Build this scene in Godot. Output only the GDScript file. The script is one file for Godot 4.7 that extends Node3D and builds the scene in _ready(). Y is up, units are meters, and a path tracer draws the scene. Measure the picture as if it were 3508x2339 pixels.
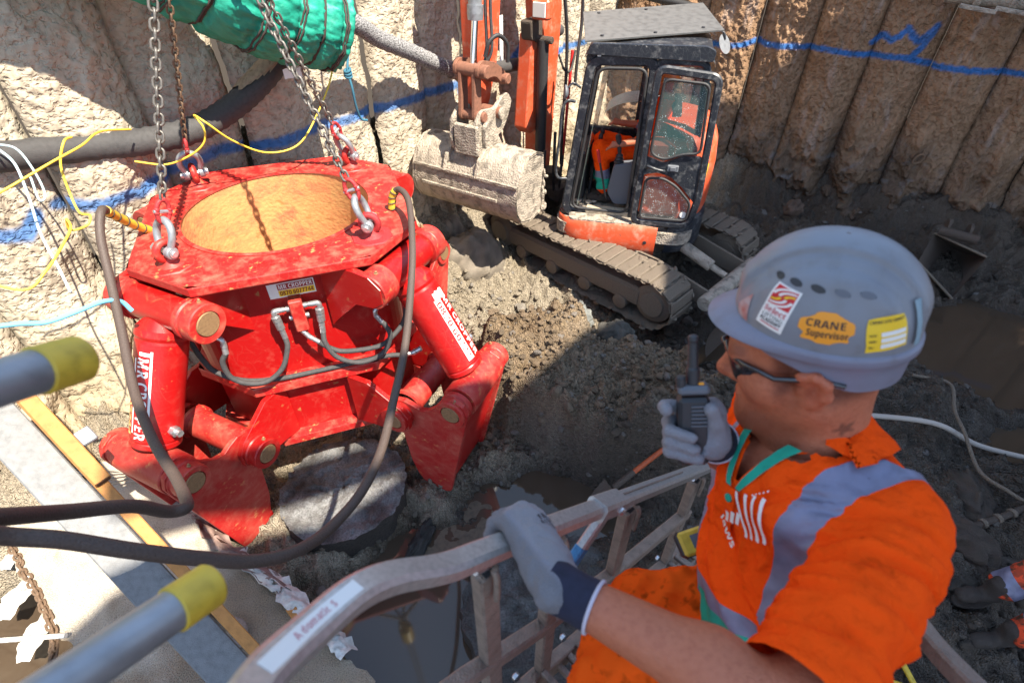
extends Node3D
# A deep piled excavation: a red hydraulic pile cropper hangs on four chains over sawn pile heads,
# a small excavator works behind it and a crane supervisor stands on an aluminium stair in front.

class MB:
	var v := PackedVector3Array()
	var n := PackedVector3Array()
	var c := PackedColorArray()
	var t := PackedVector2Array()
	var ix := PackedInt32Array()
	var col := Color(1, 1, 1)
	var xf := Transform3D.IDENTITY
	func pt(p: Vector3, nr: Vector3, uv := Vector2.ZERO) -> int:
		v.append(xf * p)
		n.append((xf.basis * nr).normalized())
		c.append(col)
		t.append(uv)
		return v.size() - 1
	func tri(a: int, b: int, d: int) -> void:
		var g := (v[d] - v[a]).cross(v[b] - v[a])
		if g.dot(n[a] + n[b] + n[d]) >= 0.0:
			ix.append(a); ix.append(b); ix.append(d)
		else:
			ix.append(a); ix.append(d); ix.append(b)
	func quad4(a: int, b: int, d: int, e: int) -> void:
		tri(a, b, d)
		tri(a, d, e)
	func flat(ps: Array, out := Vector3.ZERO) -> void:
		var nr: Vector3 = (ps[2] - ps[0]).cross(ps[1] - ps[0]).normalized()
		if nr == Vector3.ZERO and ps.size() > 3:
			nr = (ps[3] - ps[0]).cross(ps[2] - ps[0]).normalized()
		if out != Vector3.ZERO and nr.dot(out) < 0.0:
			nr = -nr
		var k := []
		for p in ps:
			k.append(pt(p, nr))
		for i in range(1, ps.size() - 1):
			tri(k[0], k[i], k[i + 1])
	func box(at: Vector3, size: Vector3, bev := 0.0, basis := Basis.IDENTITY) -> void:
		var h := size * 0.5
		var b: float = min(bev, min(h.x, min(h.y, h.z)) * 0.95)
		var q := func(x, y, z): return at + basis * Vector3(x, y, z)
		for s: float in [-1.0, 1.0]:
			flat([q.call(s * h.x, -h.y + b, -h.z + b), q.call(s * h.x, h.y - b, -h.z + b), q.call(s * h.x, h.y - b, h.z - b), q.call(s * h.x, -h.y + b, h.z - b)], basis * Vector3(s, 0, 0))
			flat([q.call(-h.x + b, s * h.y, -h.z + b), q.call(h.x - b, s * h.y, -h.z + b), q.call(h.x - b, s * h.y, h.z - b), q.call(-h.x + b, s * h.y, h.z - b)], basis * Vector3(0, s, 0))
			flat([q.call(-h.x + b, -h.y + b, s * h.z), q.call(h.x - b, -h.y + b, s * h.z), q.call(h.x - b, h.y - b, s * h.z), q.call(-h.x + b, h.y - b, s * h.z)], basis * Vector3(0, 0, s))
		if b > 0.0:
			for s: float in [-1.0, 1.0]:
				for u: float in [-1.0, 1.0]:
					flat([q.call(s * h.x, u * (h.y - b), -h.z + b), q.call(s * h.x, u * (h.y - b), h.z - b), q.call(s * (h.x - b), u * h.y, h.z - b), q.call(s * (h.x - b), u * h.y, -h.z + b)], basis * Vector3(s, u, 0))
					flat([q.call(s * h.x, -h.y + b, u * (h.z - b)), q.call(s * h.x, h.y - b, u * (h.z - b)), q.call(s * (h.x - b), h.y - b, u * h.z), q.call(s * (h.x - b), -h.y + b, u * h.z)], basis * Vector3(s, 0, u))
					flat([q.call(-h.x + b, s * h.y, u * (h.z - b)), q.call(h.x - b, s * h.y, u * (h.z - b)), q.call(h.x - b, s * (h.y - b), u * h.z), q.call(-h.x + b, s * (h.y - b), u * h.z)], basis * Vector3(0, s, u))
					for w: float in [-1.0, 1.0]:
						flat([q.call(s * h.x, u * (h.y - b), w * (h.z - b)), q.call(s * (h.x - b), u * h.y, w * (h.z - b)), q.call(s * (h.x - b), u * (h.y - b), w * h.z)], basis * Vector3(s, u, w))
	# a tube along a path; r a number or an array, oval flattens along the second frame axis
	func tube(path: PackedVector3Array, r, sides := 10, caps := true, closed := false, oval := 1.0, up := Vector3.ZERO) -> void:
		var m := path.size()
		var rings := []
		var e1 := Vector3.ZERO
		for i in m:
			var a: Vector3 = path[(i - 1 + m) % m] if closed or i > 0 else path[0]
			var b: Vector3 = path[(i + 1) % m] if closed or i < m - 1 else path[m - 1]
			var d := (b - a).normalized()
			if e1 == Vector3.ZERO:
				var ref := up if up != Vector3.ZERO else (Vector3.UP if absf(d.y) < 0.9 else Vector3.RIGHT)
				e1 = (ref - d * ref.dot(d)).normalized()
			else:
				if up != Vector3.ZERO:
					e1 = up
				e1 = (e1 - d * e1.dot(d)).normalized()
			var e2 := d.cross(e1)
			var rr: float = r[i] if r is Array or r is PackedFloat32Array else r
			var ring := []
			for k in sides:
				var an := TAU * k / sides
				var o := e1 * cos(an) * oval + e2 * sin(an)
				var nn := e1 * cos(an) / oval + e2 * sin(an)
				ring.append(pt(path[i] + o * rr, nn, Vector2(float(k) / sides, float(i) / m)))
			rings.append(ring)
			if caps and not closed and (i == 0 or i == m - 1):
				var nd := -d if i == 0 else d
				var cc := pt(path[i], nd)
				var first := -1
				var prev := -1
				for k in sides:
					var an := TAU * k / sides
					var q := pt(path[i] + (e1 * cos(an) * oval + e2 * sin(an)) * rr, nd)
					if k == 0:
						first = q
					else:
						tri(cc, prev, q)
					prev = q
				tri(cc, prev, first)
		for i in range(m if closed else m - 1):
			var p: Array = rings[i]
			var q: Array = rings[(i + 1) % m]
			for k in sides:
				var l := (k + 1) % sides
				quad4(p[k], p[l], q[l], q[k])
	# rectangular bar along a path: w across, h along up
	func bar(path: PackedVector3Array, w: float, h: float, up: Vector3, bev := 0.004) -> void:
		var m := path.size()
		var prof := [Vector2(w / 2 - bev, h / 2), Vector2(w / 2, h / 2 - bev), Vector2(w / 2, -h / 2 + bev), Vector2(w / 2 - bev, -h / 2), Vector2(-w / 2 + bev, -h / 2), Vector2(-w / 2, -h / 2 + bev), Vector2(-w / 2, h / 2 - bev), Vector2(-w / 2 + bev, h / 2)]
		var fr := []
		for i in m:
			var d := (path[min(i + 1, m - 1)] - path[max(i - 1, 0)]).normalized()
			var u := (up - d * up.dot(d)).normalized()
			fr.append([d.cross(u), u])
		for k in 8:
			var a: Vector2 = prof[k]
			var b: Vector2 = prof[(k + 1) % 8]
			var nn := Vector2(a.y - b.y, b.x - a.x)
			if nn.dot(a + b) < 0:
				nn = -nn
			var last := []
			for i in m:
				var f: Array = fr[i]
				var no: Vector3 = f[0] * nn.x + f[1] * nn.y
				var pa := pt(path[i] + f[0] * a.x + f[1] * a.y, no)
				var pb := pt(path[i] + f[0] * b.x + f[1] * b.y, no)
				if i > 0:
					quad4(last[0], last[1], pb, pa)
				last = [pa, pb]
		for i in [0, m - 1]:
			var ps := []
			for k in 8:
				ps.append(path[i] + fr[i][0] * prof[k].x + fr[i][1] * prof[k].y)
			flat(ps, path[0] - path[1] if i == 0 else path[m - 1] - path[m - 2])
	func rod(a: Vector3, b: Vector3, r: float, sides := 12, bev := 0.0) -> void:
		if bev <= 0.0:
			tube(PackedVector3Array([a, b]), r, sides)
			return
		var d := (b - a).normalized()
		lathe(a, d, [[r - bev, 0.0], [r, bev], [r, (b - a).length() - bev], [r - bev, (b - a).length()]], sides, true, true)
	# profile of [radius, height] turned about axis d from point a
	func lathe(a: Vector3, d: Vector3, prof: Array, seg := 24, capa := false, capb := false, smooth := false, arc0 := 0.0, arc1 := TAU) -> void:
		d = d.normalized()
		var ref := Vector3.UP if absf(d.y) < 0.9 else Vector3.RIGHT
		var e1 := (ref - d * ref.dot(d)).normalized()
		var e2 := d.cross(e1)
		var m := prof.size()
		var ns := []
		for j in m - 1:
			var dr: float = prof[j + 1][0] - prof[j][0]
			var dh: float = prof[j + 1][1] - prof[j][1]
			ns.append(Vector2(dh, -dr).normalized())
		for j in m - 1:
			var na: Vector2 = ns[j]
			var nb: Vector2 = ns[j]
			if smooth:
				if j > 0:
					na = (ns[j] + ns[j - 1]).normalized()
				if j < m - 2:
					nb = (ns[j] + ns[j + 1]).normalized()
			var la := -1
			var lb := -1
			for k in seg + 1:
				var an := arc0 + (arc1 - arc0) * k / seg
				var o := e1 * cos(an) + e2 * sin(an)
				var pa := pt(a + o * prof[j][0] + d * prof[j][1], o * na.x + d * na.y, Vector2(float(k) / seg, float(j) / m))
				var pb := pt(a + o * prof[j + 1][0] + d * prof[j + 1][1], o * nb.x + d * nb.y, Vector2(float(k) / seg, float(j + 1) / m))
				if k > 0:
					quad4(la, pa, pb, lb)
				la = pa
				lb = pb
		for e in [0, 1]:
			if (e == 0 and capa) or (e == 1 and capb):
				var j := 0 if e == 0 else m - 1
				var nd := -d if e == 0 else d
				var cc := pt(a + d * prof[j][1], nd)
				var pr := -1
				for k in seg + 1:
					var an := arc0 + (arc1 - arc0) * k / seg
					var q := pt(a + (e1 * cos(an) + e2 * sin(an)) * prof[j][0] + d * prof[j][1], nd)
					if k > 0:
						tri(cc, pr, q)
					pr = q
	# a polygon in the plane (o, ex, ey) made th thick along ex x ey, both faces chamfered
	func prism(poly: PackedVector2Array, o: Vector3, ex: Vector3, ey: Vector3, th: float, bev := 0.0, hole := PackedVector2Array()) -> void:
		var ez := ex.cross(ey).normalized()
		var P := poly
		if Geometry2D.is_polygon_clockwise(P):
			P = P.duplicate(); P.reverse()
		var m := P.size()
		var ins := PackedVector2Array()
		for i in m:
			var d1 := (P[i] - P[(i - 1 + m) % m]).normalized()
			var d2 := (P[(i + 1) % m] - P[i]).normalized()
			var n1 := Vector2(-d1.y, d1.x)
			var n2 := Vector2(-d2.y, d2.x)
			var bi := (n1 + n2)
			bi = bi / maxf(0.3, bi.length_squared() * 0.5) * 0.5 * 2.0 * 0.5
			ins.append(P[i] + bi * bev)
		var at := func(p: Vector2, z: float): return o + ex * p.x + ey * p.y + ez * z
		for s in [0, 1]:
			var z := 0.0 if s == 0 else th
			var nz := -ez if s == 0 else ez
			if hole.size() > 0:
				# ring between outline and hole, matched by angle about the hole's centre
				var k := hole.size()
				var io := []
				var ih := []
				for i in k:
					var hd := hole[i].normalized()
					var best := 1e9
					for j in m:
						var a: Vector2 = ins[j]
						var b: Vector2 = ins[(j + 1) % m]
						var x = Geometry2D.segment_intersects_segment(Vector2.ZERO, hd * 20.0, a, b)
						if x != null:
							best = minf(best, x.length())
					io.append(pt(at.call(hd * best, z), nz))
					ih.append(pt(at.call(hole[i], z), nz))
				for i in k:
					var j := (i + 1) % k
					quad4(io[i], io[j], ih[j], ih[i])
			else:
				var tr := Geometry2D.triangulate_polygon(ins)
				var id := []
				for p in ins:
					id.append(pt(at.call(p, z), nz))
				for i in range(0, tr.size(), 3):
					tri(id[tr[i]], id[tr[i + 1]], id[tr[i + 2]])
		for i in m:
			var j := (i + 1) % m
			var dd := (P[j] - P[i]).normalized()
			var nn := ex * dd.y - ey * dd.x
			flat([at.call(P[i], bev), at.call(P[j], bev), at.call(P[j], th - bev), at.call(P[i], th - bev)], nn)
			if bev > 0.0:
				flat([at.call(P[i], bev), at.call(P[j], bev), at.call(ins[j], 0.0), at.call(ins[i], 0.0)], nn - ez)
				flat([at.call(P[i], th - bev), at.call(P[j], th - bev), at.call(ins[j], th), at.call(ins[i], th)], nn + ez)
		for i in hole.size():
			var j := (i + 1) % hole.size()
			flat([at.call(hole[i], 0.0), at.call(hole[j], 0.0), at.call(hole[j], th), at.call(hole[i], th)], -(ex * hole[i].x + ey * hole[i].y))
	# grid of points f(i, j) -> Vector3 with optional colours
	func grid(nu: int, nv: int, f: Callable, colf = null, wrap_u := false, hint := Vector3.ZERO) -> void:
		var P := PackedVector3Array()
		for j in nv:
			for i in nu:
				P.append(f.call(i, j))
		var base := v.size()
		var keep := col
		for j in nv:
			for i in nu:
				var il := i - 1
				var ir := i + 1
				if wrap_u:
					il = (il + nu) % nu
					ir = ir % nu
				else:
					il = maxi(il, 0)
					ir = mini(ir, nu - 1)
				var du := P[j * nu + ir] - P[j * nu + il]
				var dv := P[mini(j + 1, nv - 1) * nu + i] - P[maxi(j - 1, 0) * nu + i]
				var nr := du.cross(dv)
				if hint != Vector3.ZERO and nr.dot(hint) < 0.0:
					nr = -nr
				if colf != null:
					col = colf.call(i, j, P[j * nu + i])
				pt(P[j * nu + i], nr, Vector2(float(i) / (nu - 1), float(j) / (nv - 1)))
		col = keep
		for j in nv - 1:
			for i in (nu if wrap_u else nu - 1):
				var i2 := (i + 1) % nu
				quad4(base + j * nu + i, base + j * nu + i2, base + (j + 1) * nu + i2, base + (j + 1) * nu + i)
	func ball(at: Vector3, r: Vector3, seg := 12, basis := Basis.IDENTITY, amp := 0.0, ns: FastNoiseLite = null) -> void:
		var nv := seg / 2 + 1
		var f := func(i: int, j: int):
			var th := PI * j / (nv - 1)
			var ph := TAU * i / seg
			var d := Vector3(sin(th) * cos(ph), cos(th), sin(th) * sin(ph))
			var k := 1.0
			if ns != null:
				k += amp * ns.get_noise_3dv((at * 3.0 + d) * 1.0)
			return at + basis * (d * r * k)
		var base := v.size()
		grid(seg, nv, f, null, true)
		for i in range(base, v.size()):
			var o := v[i] - xf * at
			if n[i].dot(o) < 0.0 or n[i].length() < 0.5:
				n[i] = -n[i] if n[i].length() > 0.5 else o.normalized()
		for k in range(ix.size() - 6 * seg * (nv - 1), ix.size(), 3):
			var a := ix[k]
			var b := ix[k + 1]
			var d := ix[k + 2]
			if (v[d] - v[a]).cross(v[b] - v[a]).dot(n[a] + n[b] + n[d]) < 0.0:
				ix[k + 1] = d
				ix[k + 2] = b
	func mesh(inv := Transform3D.IDENTITY) -> ArrayMesh:
		var a := []
		a.resize(Mesh.ARRAY_MAX)
		if inv != Transform3D.IDENTITY:
			a[Mesh.ARRAY_VERTEX] = inv * v
			var b := inv.basis
			var nn := PackedVector3Array()
			nn.resize(n.size())
			for i in n.size():
				nn[i] = b * n[i]
			a[Mesh.ARRAY_NORMAL] = nn
		else:
			a[Mesh.ARRAY_VERTEX] = v
			a[Mesh.ARRAY_NORMAL] = n
		a[Mesh.ARRAY_COLOR] = c
		a[Mesh.ARRAY_TEX_UV] = t
		a[Mesh.ARRAY_INDEX] = ix
		var m := ArrayMesh.new()
		m.add_surface_from_arrays(Mesh.PRIMITIVE_TRIANGLES, a)
		return m

# ---------- naming and scene tree ----------
var used := {}
func numbered(s: String) -> String:
	if not used.has(s):
		used[s] = 0
		return s
	used[s] += 1
	return "%s_%03d" % [s, used[s]]
func tag(o: Node, label: String, cat := "", group := "", kind := "") -> void:
	if label: o.set_meta("label", label)
	if cat: o.set_meta("category", cat)
	if group: o.set_meta("group", group)
	if kind: o.set_meta("kind", kind)
func thing(nm: String, label: String, cat: String, at := Vector3.ZERO, basis := Basis.IDENTITY, group := "") -> Node3D:
	var o := Node3D.new()
	o.name = numbered(nm)
	add_child(o)
	o.transform = Transform3D(basis, at)
	tag(o, label, cat, group)
	return o
func world_of(o: Node3D) -> Transform3D:
	var x := Transform3D.IDENTITY
	while o != null and o != self:
		x = o.transform * x
		o = o.get_parent() as Node3D
	return x
# commits a builder as one named mesh; its points are in scene coordinates whatever the parent
func obj(nm: String, mb: MB, m: Material, par: Node3D = self) -> MeshInstance3D:
	var o := MeshInstance3D.new()
	o.mesh = mb.mesh(world_of(par).affine_inverse() if par != self else Transform3D.IDENTITY)
	o.material_override = m
	if par == self:
		o.name = numbered(nm)
	else:
		var k := 0
		var want := nm
		while par.has_node(NodePath(want)):
			k += 1
			want = "%s_%03d" % [nm, k]
		o.name = want
	par.add_child(o, true)
	return o
func single(nm: String, mb: MB, m: Material, label: String, cat: String, group := "") -> MeshInstance3D:
	# one-mesh thing with its origin at the base of its own shape
	var lo := Vector3(1e9, 1e9, 1e9)
	var hi := -lo
	for p in mb.v:
		lo = lo.min(p)
		hi = hi.max(p)
	var at := Vector3((lo.x + hi.x) / 2, lo.y, (lo.z + hi.z) / 2)
	for i in mb.v.size():
		mb.v[i] -= at
	var o := obj(nm, mb, m)
	o.position = at
	tag(o, label, cat, group)
	return o
func shared(nm: String, me: Mesh, m: Material, par: Node3D, x: Transform3D) -> MeshInstance3D:
	var o := MeshInstance3D.new()
	o.mesh = me
	o.material_override = m
	var k := 0
	var want := nm
	while par.has_node(NodePath(want)):
		k += 1
		want = "%s_%03d" % [nm, k]
	o.name = want
	par.add_child(o, true)
	o.transform = world_of(par).affine_inverse() * x
	return o
func structure(nm: String, mb: MB, m: Material) -> MeshInstance3D:
	var o := obj(nm, mb, m)
	o.set_meta("kind", "structure")
	return o

# ---------- small maths ----------
var rng := RandomNumberGenerator.new()
func rnd(a: float, b: float) -> float:
	return rng.randf_range(a, b)
func V(x: float, y: float, z: float) -> Vector3:
	return Vector3(x, y, z)
func noise(sd: int, freq: float, oct := 4, kind := FastNoiseLite.TYPE_SIMPLEX_SMOOTH, frac := FastNoiseLite.FRACTAL_FBM) -> FastNoiseLite:
	var f := FastNoiseLite.new()
	f.seed = sd
	f.frequency = freq
	f.noise_type = kind
	f.fractal_type = frac
	f.fractal_octaves = oct
	return f
func curve(ps: Array, per := 8, closed := false) -> PackedVector3Array:
	var out := PackedVector3Array()
	var m := ps.size()
	for i in (m if closed else m - 1):
		var a: Vector3 = ps[(i - 1 + m) % m] if closed or i > 0 else ps[0] * 2.0 - ps[1]
		var b: Vector3 = ps[i]
		var c: Vector3 = ps[(i + 1) % m]
		var d: Vector3 = ps[(i + 2) % m] if closed or i + 2 < m else ps[m - 1] * 2.0 - ps[m - 2]
		for k in per:
			out.append(b.cubic_interpolate(c, a, d, float(k) / per))
	if not closed:
		out.append(ps[m - 1])
	return out
func arr(ps: Array) -> PackedVector3Array:
	return PackedVector3Array(ps)
func poly(ps: Array) -> PackedVector2Array:
	return PackedVector2Array(ps)
func circ(r: float, k := 32, c := Vector2.ZERO, a0 := 0.0, a1 := TAU) -> PackedVector2Array:
	var o := PackedVector2Array()
	for i in k:
		var a := a0 + (a1 - a0) * i / (k if a1 - a0 >= TAU - 0.001 else k - 1)
		o.append(c + Vector2(cos(a), sin(a)) * r)
	return o
func along(a: Vector3, b: Vector3, hint := Vector3.UP) -> Basis:
	var y := (b - a).normalized()
	if absf(y.dot(hint.normalized())) > 0.98:
		hint = Vector3.RIGHT
	var x := (hint - y * hint.dot(y)).normalized()
	return Basis(x, y, x.cross(y))
func sstep(a: float, b: float, x: float) -> float:
	return smoothstep(a, b, x)
func seg_dist(p: Vector2, pl: PackedVector2Array) -> float:
	var best := 1e9
	for i in pl.size() - 1:
		best = minf(best, p.distance_squared_to(Geometry2D.get_closest_point_to_segment(p, pl[i], pl[i + 1])))
	return sqrt(best)

# ---------- procedural textures and materials ----------
var texs := {}
func ntex(key: String, sd: int, freq: float, ramp: Array, size := 512, oct := 5, kind := FastNoiseLite.TYPE_SIMPLEX_SMOOTH, frac := FastNoiseLite.FRACTAL_FBM, srgb := true) -> ImageTexture:
	if texs.has(key):
		return texs[key]
	var img := noise(sd, freq, oct, kind, frac).get_seamless_image(size, size, false, false, 0.15, true)
	img.convert(Image.FORMAT_L8)
	var src := img.get_data()
	var lut := PackedByteArray()
	lut.resize(768)
	for i in 256:
		var x := i / 255.0
		var cc: Color = ramp[ramp.size() - 1][1]
		for k in ramp.size() - 1:
			if x <= ramp[k + 1][0]:
				cc = ramp[k][1].lerp(ramp[k + 1][1], clampf((x - ramp[k][0]) / (ramp[k + 1][0] - ramp[k][0]), 0, 1))
				break
		if srgb:
			cc = cc.linear_to_srgb()
		lut[i * 3] = int(clampf(cc.r, 0, 1) * 255)
		lut[i * 3 + 1] = int(clampf(cc.g, 0, 1) * 255)
		lut[i * 3 + 2] = int(clampf(cc.b, 0, 1) * 255)
	var dst := PackedByteArray()
	dst.resize(src.size() * 3)
	for i in src.size():
		var s := src[i] * 3
		dst[i * 3] = lut[s]
		dst[i * 3 + 1] = lut[s + 1]
		dst[i * 3 + 2] = lut[s + 2]
	texs[key] = ImageTexture.create_from_image(Image.create_from_data(size, size, false, Image.FORMAT_RGB8, dst))
	return texs[key]
func G(x: float) -> Color:
	return Color(x, x, x)
# scratchy dirt layer over paint: two noises and random scratches; returns RGB
func paint_tex(key: String, sd: int, base: Color, dust: Color, rust: Color, dust_amt: float, rust_amt: float, scr: int, size := 512) -> ImageTexture:
	if texs.has(key):
		return texs[key]
	var a := noise(sd, 0.008, 5).get_seamless_image(size, size, false, false, 0.15, true)
	var b := noise(sd + 7, 0.03, 4).get_seamless_image(size, size, false, false, 0.15, true)
	a.convert(Image.FORMAT_L8)
	b.convert(Image.FORMAT_L8)
	var da := a.get_data()
	var db := b.get_data()
	var sc := PackedByteArray()
	sc.resize(size * size)
	var r := RandomNumberGenerator.new()
	r.seed = sd
	for i in scr:
		var p := Vector2(r.randf() * size, r.randf() * size)
		var an := r.randfn(0.9, 0.7)
		var ln := int(r.randf_range(8, 90))
		var st := Vector2(cos(an), sin(an))
		var bend := r.randfn(0, 0.012)
		var lum := int(r.randf_range(60, 230))
		for k in ln:
			st = st.rotated(bend)
			p += st
			sc[posmod(int(p.y), size) * size + posmod(int(p.x), size)] = lum
	var dst := PackedByteArray()
	dst.resize(size * size * 3)
	for i in size * size:
		var x := da[i] / 255.0
		var y := db[i] / 255.0
		var d: float = clampf((x * 0.65 + y * 0.35 - 0.60 + dust_amt * 0.32) * 2.0, 0, 0.75) * (0.55 + 0.45 * y) + sc[i] / 255.0 * 0.5
		var ru: float = clampf((y * 0.65 + (1.0 - x) * 0.35 - 0.78 + rust_amt * 0.3) * 9.0, 0, 1)
		var cc := base.lerp(dust, clampf(d, 0, 0.9)).lerp(rust, ru)
		cc = cc.linear_to_srgb()
		dst[i * 3] = int(clampf(cc.r, 0, 1) * 255)
		dst[i * 3 + 1] = int(clampf(cc.g, 0, 1) * 255)
		dst[i * 3 + 2] = int(clampf(cc.b, 0, 1) * 255)
	texs[key] = ImageTexture.create_from_image(Image.create_from_data(size, size, false, Image.FORMAT_RGB8, dst))
	return texs[key]
func mat(base: Color, rough := 0.7, o := {}) -> StandardMaterial3D:
	var m := StandardMaterial3D.new()
	m.albedo_color = base.linear_to_srgb()
	m.roughness = rough
	m.metallic = o.get("metal", 0.0)
	m.metallic_specular = o.get("spec", 0.5)
	if o.get("vc", false):
		m.vertex_color_use_as_albedo = true
	if o.has("tex"):
		m.albedo_texture = o.tex
	if o.has("bump"):
		m.heightmap_enabled = true
		m.heightmap_texture = o.bump
		m.heightmap_scale = o.get("bs", 1.0)
	if o.has("tex") or o.has("bump"):
		if not o.get("uv", false):
			m.uv1_triplanar = true
			var s: float = o.get("scale", 1.0)
			m.uv1_scale = Vector3(s, s, s) if not o.has("scale3") else o.scale3
	if o.has("rim"):
		m.rim_enabled = true
		m.rim = o.rim
	if o.has("coat"):
		m.clearcoat_enabled = true
		m.clearcoat = o.coat
		m.clearcoat_roughness = 0.15
	if o.has("sss"):
		m.subsurf_scatter_enabled = true
		m.subsurf_scatter_strength = o.sss
	if o.has("back"):
		m.backlight_enabled = true
		m.backlight = o.back
	if o.get("two", false):
		m.cull_mode = BaseMaterial3D.CULL_DISABLED
	return m
# flat lettering laid on a surface: put(u, v) gives [point, normal] for metres along the line and up from its middle
func letters(mb: MB, text: String, h: float, put: Callable, bold := true, stretch := 1.0, serif := false) -> void:
	var tm := TextMesh.new()
	var f := SystemFont.new()
	f.font_names = PackedStringArray(["Droid Serif" if serif else "Droid Sans"])
	f.font_weight = 700 if bold else 400
	tm.font = f
	tm.font_size = 48
	tm.pixel_size = 0.01
	tm.depth = 0.0
	tm.curve_step = 2.0
	tm.text = text
	var a := tm.get_mesh_arrays()
	if a.is_empty() or a[Mesh.ARRAY_VERTEX] == null:
		return
	var vs: PackedVector3Array = a[Mesh.ARRAY_VERTEX]
	var id = a[Mesh.ARRAY_INDEX]
	var s := h / 0.35
	if stretch > 1.5 or stretch < 0.0:   # a negative stretch is the width to fit, in metres
		var lo := 1e9
		var hi := -1e9
		for p in vs:
			lo = minf(lo, p.x)
			hi = maxf(hi, p.x)
		stretch = -stretch / ((hi - lo) * s)
	var base := mb.v.size()
	for p in vs:
		var q: Array = put.call(p.x * s * stretch, p.y * s)
		mb.pt(q[0], q[1])
	if id != null and id.size() > 0:
		for i in range(0, id.size(), 3):
			mb.tri(base + id[i], base + id[i + 1], base + id[i + 2])
	else:
		for i in range(0, vs.size(), 3):
			mb.tri(base + i, base + i + 1, base + i + 2)

func _ready() -> void:
	rng.seed = 4711
	# --- camera, sky, sun, exposure ---
	var cam := Camera3D.new()
	cam.name = "camera"
	add_child(cam)
	cam.position = V(0, 3.5, 0)
	cam.rotation_degrees = V(-40, 0, 0)
	var at := CameraAttributesPhysical.new()
	at.frustum_focal_length = 18.83
	at.frustum_focus_distance = 3.4
	at.exposure_aperture = 4.0
	at.frustum_near = 0.02
	at.frustum_far = 400.0
	cam.attributes = at
	cam.fov = 65.03
	cam.near = 0.02
	cam.far = 400.0
	cam.current = true
	var env := Environment.new()
	env.background_mode = Environment.BG_SKY
	var sky := Sky.new()
	var sm := ProceduralSkyMaterial.new()
	sm.sky_top_color = Color(0.50, 0.60, 0.74)
	sm.sky_horizon_color = Color(0.86, 0.88, 0.90)
	sm.sky_curve = 0.12
	sm.sky_energy_multiplier = 1.0
	sm.ground_bottom_color = Color(0.30, 0.27, 0.24)
	sm.ground_horizon_color = Color(0.62, 0.66, 0.70)
	sky.sky_material = sm
	env.sky = sky
	env.tonemap_mode = Environment.TONE_MAPPER_LINEAR
	env.tonemap_exposure = 2.8
	env.sdfgi_enabled = true
	env.ssao_enabled = true
	env.ssil_enabled = true
	var we := WorldEnvironment.new()
	we.name = "world_environment"
	we.environment = env
	add_child(we)
	var sun := DirectionalLight3D.new()
	sun.name = "sun"
	sun.light_energy = 1.6
	sun.light_color = Color(1.0, 0.955, 0.88)
	sun.light_angular_distance = 0.53
	sun.shadow_enabled = true
	add_child(sun)
	sun.look_at_from_position(V(40, 84.5, 35.7), Vector3.ZERO, Vector3.UP)
	# --- setting ---
	make_materials()
	build_walls()
	build_ground()
	build_platform()
	build_overhead()
	# --- things ---
	build_pile_heads()
	build_cropper()
	build_chains()
	build_duct_and_pipes()
	build_excavator()
	build_stair()
	build_foreground_rails()
	build_small_things()
	build_supervisor()
	build_operator()
	build_groundworker()

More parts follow.
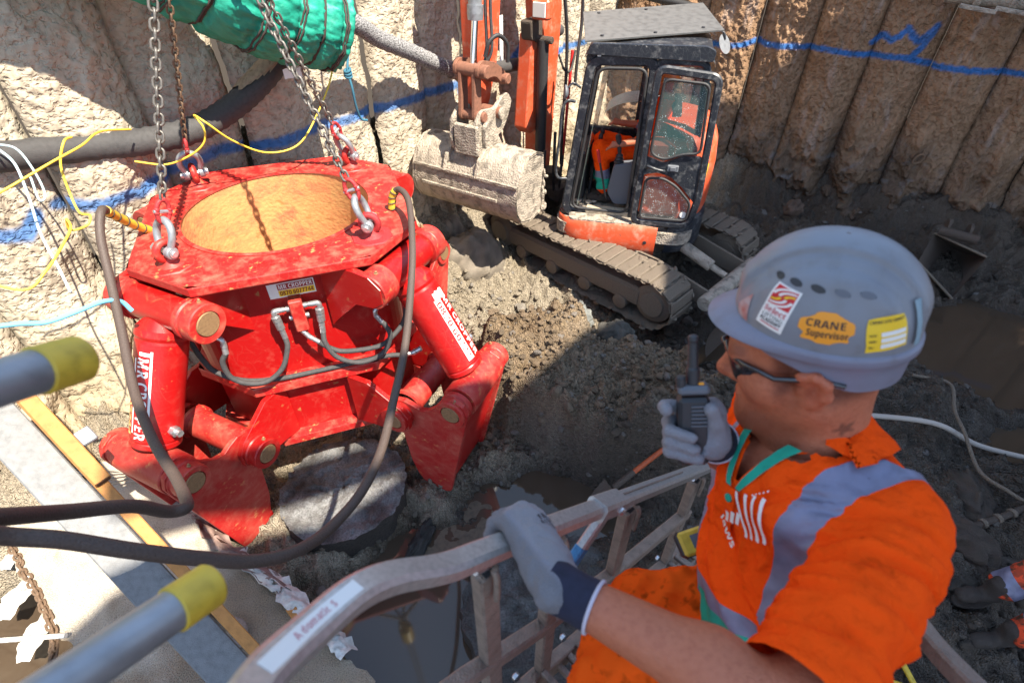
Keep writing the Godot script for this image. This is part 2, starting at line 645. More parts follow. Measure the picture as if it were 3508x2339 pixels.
var M := {}
func make_materials() -> void:
	var rough := ntex("rough_h", 11, 0.02, [[0.0, G(0)], [1.0, G(1)]], 512, 6, FastNoiseLite.TYPE_SIMPLEX_SMOOTH, FastNoiseLite.FRACTAL_FBM, false)
	var grit := ntex("grit_h", 12, 0.06, [[0.0, G(0)], [0.35, G(0.1)], [0.6, G(0.8)], [1.0, G(1)]], 512, 5, FastNoiseLite.TYPE_SIMPLEX, FastNoiseLite.FRACTAL_FBM, false)
	var crack := ntex("crack_h", 13, 0.025, [[0.0, G(1)], [0.75, G(0.75)], [1.0, G(0)]], 512, 4, FastNoiseLite.TYPE_SIMPLEX, FastNoiseLite.FRACTAL_RIDGED, false)
	var mott := ntex("mottle", 21, 0.012, [[0.0, G(0.5)], [0.5, G(0.85)], [1.0, G(1)]], 512, 6)
	var fine := ntex("fine", 22, 0.05, [[0.0, G(0.45)], [0.3, G(0.78)], [0.7, G(0.98)], [1.0, G(1)]], 512, 5)
	var pits := ntex("pits_h", 14, 0.03, [[0.0, G(0)], [0.28, G(0.35)], [0.42, G(0.86)], [0.75, G(0.97)], [1.0, G(1)]], 512, 6, FastNoiseLite.TYPE_SIMPLEX, FastNoiseLite.FRACTAL_FBM, false)
	var clayt := ntex("clayt", 24, 0.02, [[0.0, G(0.45)], [0.3, G(0.72)], [0.45, G(0.92)], [1.0, G(1)]], 512, 6)
	M.clay = mat(Color(1, 1, 1), 0.95, {"vc": true, "tex": clayt, "bump": pits, "bs": 1.5, "scale": 1.2, "spec": 0.2})
	var soilt := ntex("soilt", 23, 0.035, [[0.0, G(0.28)], [0.35, G(0.62)], [0.6, G(0.92)], [0.8, G(1)], [1.0, G(1)]], 512, 6)
	M.soil = mat(Color(1, 1, 1), 0.92, {"vc": true, "tex": soilt, "bump": grit, "bs": 2.4, "scale": 2.0, "spec": 0.25})
	M.wetmud = mat(Color(1, 1, 1), 0.5, {"vc": true, "tex": soilt, "bump": grit, "bs": 2.4, "scale": 2.0, "spec": 0.5})
	M.clod = mat(Color(1, 1, 1), 0.9, {"vc": true, "tex": fine, "bump": grit, "bs": 0.6, "scale": 5.0})
	M.concrete = mat(Color(1, 1, 1), 0.9, {"vc": true, "tex": fine, "bump": grit, "bs": 0.5, "scale": 3.0})
	var redt := paint_tex("red", 31, Color(0.36, 0.006, 0.006), Color(0.44, 0.085, 0.06), Color(0.36, 0.16, 0.06), 0.06, 0.05, 420)
	var redd := paint_tex("red_dusty", 32, Color(0.38, 0.012, 0.011), Color(0.47, 0.15, 0.10), Color(0.50, 0.24, 0.09), 0.46, 0.18, 700)
	var liner := paint_tex("liner", 33, Color(0.58, 0.33, 0.12), Color(0.56, 0.10, 0.06), Color(0.40, 0.20, 0.06), 0.66, 0.30, 3000)
	M.red = mat(Color(1, 1, 1), 0.33, {"tex": redt, "scale": 1.1, "bump": mott, "bs": 0.05})
	M.red_top = mat(Color(1, 1, 1), 0.5, {"tex": redd, "scale": 1.3, "bump": mott, "bs": 0.08})
	M.liner = mat(Color(1, 1, 1), 0.75, {"tex": liner, "scale": 0.8, "bump": grit, "bs": 0.15})
	M.pin = mat(Color(0.36, 0.22, 0.11), 0.55, {"tex": mott, "scale": 9.0, "metal": 0.35, "bump": grit, "bs": 0.1})
	M.steel = mat(Color(0.42, 0.42, 0.43), 0.42, {"metal": 0.75, "tex": mott, "scale": 6.0})
	M.zinc = mat(Color(0.62, 0.63, 0.65), 0.35, {"metal": 0.8, "tex": mott, "scale": 8.0})
	M.chain = mat(Color(0.20, 0.185, 0.17), 0.5, {"metal": 0.55, "tex": mott, "scale": 12.0})
	M.chain_rust = mat(Color(0.26, 0.17, 0.11), 0.75, {"metal": 0.3, "tex": mott, "scale": 10.0, "bump": grit, "bs": 0.2})
	M.redlink = mat(Color(0.42, 0.025, 0.03), 0.5, {"tex": mott, "scale": 10.0, "bump": grit, "bs": 0.1})
	M.rubber = mat(Color(0.035, 0.035, 0.038), 0.55, {"tex": mott, "scale": 7.0, "bump": grit, "bs": 0.06})
	M.rubber_dusty = mat(Color(0.062, 0.06, 0.062), 0.75, {"tex": mott, "scale": 5.0, "bump": grit, "bs": 0.1})
	M.hose_brown = mat(Color(0.085, 0.06, 0.05), 0.6, {"tex": fine, "scale": 4.0, "bump": grit, "bs": 0.1})
	M.yellow = mat(Color(0.72, 0.50, 0.05), 0.5, {"tex": mott, "scale": 5.0})
	M.cable_yellow = mat(Color(0.80, 0.58, 0.06), 0.5)
	M.rope_blue = mat(Color(0.16, 0.50, 0.72), 0.8)
	M.rope_pale = mat(Color(0.50, 0.68, 0.74), 0.85)
	M.rope_dark = mat(Color(0.03, 0.13, 0.20), 0.85)
	M.wire = mat(Color(0.06, 0.055, 0.05), 0.7)
	M.green = mat(Color(0.015, 0.36, 0.25), 0.55, {"tex": mott, "scale": 2.2, "bump": rough, "bs": 0.3, "back": Color(0.01, 0.12, 0.08), "two": true})
	M.band = mat(Color(0.06, 0.045, 0.04), 0.8)
	M.white = mat(Color(0.78, 0.77, 0.74), 0.55)
	M.ink = mat(Color(0.02, 0.02, 0.025), 0.6)
	M.inkred = mat(Color(0.55, 0.02, 0.02), 0.6)
	M.stick_yellow = mat(Color(0.85, 0.55, 0.02), 0.5)
	M.stick_orange = mat(Color(0.85, 0.32, 0.02), 0.5)
	M.galv = mat(Color(0.36, 0.38, 0.41), 0.42, {"metal": 0.5, "tex": mott, "scale": 3.0})
	M.alu = mat(Color(0.52, 0.50, 0.48), 0.4, {"metal": 0.6, "tex": fine, "scale": 3.5, "bump": mott, "bs": 0.05})
	M.alu_mud = mat(Color(0.30, 0.24, 0.20), 0.6, {"metal": 0.25, "tex": mott, "scale": 4.0, "bump": grit, "bs": 0.15})
	M.rustorange = mat(Color(0.52, 0.23, 0.06), 0.7, {"tex": mott, "scale": 3.0, "bump": grit, "bs": 0.1})
	M.mudmetal = mat(Color(0.42, 0.36, 0.29), 0.85, {"tex": ntex("caked", 46, 0.013, [[0.0, G(0.28)], [0.36, G(0.5)], [0.5, G(0.9)], [1.0, G(1)]], 512, 6), "scale": 1.3, "bump": grit, "bs": 0.7})
	M.mudtrack = mat(Color(0.26, 0.21, 0.16), 0.9, {"tex": fine, "scale": 3.0, "bump": grit, "bs": 1.2})
	M.darkmud = mat(Color(0.12, 0.09, 0.07), 0.7, {"tex": fine, "scale": 3.5, "bump": grit, "bs": 1.0})
	var kub := paint_tex("kub", 34, Color(0.62, 0.085, 0.03), Color(0.55, 0.36, 0.26), Color(0.22, 0.08, 0.05), 0.36, 0.16, 160)
	var kbl := paint_tex("kbl", 35, Color(0.016, 0.020, 0.028), Color(0.24, 0.24, 0.24), Color(0.34, 0.33, 0.31), 0.15, 0.03, 520)
	M.orange_red = mat(Color(1, 1, 1), 0.42, {"tex": kub, "scale": 1.2})
	M.black = mat(Color(1, 1, 1), 0.38, {"tex": kbl, "scale": 1.6})
	M.blackplain = mat(Color(0.025, 0.026, 0.03), 0.5)
	M.greyplastic = mat(Color(0.11, 0.12, 0.14), 0.6)
	M.roofgrey = mat(Color(0.13, 0.13, 0.13), 0.55, {"tex": mott, "scale": 1.6})
	M.chrome = mat(Color(0.75, 0.75, 0.78), 0.1, {"metal": 1.0})
	var gl := mat(Color(0.55, 0.70, 0.66), 0.03)
	gl.transparency = BaseMaterial3D.TRANSPARENCY_ALPHA
	gl.albedo_color.a = 0.14
	M.glass = gl
	var lens := mat(Color(0.75, 0.75, 0.72), 0.15)
	M.lens = lens
	M.water = mat(Color(0.062, 0.044, 0.030), 0.045, {"spec": 0.5})
	M.membrane = mat(Color(0.74, 0.71, 0.66), 0.8, {"tex": mott, "scale": 3.0, "two": true, "bump": rough, "bs": 0.6})
	M.membrane_brown = mat(Color(0.30, 0.20, 0.17), 0.8, {"tex": mott, "scale": 3.0, "two": true})
	M.hivis = mat(Color(0.95, 0.082, 0.006), 0.9, {"tex": ntex("hv", 41, 0.01, [[0.0, Color(0.55, 0.5, 0.45)], [0.22, Color(0.93, 0.92, 0.9)], [1.0, G(1)]], 512, 5), "scale": 2.6, "spec": 0.15, "bump": rough, "bs": 0.9})
	M.hivis_dirty = mat(Color(0.80, 0.10, 0.02), 0.85, {"tex": ntex("hvd", 42, 0.012, [[0.0, Color(0.10, 0.1, 0.1)], [0.35, Color(0.3, 0.32, 0.35)], [0.6, G(0.9)], [1.0, G(1)]], 512, 5), "scale": 2.4, "rim": 0.2})
	M.hivis_mud = mat(Color(0.78, 0.075, 0.02), 0.85, {"tex": ntex("hvm", 43, 0.012, [[0.0, Color(0.05, 0.25, 0.4)], [0.48, Color(0.10, 0.4, 0.6)], [0.55, G(0.9)], [1.0, G(1)]], 512, 5), "scale": 3.0})
	M.tape = mat(Color(0.22, 0.23, 0.34), 0.45, {"tex": mott, "scale": 3.0, "metal": 0.2})
	M.hv_green = mat(Color(0.01, 0.40, 0.27), 0.8, {"tex": mott, "scale": 3.0})
	M.skin = mat(Color(0.47, 0.15, 0.075), 0.5, {"vc": true, "sss": 0.04, "tex": ntex("skin", 49, 0.02, [[0.0, Color(0.75, 0.62, 0.58)], [0.45, Color(0.95, 0.92, 0.9)], [0.7, G(1)], [1.0, Color(1, 0.85, 0.8)]], 512, 6), "scale": 8.0, "bump": grit, "bs": 0.09})
	M.glove = mat(Color(0.30, 0.30, 0.33), 0.95, {"vc": true, "tex": ntex("knit", 44, 0.25, [[0.0, G(0.35)], [0.5, G(0.85)], [1.0, G(1)]], 256, 2), "scale": 9.0, "bump": grit, "bs": 0.12})
	M.helmet = mat(Color(0.20, 0.215, 0.25), 0.42, {"tex": ntex("helm", 45, 0.01, [[0.0, Color(0.75, 0.66, 0.58)], [0.35, Color(0.95, 0.93, 0.9)], [1.0, G(1)]], 512, 6), "scale": 4.0})
	M.cuff = mat(Color(0.018, 0.02, 0.045), 0.9, {"tex": mott, "scale": 8.0})
	M.shades = mat(Color(0.02, 0.018, 0.02), 0.12, {"spec": 0.7})
	M.boot = mat(Color(0.055, 0.042, 0.034), 0.7, {"tex": fine, "scale": 5.0, "bump": grit, "bs": 0.5})
	M.pilehead = mat(Color(1, 1, 1), 0.8, {"vc": true, "tex": soilt, "bump": grit, "bs": 1.2, "scale": 3.2})
	M.rock = mat(Color(1, 1, 1), 0.9, {"vc": true, "tex": fine, "scale": 4.0, "bump": grit, "bs": 0.8})
	M.inktatt = mat(Color(0.16, 0.065, 0.05), 0.6)
	M.stubble = mat(Color(0.10, 0.05, 0.035), 0.9)
	M.grass = mat(Color(0.09, 0.10, 0.05), 0.95)

func soilt_tex() -> ImageTexture:
	return texs["soilt"]

# ---------- pile walls ----------
const BLUE_LINE := 2.0
var LP := Vector3(-3.2751, 0, -2.5289)
var LD := Vector3(0.6112, 0, -0.7915)
var LN := Vector3(0.7915, 0, 0.6112)
var RP := Vector3(4.14, 0, -7.1705)
var RD := Vector3(0.866, 0, 0.5)
var RN := Vector3(-0.5, 0, 0.866)
func lw(s: float, y: float, off := 0.0) -> Vector3:
	return LP + LD * s + LN * off + Vector3.UP * y
func rw(s: float, y: float, off := 0.0) -> Vector3:
	return RP + RD * s + RN * off + Vector3.UP * y
func build_walls() -> void:
	var n1 := noise(101, 1.3, 3)
	var n2 := noise(102, 7.0, 4)
	var n3 := noise(103, 18.0, 3, FastNoiseLite.TYPE_SIMPLEX, FastNoiseLite.FRACTAL_RIDGED)
	var pl := [
		poly([Vector2(0.30, 1.99), Vector2(0.49, 1.93), Vector2(0.58, 2.02)]),
		poly([Vector2(0.72, 2.03), Vector2(0.88, 1.98), Vector2(1.15, 1.985), Vector2(1.25, 2.01), Vector2(1.56, 2.03), Vector2(1.73, 2.06), Vector2(1.99, 2.02), Vector2(2.54, 2.01), Vector2(2.94, 1.98), Vector2(3.19, 2.0), Vector2(3.51, 2.01), Vector2(3.79, 2.0), Vector2(4.09, 2.0), Vector2(4.48, 1.97)]),
		poly([Vector2(5.0, 1.97), Vector2(5.2, 2.02), Vector2(5.42, 2.2)]),
		poly([Vector2(5.2, 2.02), Vector2(5.5, 1.99), Vector2(5.95, 2.02), Vector2(7.6, 2.0)]),
		poly([Vector2(4.38, 2.0), Vector2(4.38, 1.87), Vector2(4.46, 1.80), Vector2(4.53, 1.86), Vector2(4.52, 1.97)]),
		poly([Vector2(5.50, 1.22), Vector2(5.52, 1.48), Vector2(5.44, 1.52), Vector2(5.37, 1.40), Vector2(5.42, 1.29), Vector2(5.51, 1.30)])]
	var pr := [
		poly([Vector2(-3.0, 2.0), Vector2(-1.54, 1.98), Vector2(-1.3, 2.0), Vector2(-1.14, 2.06), Vector2(-0.98, 2.02), Vector2(-0.33, 2.05), Vector2(-0.03, 2.03), Vector2(0.51, 2.04), Vector2(0.84, 1.98), Vector2(1.65, 2.0), Vector2(3.2, 2.02)]),
		poly([Vector2(0.13, 2.16), Vector2(0.21, 2.24), Vector2(0.31, 2.20), Vector2(0.37, 2.25), Vector2(0.43, 2.33)]),
		poly([Vector2(0.43, 2.33), Vector2(0.5, 2.25), Vector2(0.58, 2.21), Vector2(0.69, 2.37), Vector2(0.62, 2.14), Vector2(0.57, 2.06)])]
	var wl := [0.05, 0.045, 0.05, 0.04, 0.025, 0.025]
	var wr := [0.036, 0.036, 0.04]
	for side in [0, 1]:
		var P: Vector3 = LP if side == 0 else RP
		var D: Vector3 = LD if side == 0 else RD
		var N: Vector3 = LN if side == 0 else RN
		var lines: Array = pl if side == 0 else pr
		var ws: Array = wl if side == 0 else wr
		var pitch := 0.62 if side == 0 else 0.65
		var s0 := -1.71 if side == 0 else -3.10
		var count := 16 if side == 0 else 14
		var W := thing("pile_wall", "sunlit pale concrete pile wall behind the hanging red cropper" if side == 0 else "shaded brown pile wall behind the helmeted supervisor and excavator", "wall", P + D * (s0 + pitch * count * 0.5))
		var ys := PackedFloat32Array()
		var y := -0.5
		while y < 3.25:
			ys.append(y)
			y += 0.017
		for k in 8:
			ys.append(3.3 + k * 0.25)
		for k in count:
			var sa := s0 + pitch * k
			var near := (sa > -1.0 and sa < 6.6) if side == 0 else sa < 3.4
			var nu := 40 if near else 12
			var jit := n1.get_noise_2d(k * 5.3, side * 20.0) * 0.12
			var yy := ys
			var inset := 0.05 * (k % 2) + jit * 0.3
			var f := func(i: int, j: int):
				var u: float = float(i) / (nu - 1) * 2.0 - 1.0
				var s: float = sa + (u * 0.5 + 0.5) * pitch
				var h: float = yy[j]
				var q := Vector3(s, h * 0.35, side * 9.0)
				var skew := n1.get_noise_3d(s * 0.7, h * 1.3, k) * 0.5
				var uu := clampf(u + skew * 0.25 * (1.0 - u * u), -1, 1)
				var o: float = (0.13 if side == 0 else 0.16) * sqrt(maxf(0.0, 1.0 - uu * uu * 0.96)) - inset
				o += n1.get_noise_3d(s * 1.2, h * 0.9, side * 7.0) * 0.06
				o += n2.get_noise_3d(s * 0.8, h * 0.35, side * 3.0) * (0.022 if side == 0 else 0.034)
				o += absf(n3.get_noise_3d(s * 0.45, h * 0.28 + s * 0.25, side)) * (0.02 if side == 0 else 0.034)
				var low := sstep(1.45, 0.1, h + n1.get_noise_2d(s * 1.6, side * 4.0) * 0.5)
				o += low * (0.12 + 0.34 * (0.5 + n2.get_noise_3d(s * 0.30, h * 0.30, 50.0 + side)) + 0.07 * n2.get_noise_3d(s, h, 9.0))
				return P + D * s + N * o + Vector3.UP * h
			var cf := func(i: int, j: int, p: Vector3):
				var s: float = (p - P).dot(D)
				var h: float = p.y
				var a := n2.get_noise_3d(s * 0.4, h * 0.25, side) * 0.5 + 0.5
				var b := n1.get_noise_3d(s * 2.0, h * 0.8, 3.0 + side) * 0.5 + 0.5
				var u: float = float(i) / (nu - 1) * 2.0 - 1.0
				var cc: Color
				if side == 0:
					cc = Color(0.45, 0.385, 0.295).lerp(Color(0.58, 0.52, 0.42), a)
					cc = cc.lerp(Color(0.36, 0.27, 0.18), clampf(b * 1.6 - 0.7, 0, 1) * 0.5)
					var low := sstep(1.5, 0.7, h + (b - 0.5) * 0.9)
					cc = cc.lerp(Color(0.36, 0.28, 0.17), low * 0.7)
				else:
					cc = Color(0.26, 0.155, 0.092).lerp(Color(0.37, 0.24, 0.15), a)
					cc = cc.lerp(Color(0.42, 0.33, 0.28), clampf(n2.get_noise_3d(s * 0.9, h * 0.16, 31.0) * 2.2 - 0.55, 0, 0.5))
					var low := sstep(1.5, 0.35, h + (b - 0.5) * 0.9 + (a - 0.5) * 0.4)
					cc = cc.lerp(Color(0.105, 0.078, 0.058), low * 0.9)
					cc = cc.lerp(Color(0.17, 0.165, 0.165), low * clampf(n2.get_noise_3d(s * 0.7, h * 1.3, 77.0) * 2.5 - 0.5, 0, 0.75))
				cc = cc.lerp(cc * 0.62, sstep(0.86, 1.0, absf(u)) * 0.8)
				var cov := 0.0
				for l in lines.size():
					if absf(h - 1.9) < 0.8:
						var d := seg_dist(Vector2(s, h), lines[l]) + n2.get_noise_3d(s * 2.2, h * 2.2, 5.0) * 0.015
						cov = maxf(cov, sstep(ws[l] * 1.25, ws[l] * 0.55, d))
				cov *= 0.72 + 0.3 * a
				return cc.lerp(Color(0.004, 0.15, 0.46), clampf(cov * 0.95, 0, 1))
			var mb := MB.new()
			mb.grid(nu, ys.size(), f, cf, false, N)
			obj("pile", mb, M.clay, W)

# ---------- ground ----------
var gn1: FastNoiseLite
var gn2: FastNoiseLite
var gn3: FastNoiseLite
var gn4: FastNoiseLite
var gn5: FastNoiseLite
func bump(x: float, z: float, cx: float, cz: float, rx: float, rz: float, edge := 0.5) -> float:
	var d := sqrt(((x - cx) / rx) ** 2 + ((z - cz) / rz) ** 2)
	return sstep(1.0, 1.0 - edge, d)
func gy(x: float, z: float) -> float:
	var a := gn1.get_noise_2d(x, z)
	var wx := x + gn1.get_noise_2d(z * 2.0, x * 2.0 + 30.0) * 0.16
	var wz := z + gn1.get_noise_2d(x * 2.0 + 70.0, z * 2.0) * 0.16
	var h := 0.13 + a * 0.07
	# puddles
	h -= 0.24 * bump(wx, wz, -0.45, -1.35, 1.05, 1.05, 0.55)
	h -= 0.20 * bump(wx, wz, 0.30, -2.25, 0.75, 0.36, 0.6)
	h -= 0.28 * bump(wx, wz, 4.75, -4.0, 1.15, 0.95, 0.5)
	h -= 0.24 * bump(wx, wz, 4.2, -2.75, 0.5, 0.4, 0.7)
	h -= 0.26 * bump(wx, wz, 2.2, -3.95, 0.6, 0.3, 0.6)
	# the broken-off mound in front of the excavator
	var mu := (wx - 0.78) * 0.94 + (wz + 3.02) * 0.34
	var mv := -(wx - 0.78) * 0.34 + (wz + 3.02) * 0.94
	h += 0.54 * bump(mu, mv, -0.04, 0.0, 1.20, 0.58, 0.22)
	h += 0.16 * bump(wx, wz, -0.05, -3.65, 0.95, 0.75, 0.5)
	h += 0.18 * bump(wx, wz, 1.40, -2.50, 0.6, 0.35, 0.35)
	h += 0.25 * bump(wx, wz, -0.75, -4.9, 0.8, 1.1, 0.5)
	# bench that the machine stands on
	h += 0.22 * bump(wx, wz, 1.6, -5.7, 2.5, 1.6, 0.3)
	# rising toes of the walls
	var dl: float = (Vector3(x, 0, z) - LP).dot(LN)
	var dr: float = (Vector3(x, 0, z) - RP).dot(RN)
	h += 0.55 * sstep(0.85, 0.1, dl + a * 0.4 + gn2.get_noise_2d(x, z) * 0.2)
	h += 0.50 * sstep(0.75, 0.05, dr + a * 0.5 + gn2.get_noise_2d(x, z) * 0.25)
	# lumps on the right
	h += 0.16 * bump(wx, wz, 3.3, -2.35, 0.9, 0.6, 0.5) + 0.22 * bump(wx, wz, 2.9, -3.1, 0.9, 0.55, 0.4) + 0.14 * bump(wx, wz, 2.6, -1.6, 0.7, 0.5, 0.5)
	h += 0.12 * bump(wx, wz, 3.9, -1.9, 0.6, 0.5, 0.5)
	h -= 0.30 * bump(wx, wz, -3.2, -1.0, 0.95, 0.8, 0.4)
	var rough := 0.5 + 0.5 * sstep(-0.05, 0.2, h)
	h += gn2.get_noise_2d(x, z) * 0.10 * rough + gn4.get_noise_2d(x, z) * 0.034 * rough
	var r := gn3.get_noise_2d(x, z)
	h += (absf(r) - 0.35) * 0.10 * rough
	# broken clay blocks with grooves between them
	var cm := sstep(-0.15, 0.25, gn1.get_noise_2d(x * 2.4 + 11.0, z * 2.4)) * rough
	h += clampf(gn5.get_noise_2d(wx, wz) + 0.95, 0.0, 0.62) * 0.13 * cm
	return h
func gcol(x: float, z: float, h: float) -> Color:
	var a := gn2.get_noise_2d(x * 0.6 + 40.0, z * 0.6) * 0.5 + 0.5
	var b := gn1.get_noise_2d(x * 2.2, z * 2.2 + 90.0) * 0.5 + 0.5
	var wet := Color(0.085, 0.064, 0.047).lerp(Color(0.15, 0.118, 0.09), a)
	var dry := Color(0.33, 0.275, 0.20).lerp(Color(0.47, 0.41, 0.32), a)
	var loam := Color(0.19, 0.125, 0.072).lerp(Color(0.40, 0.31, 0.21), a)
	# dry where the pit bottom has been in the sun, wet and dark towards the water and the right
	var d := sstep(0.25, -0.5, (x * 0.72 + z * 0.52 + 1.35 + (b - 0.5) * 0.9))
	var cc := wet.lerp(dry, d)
	var m := maxf(bump(x, z, 0.85, -3.25, 1.35, 0.85, 0.4), bump(x, z, 0.15, -3.5, 0.9, 0.5, 0.5))
	cc = cc.lerp(loam, m * clampf(sstep(0.3, 0.62, h) + 0.1, 0, 1))
	cc = cc.lerp(Color(0.24, 0.20, 0.17), m * sstep(0.62, 0.3, h) * sstep(0.15, 0.3, h) * a * 0.8)
	cc = cc.lerp(Color(0.075, 0.055, 0.04), sstep(0.12, 0.03, h) * 0.8)
	return cc
func build_ground() -> void:
	gn1 = noise(201, 0.55, 3)
	gn2 = noise(202, 2.6, 5)
	gn4 = noise(204, 9.0, 4)
	gn5 = noise(205, 2.6, 2, FastNoiseLite.TYPE_CELLULAR)
	gn5.cellular_return_type = FastNoiseLite.RETURN_DISTANCE2_SUB
	gn5.cellular_jitter = 0.9
	gn3 = noise(203, 4.2, 4, FastNoiseLite.TYPE_SIMPLEX_SMOOTH, FastNoiseLite.FRACTAL_RIDGED)
	var x0 := -4.2
	var z0 := -9.2
	var st := 0.0235
	var nu := int(10.6 / st)
	var nv := int(9.9 / st)
	var mb := MB.new()
	mb.grid(nu, nv, func(i: int, j: int): return V(x0 + i * st, gy(x0 + i * st, z0 + j * st), z0 + j * st), func(_i, _j, p: Vector3): return gcol(p.x, p.z, p.y), false, Vector3.UP)
	var two := split(mb, func(q: Vector3): return sstep(0.25, -0.5, q.x * 0.72 + q.z * 0.52 + 1.35) - 0.45 + gn2.get_noise_2d(q.x, q.z) * 0.6)
	structure("wet_mud", two[0], M.wetmud)
	structure("ground", two[1], M.soil)
	# the far, unseen rest of the pit floor and the land around the pit
	mb = MB.new()
	mb.col = Color(0.12, 0.09, 0.07)
	mb.flat([V(6.3, 0.1, -9), V(12, 0.1, -9), V(12, 0.1, 10), V(6.3, 0.1, 10)], Vector3.UP)
	mb.flat([V(-8, 0.1, 0.6), V(6.3, 0.1, 0.6), V(6.3, 0.1, 10), V(-8, 0.1, 10)], Vector3.UP)
	mb.flat([V(-8, 0.1, -3), V(-4.15, 0.1, -3), V(-4.15, 0.1, 0.6), V(-8, 0.1, 0.6)], Vector3.UP)
	structure("pit_floor", mb, M.soil)
	mb = MB.new()
	mb.col = Color(0.27, 0.23, 0.18)
	var far := 150.0
	var c0 := lw(-5.9, 5.0)
	var c1 := lw(7.85, 5.0)
	var c2 := rw(8.2, 5.0)
	mb.flat([c0, c1, V(c1.x, 5, -far), V(-far, 5, -far), V(-far, 5, c0.z)], Vector3.UP)
	mb.flat([c1, c2, V(far, 5, c2.z), V(far, 5, -far), V(c1.x, 5, -far)], Vector3.UP)
	structure("land", mb, M.soil)
	# muddy water lying in the hollows
	mb = MB.new()
	mb.flat([V(-3.9, 0.035, -2.4), V(-1.9, 0.035, -3.3), V(6.2, 0.035, -5.4), V(6.2, 0.035, 0.6), V(-3.9, 0.035, 0.6)], Vector3.UP)
	var wn := noise(260, 6.0, 3)
	structure("puddle_water", mb, M.water)
	# tan scum drifting on the puddle
	var sn := noise(261, 1.9, 5)
	mb = MB.new()
	mb.col = Color(0.125, 0.092, 0.062)
	mb.grid(160, 130, func(i: int, j: int): return V(-1.0 + i * 0.0085, 0.0385, -2.6 + j * 0.0085), null, false, Vector3.UP)
	mb = split(mb, func(q: Vector3): return 0.06 - sn.get_noise_2d(q.x, q.z) - 0.35 * sn.get_noise_2d(q.x * 4.0, q.z * 4.0 + 20.0) + 0.8 * sstep(0.25, 0.62, V(q.x + 0.28, 0, (q.z + 2.02) * 1.3).length()))[0]
	structure("puddle_scum", mb, mat(Color(1, 1, 1), 0.7, {"vc": true, "tex": texs["mottle"], "scale": 3.0}))
	# loose lumps thrown over the floor, too many to count
	var lump := MB.new()
	lump.ball(Vector3.ZERO, V(1, 0.75, 0.9), 10, Basis.IDENTITY, 0.55, noise(77, 0.7, 3))
	var mm := MultiMesh.new()
	mm.transform_format = MultiMesh.TRANSFORM_3D
	mm.use_colors = true
	mm.mesh = lump.mesh()
	var xs := []
	var cs := []
	for k in 15000:
		var x := rnd(-1.6, 5.6)
		var z := rnd(-6.8, -0.3)
		if k % 2 == 0:
			x = rnd(-0.7, 2.0)
			z = rnd(-4.6, -2.3)
		var h := gy(x, z)
		if h < 0.03 and rng.randf() < 0.85:
			continue
		if (V(x, 0, z) - LP).dot(LN) < 0.2 or (V(x, 0, z) - RP).dot(RN) < 0.2:
			continue
		var s: float = 0.006 + 0.026 * pow(rng.randf(), 3.5)
		if rng.randf() < 0.02:
			s *= 1.8
		var bs := Basis.from_euler(V(rnd(0, 6), rnd(0, 6), rnd(0, 6))).scaled(V(s * rnd(0.7, 1.4), s * rnd(0.6, 1.0), s * rnd(0.7, 1.4)))
		xs.append(Transform3D(bs, V(x, h + s * 0.25, z)))
		var lc := gcol(x, z, h + 0.1) * rnd(0.75, 1.35)
		if rng.randf() < 0.12:
			lc = lc.lerp(Color(0.34, 0.32, 0.30), 0.6)
		cs.append(lc)
	mm.instance_count = xs.size()
	for k in xs.size():
		mm.set_instance_transform(k, xs[k])
		mm.set_instance_color(k, cs[k])
	var mi := MultiMeshInstance3D.new()
	mi.name = "soil_lumps"
	mi.multimesh = mm
	mi.material_override = M.clod
	add_child(mi)
	tag(mi, "small loose lumps of soil strewn over the muddy pit floor", "soil", "", "stuff")

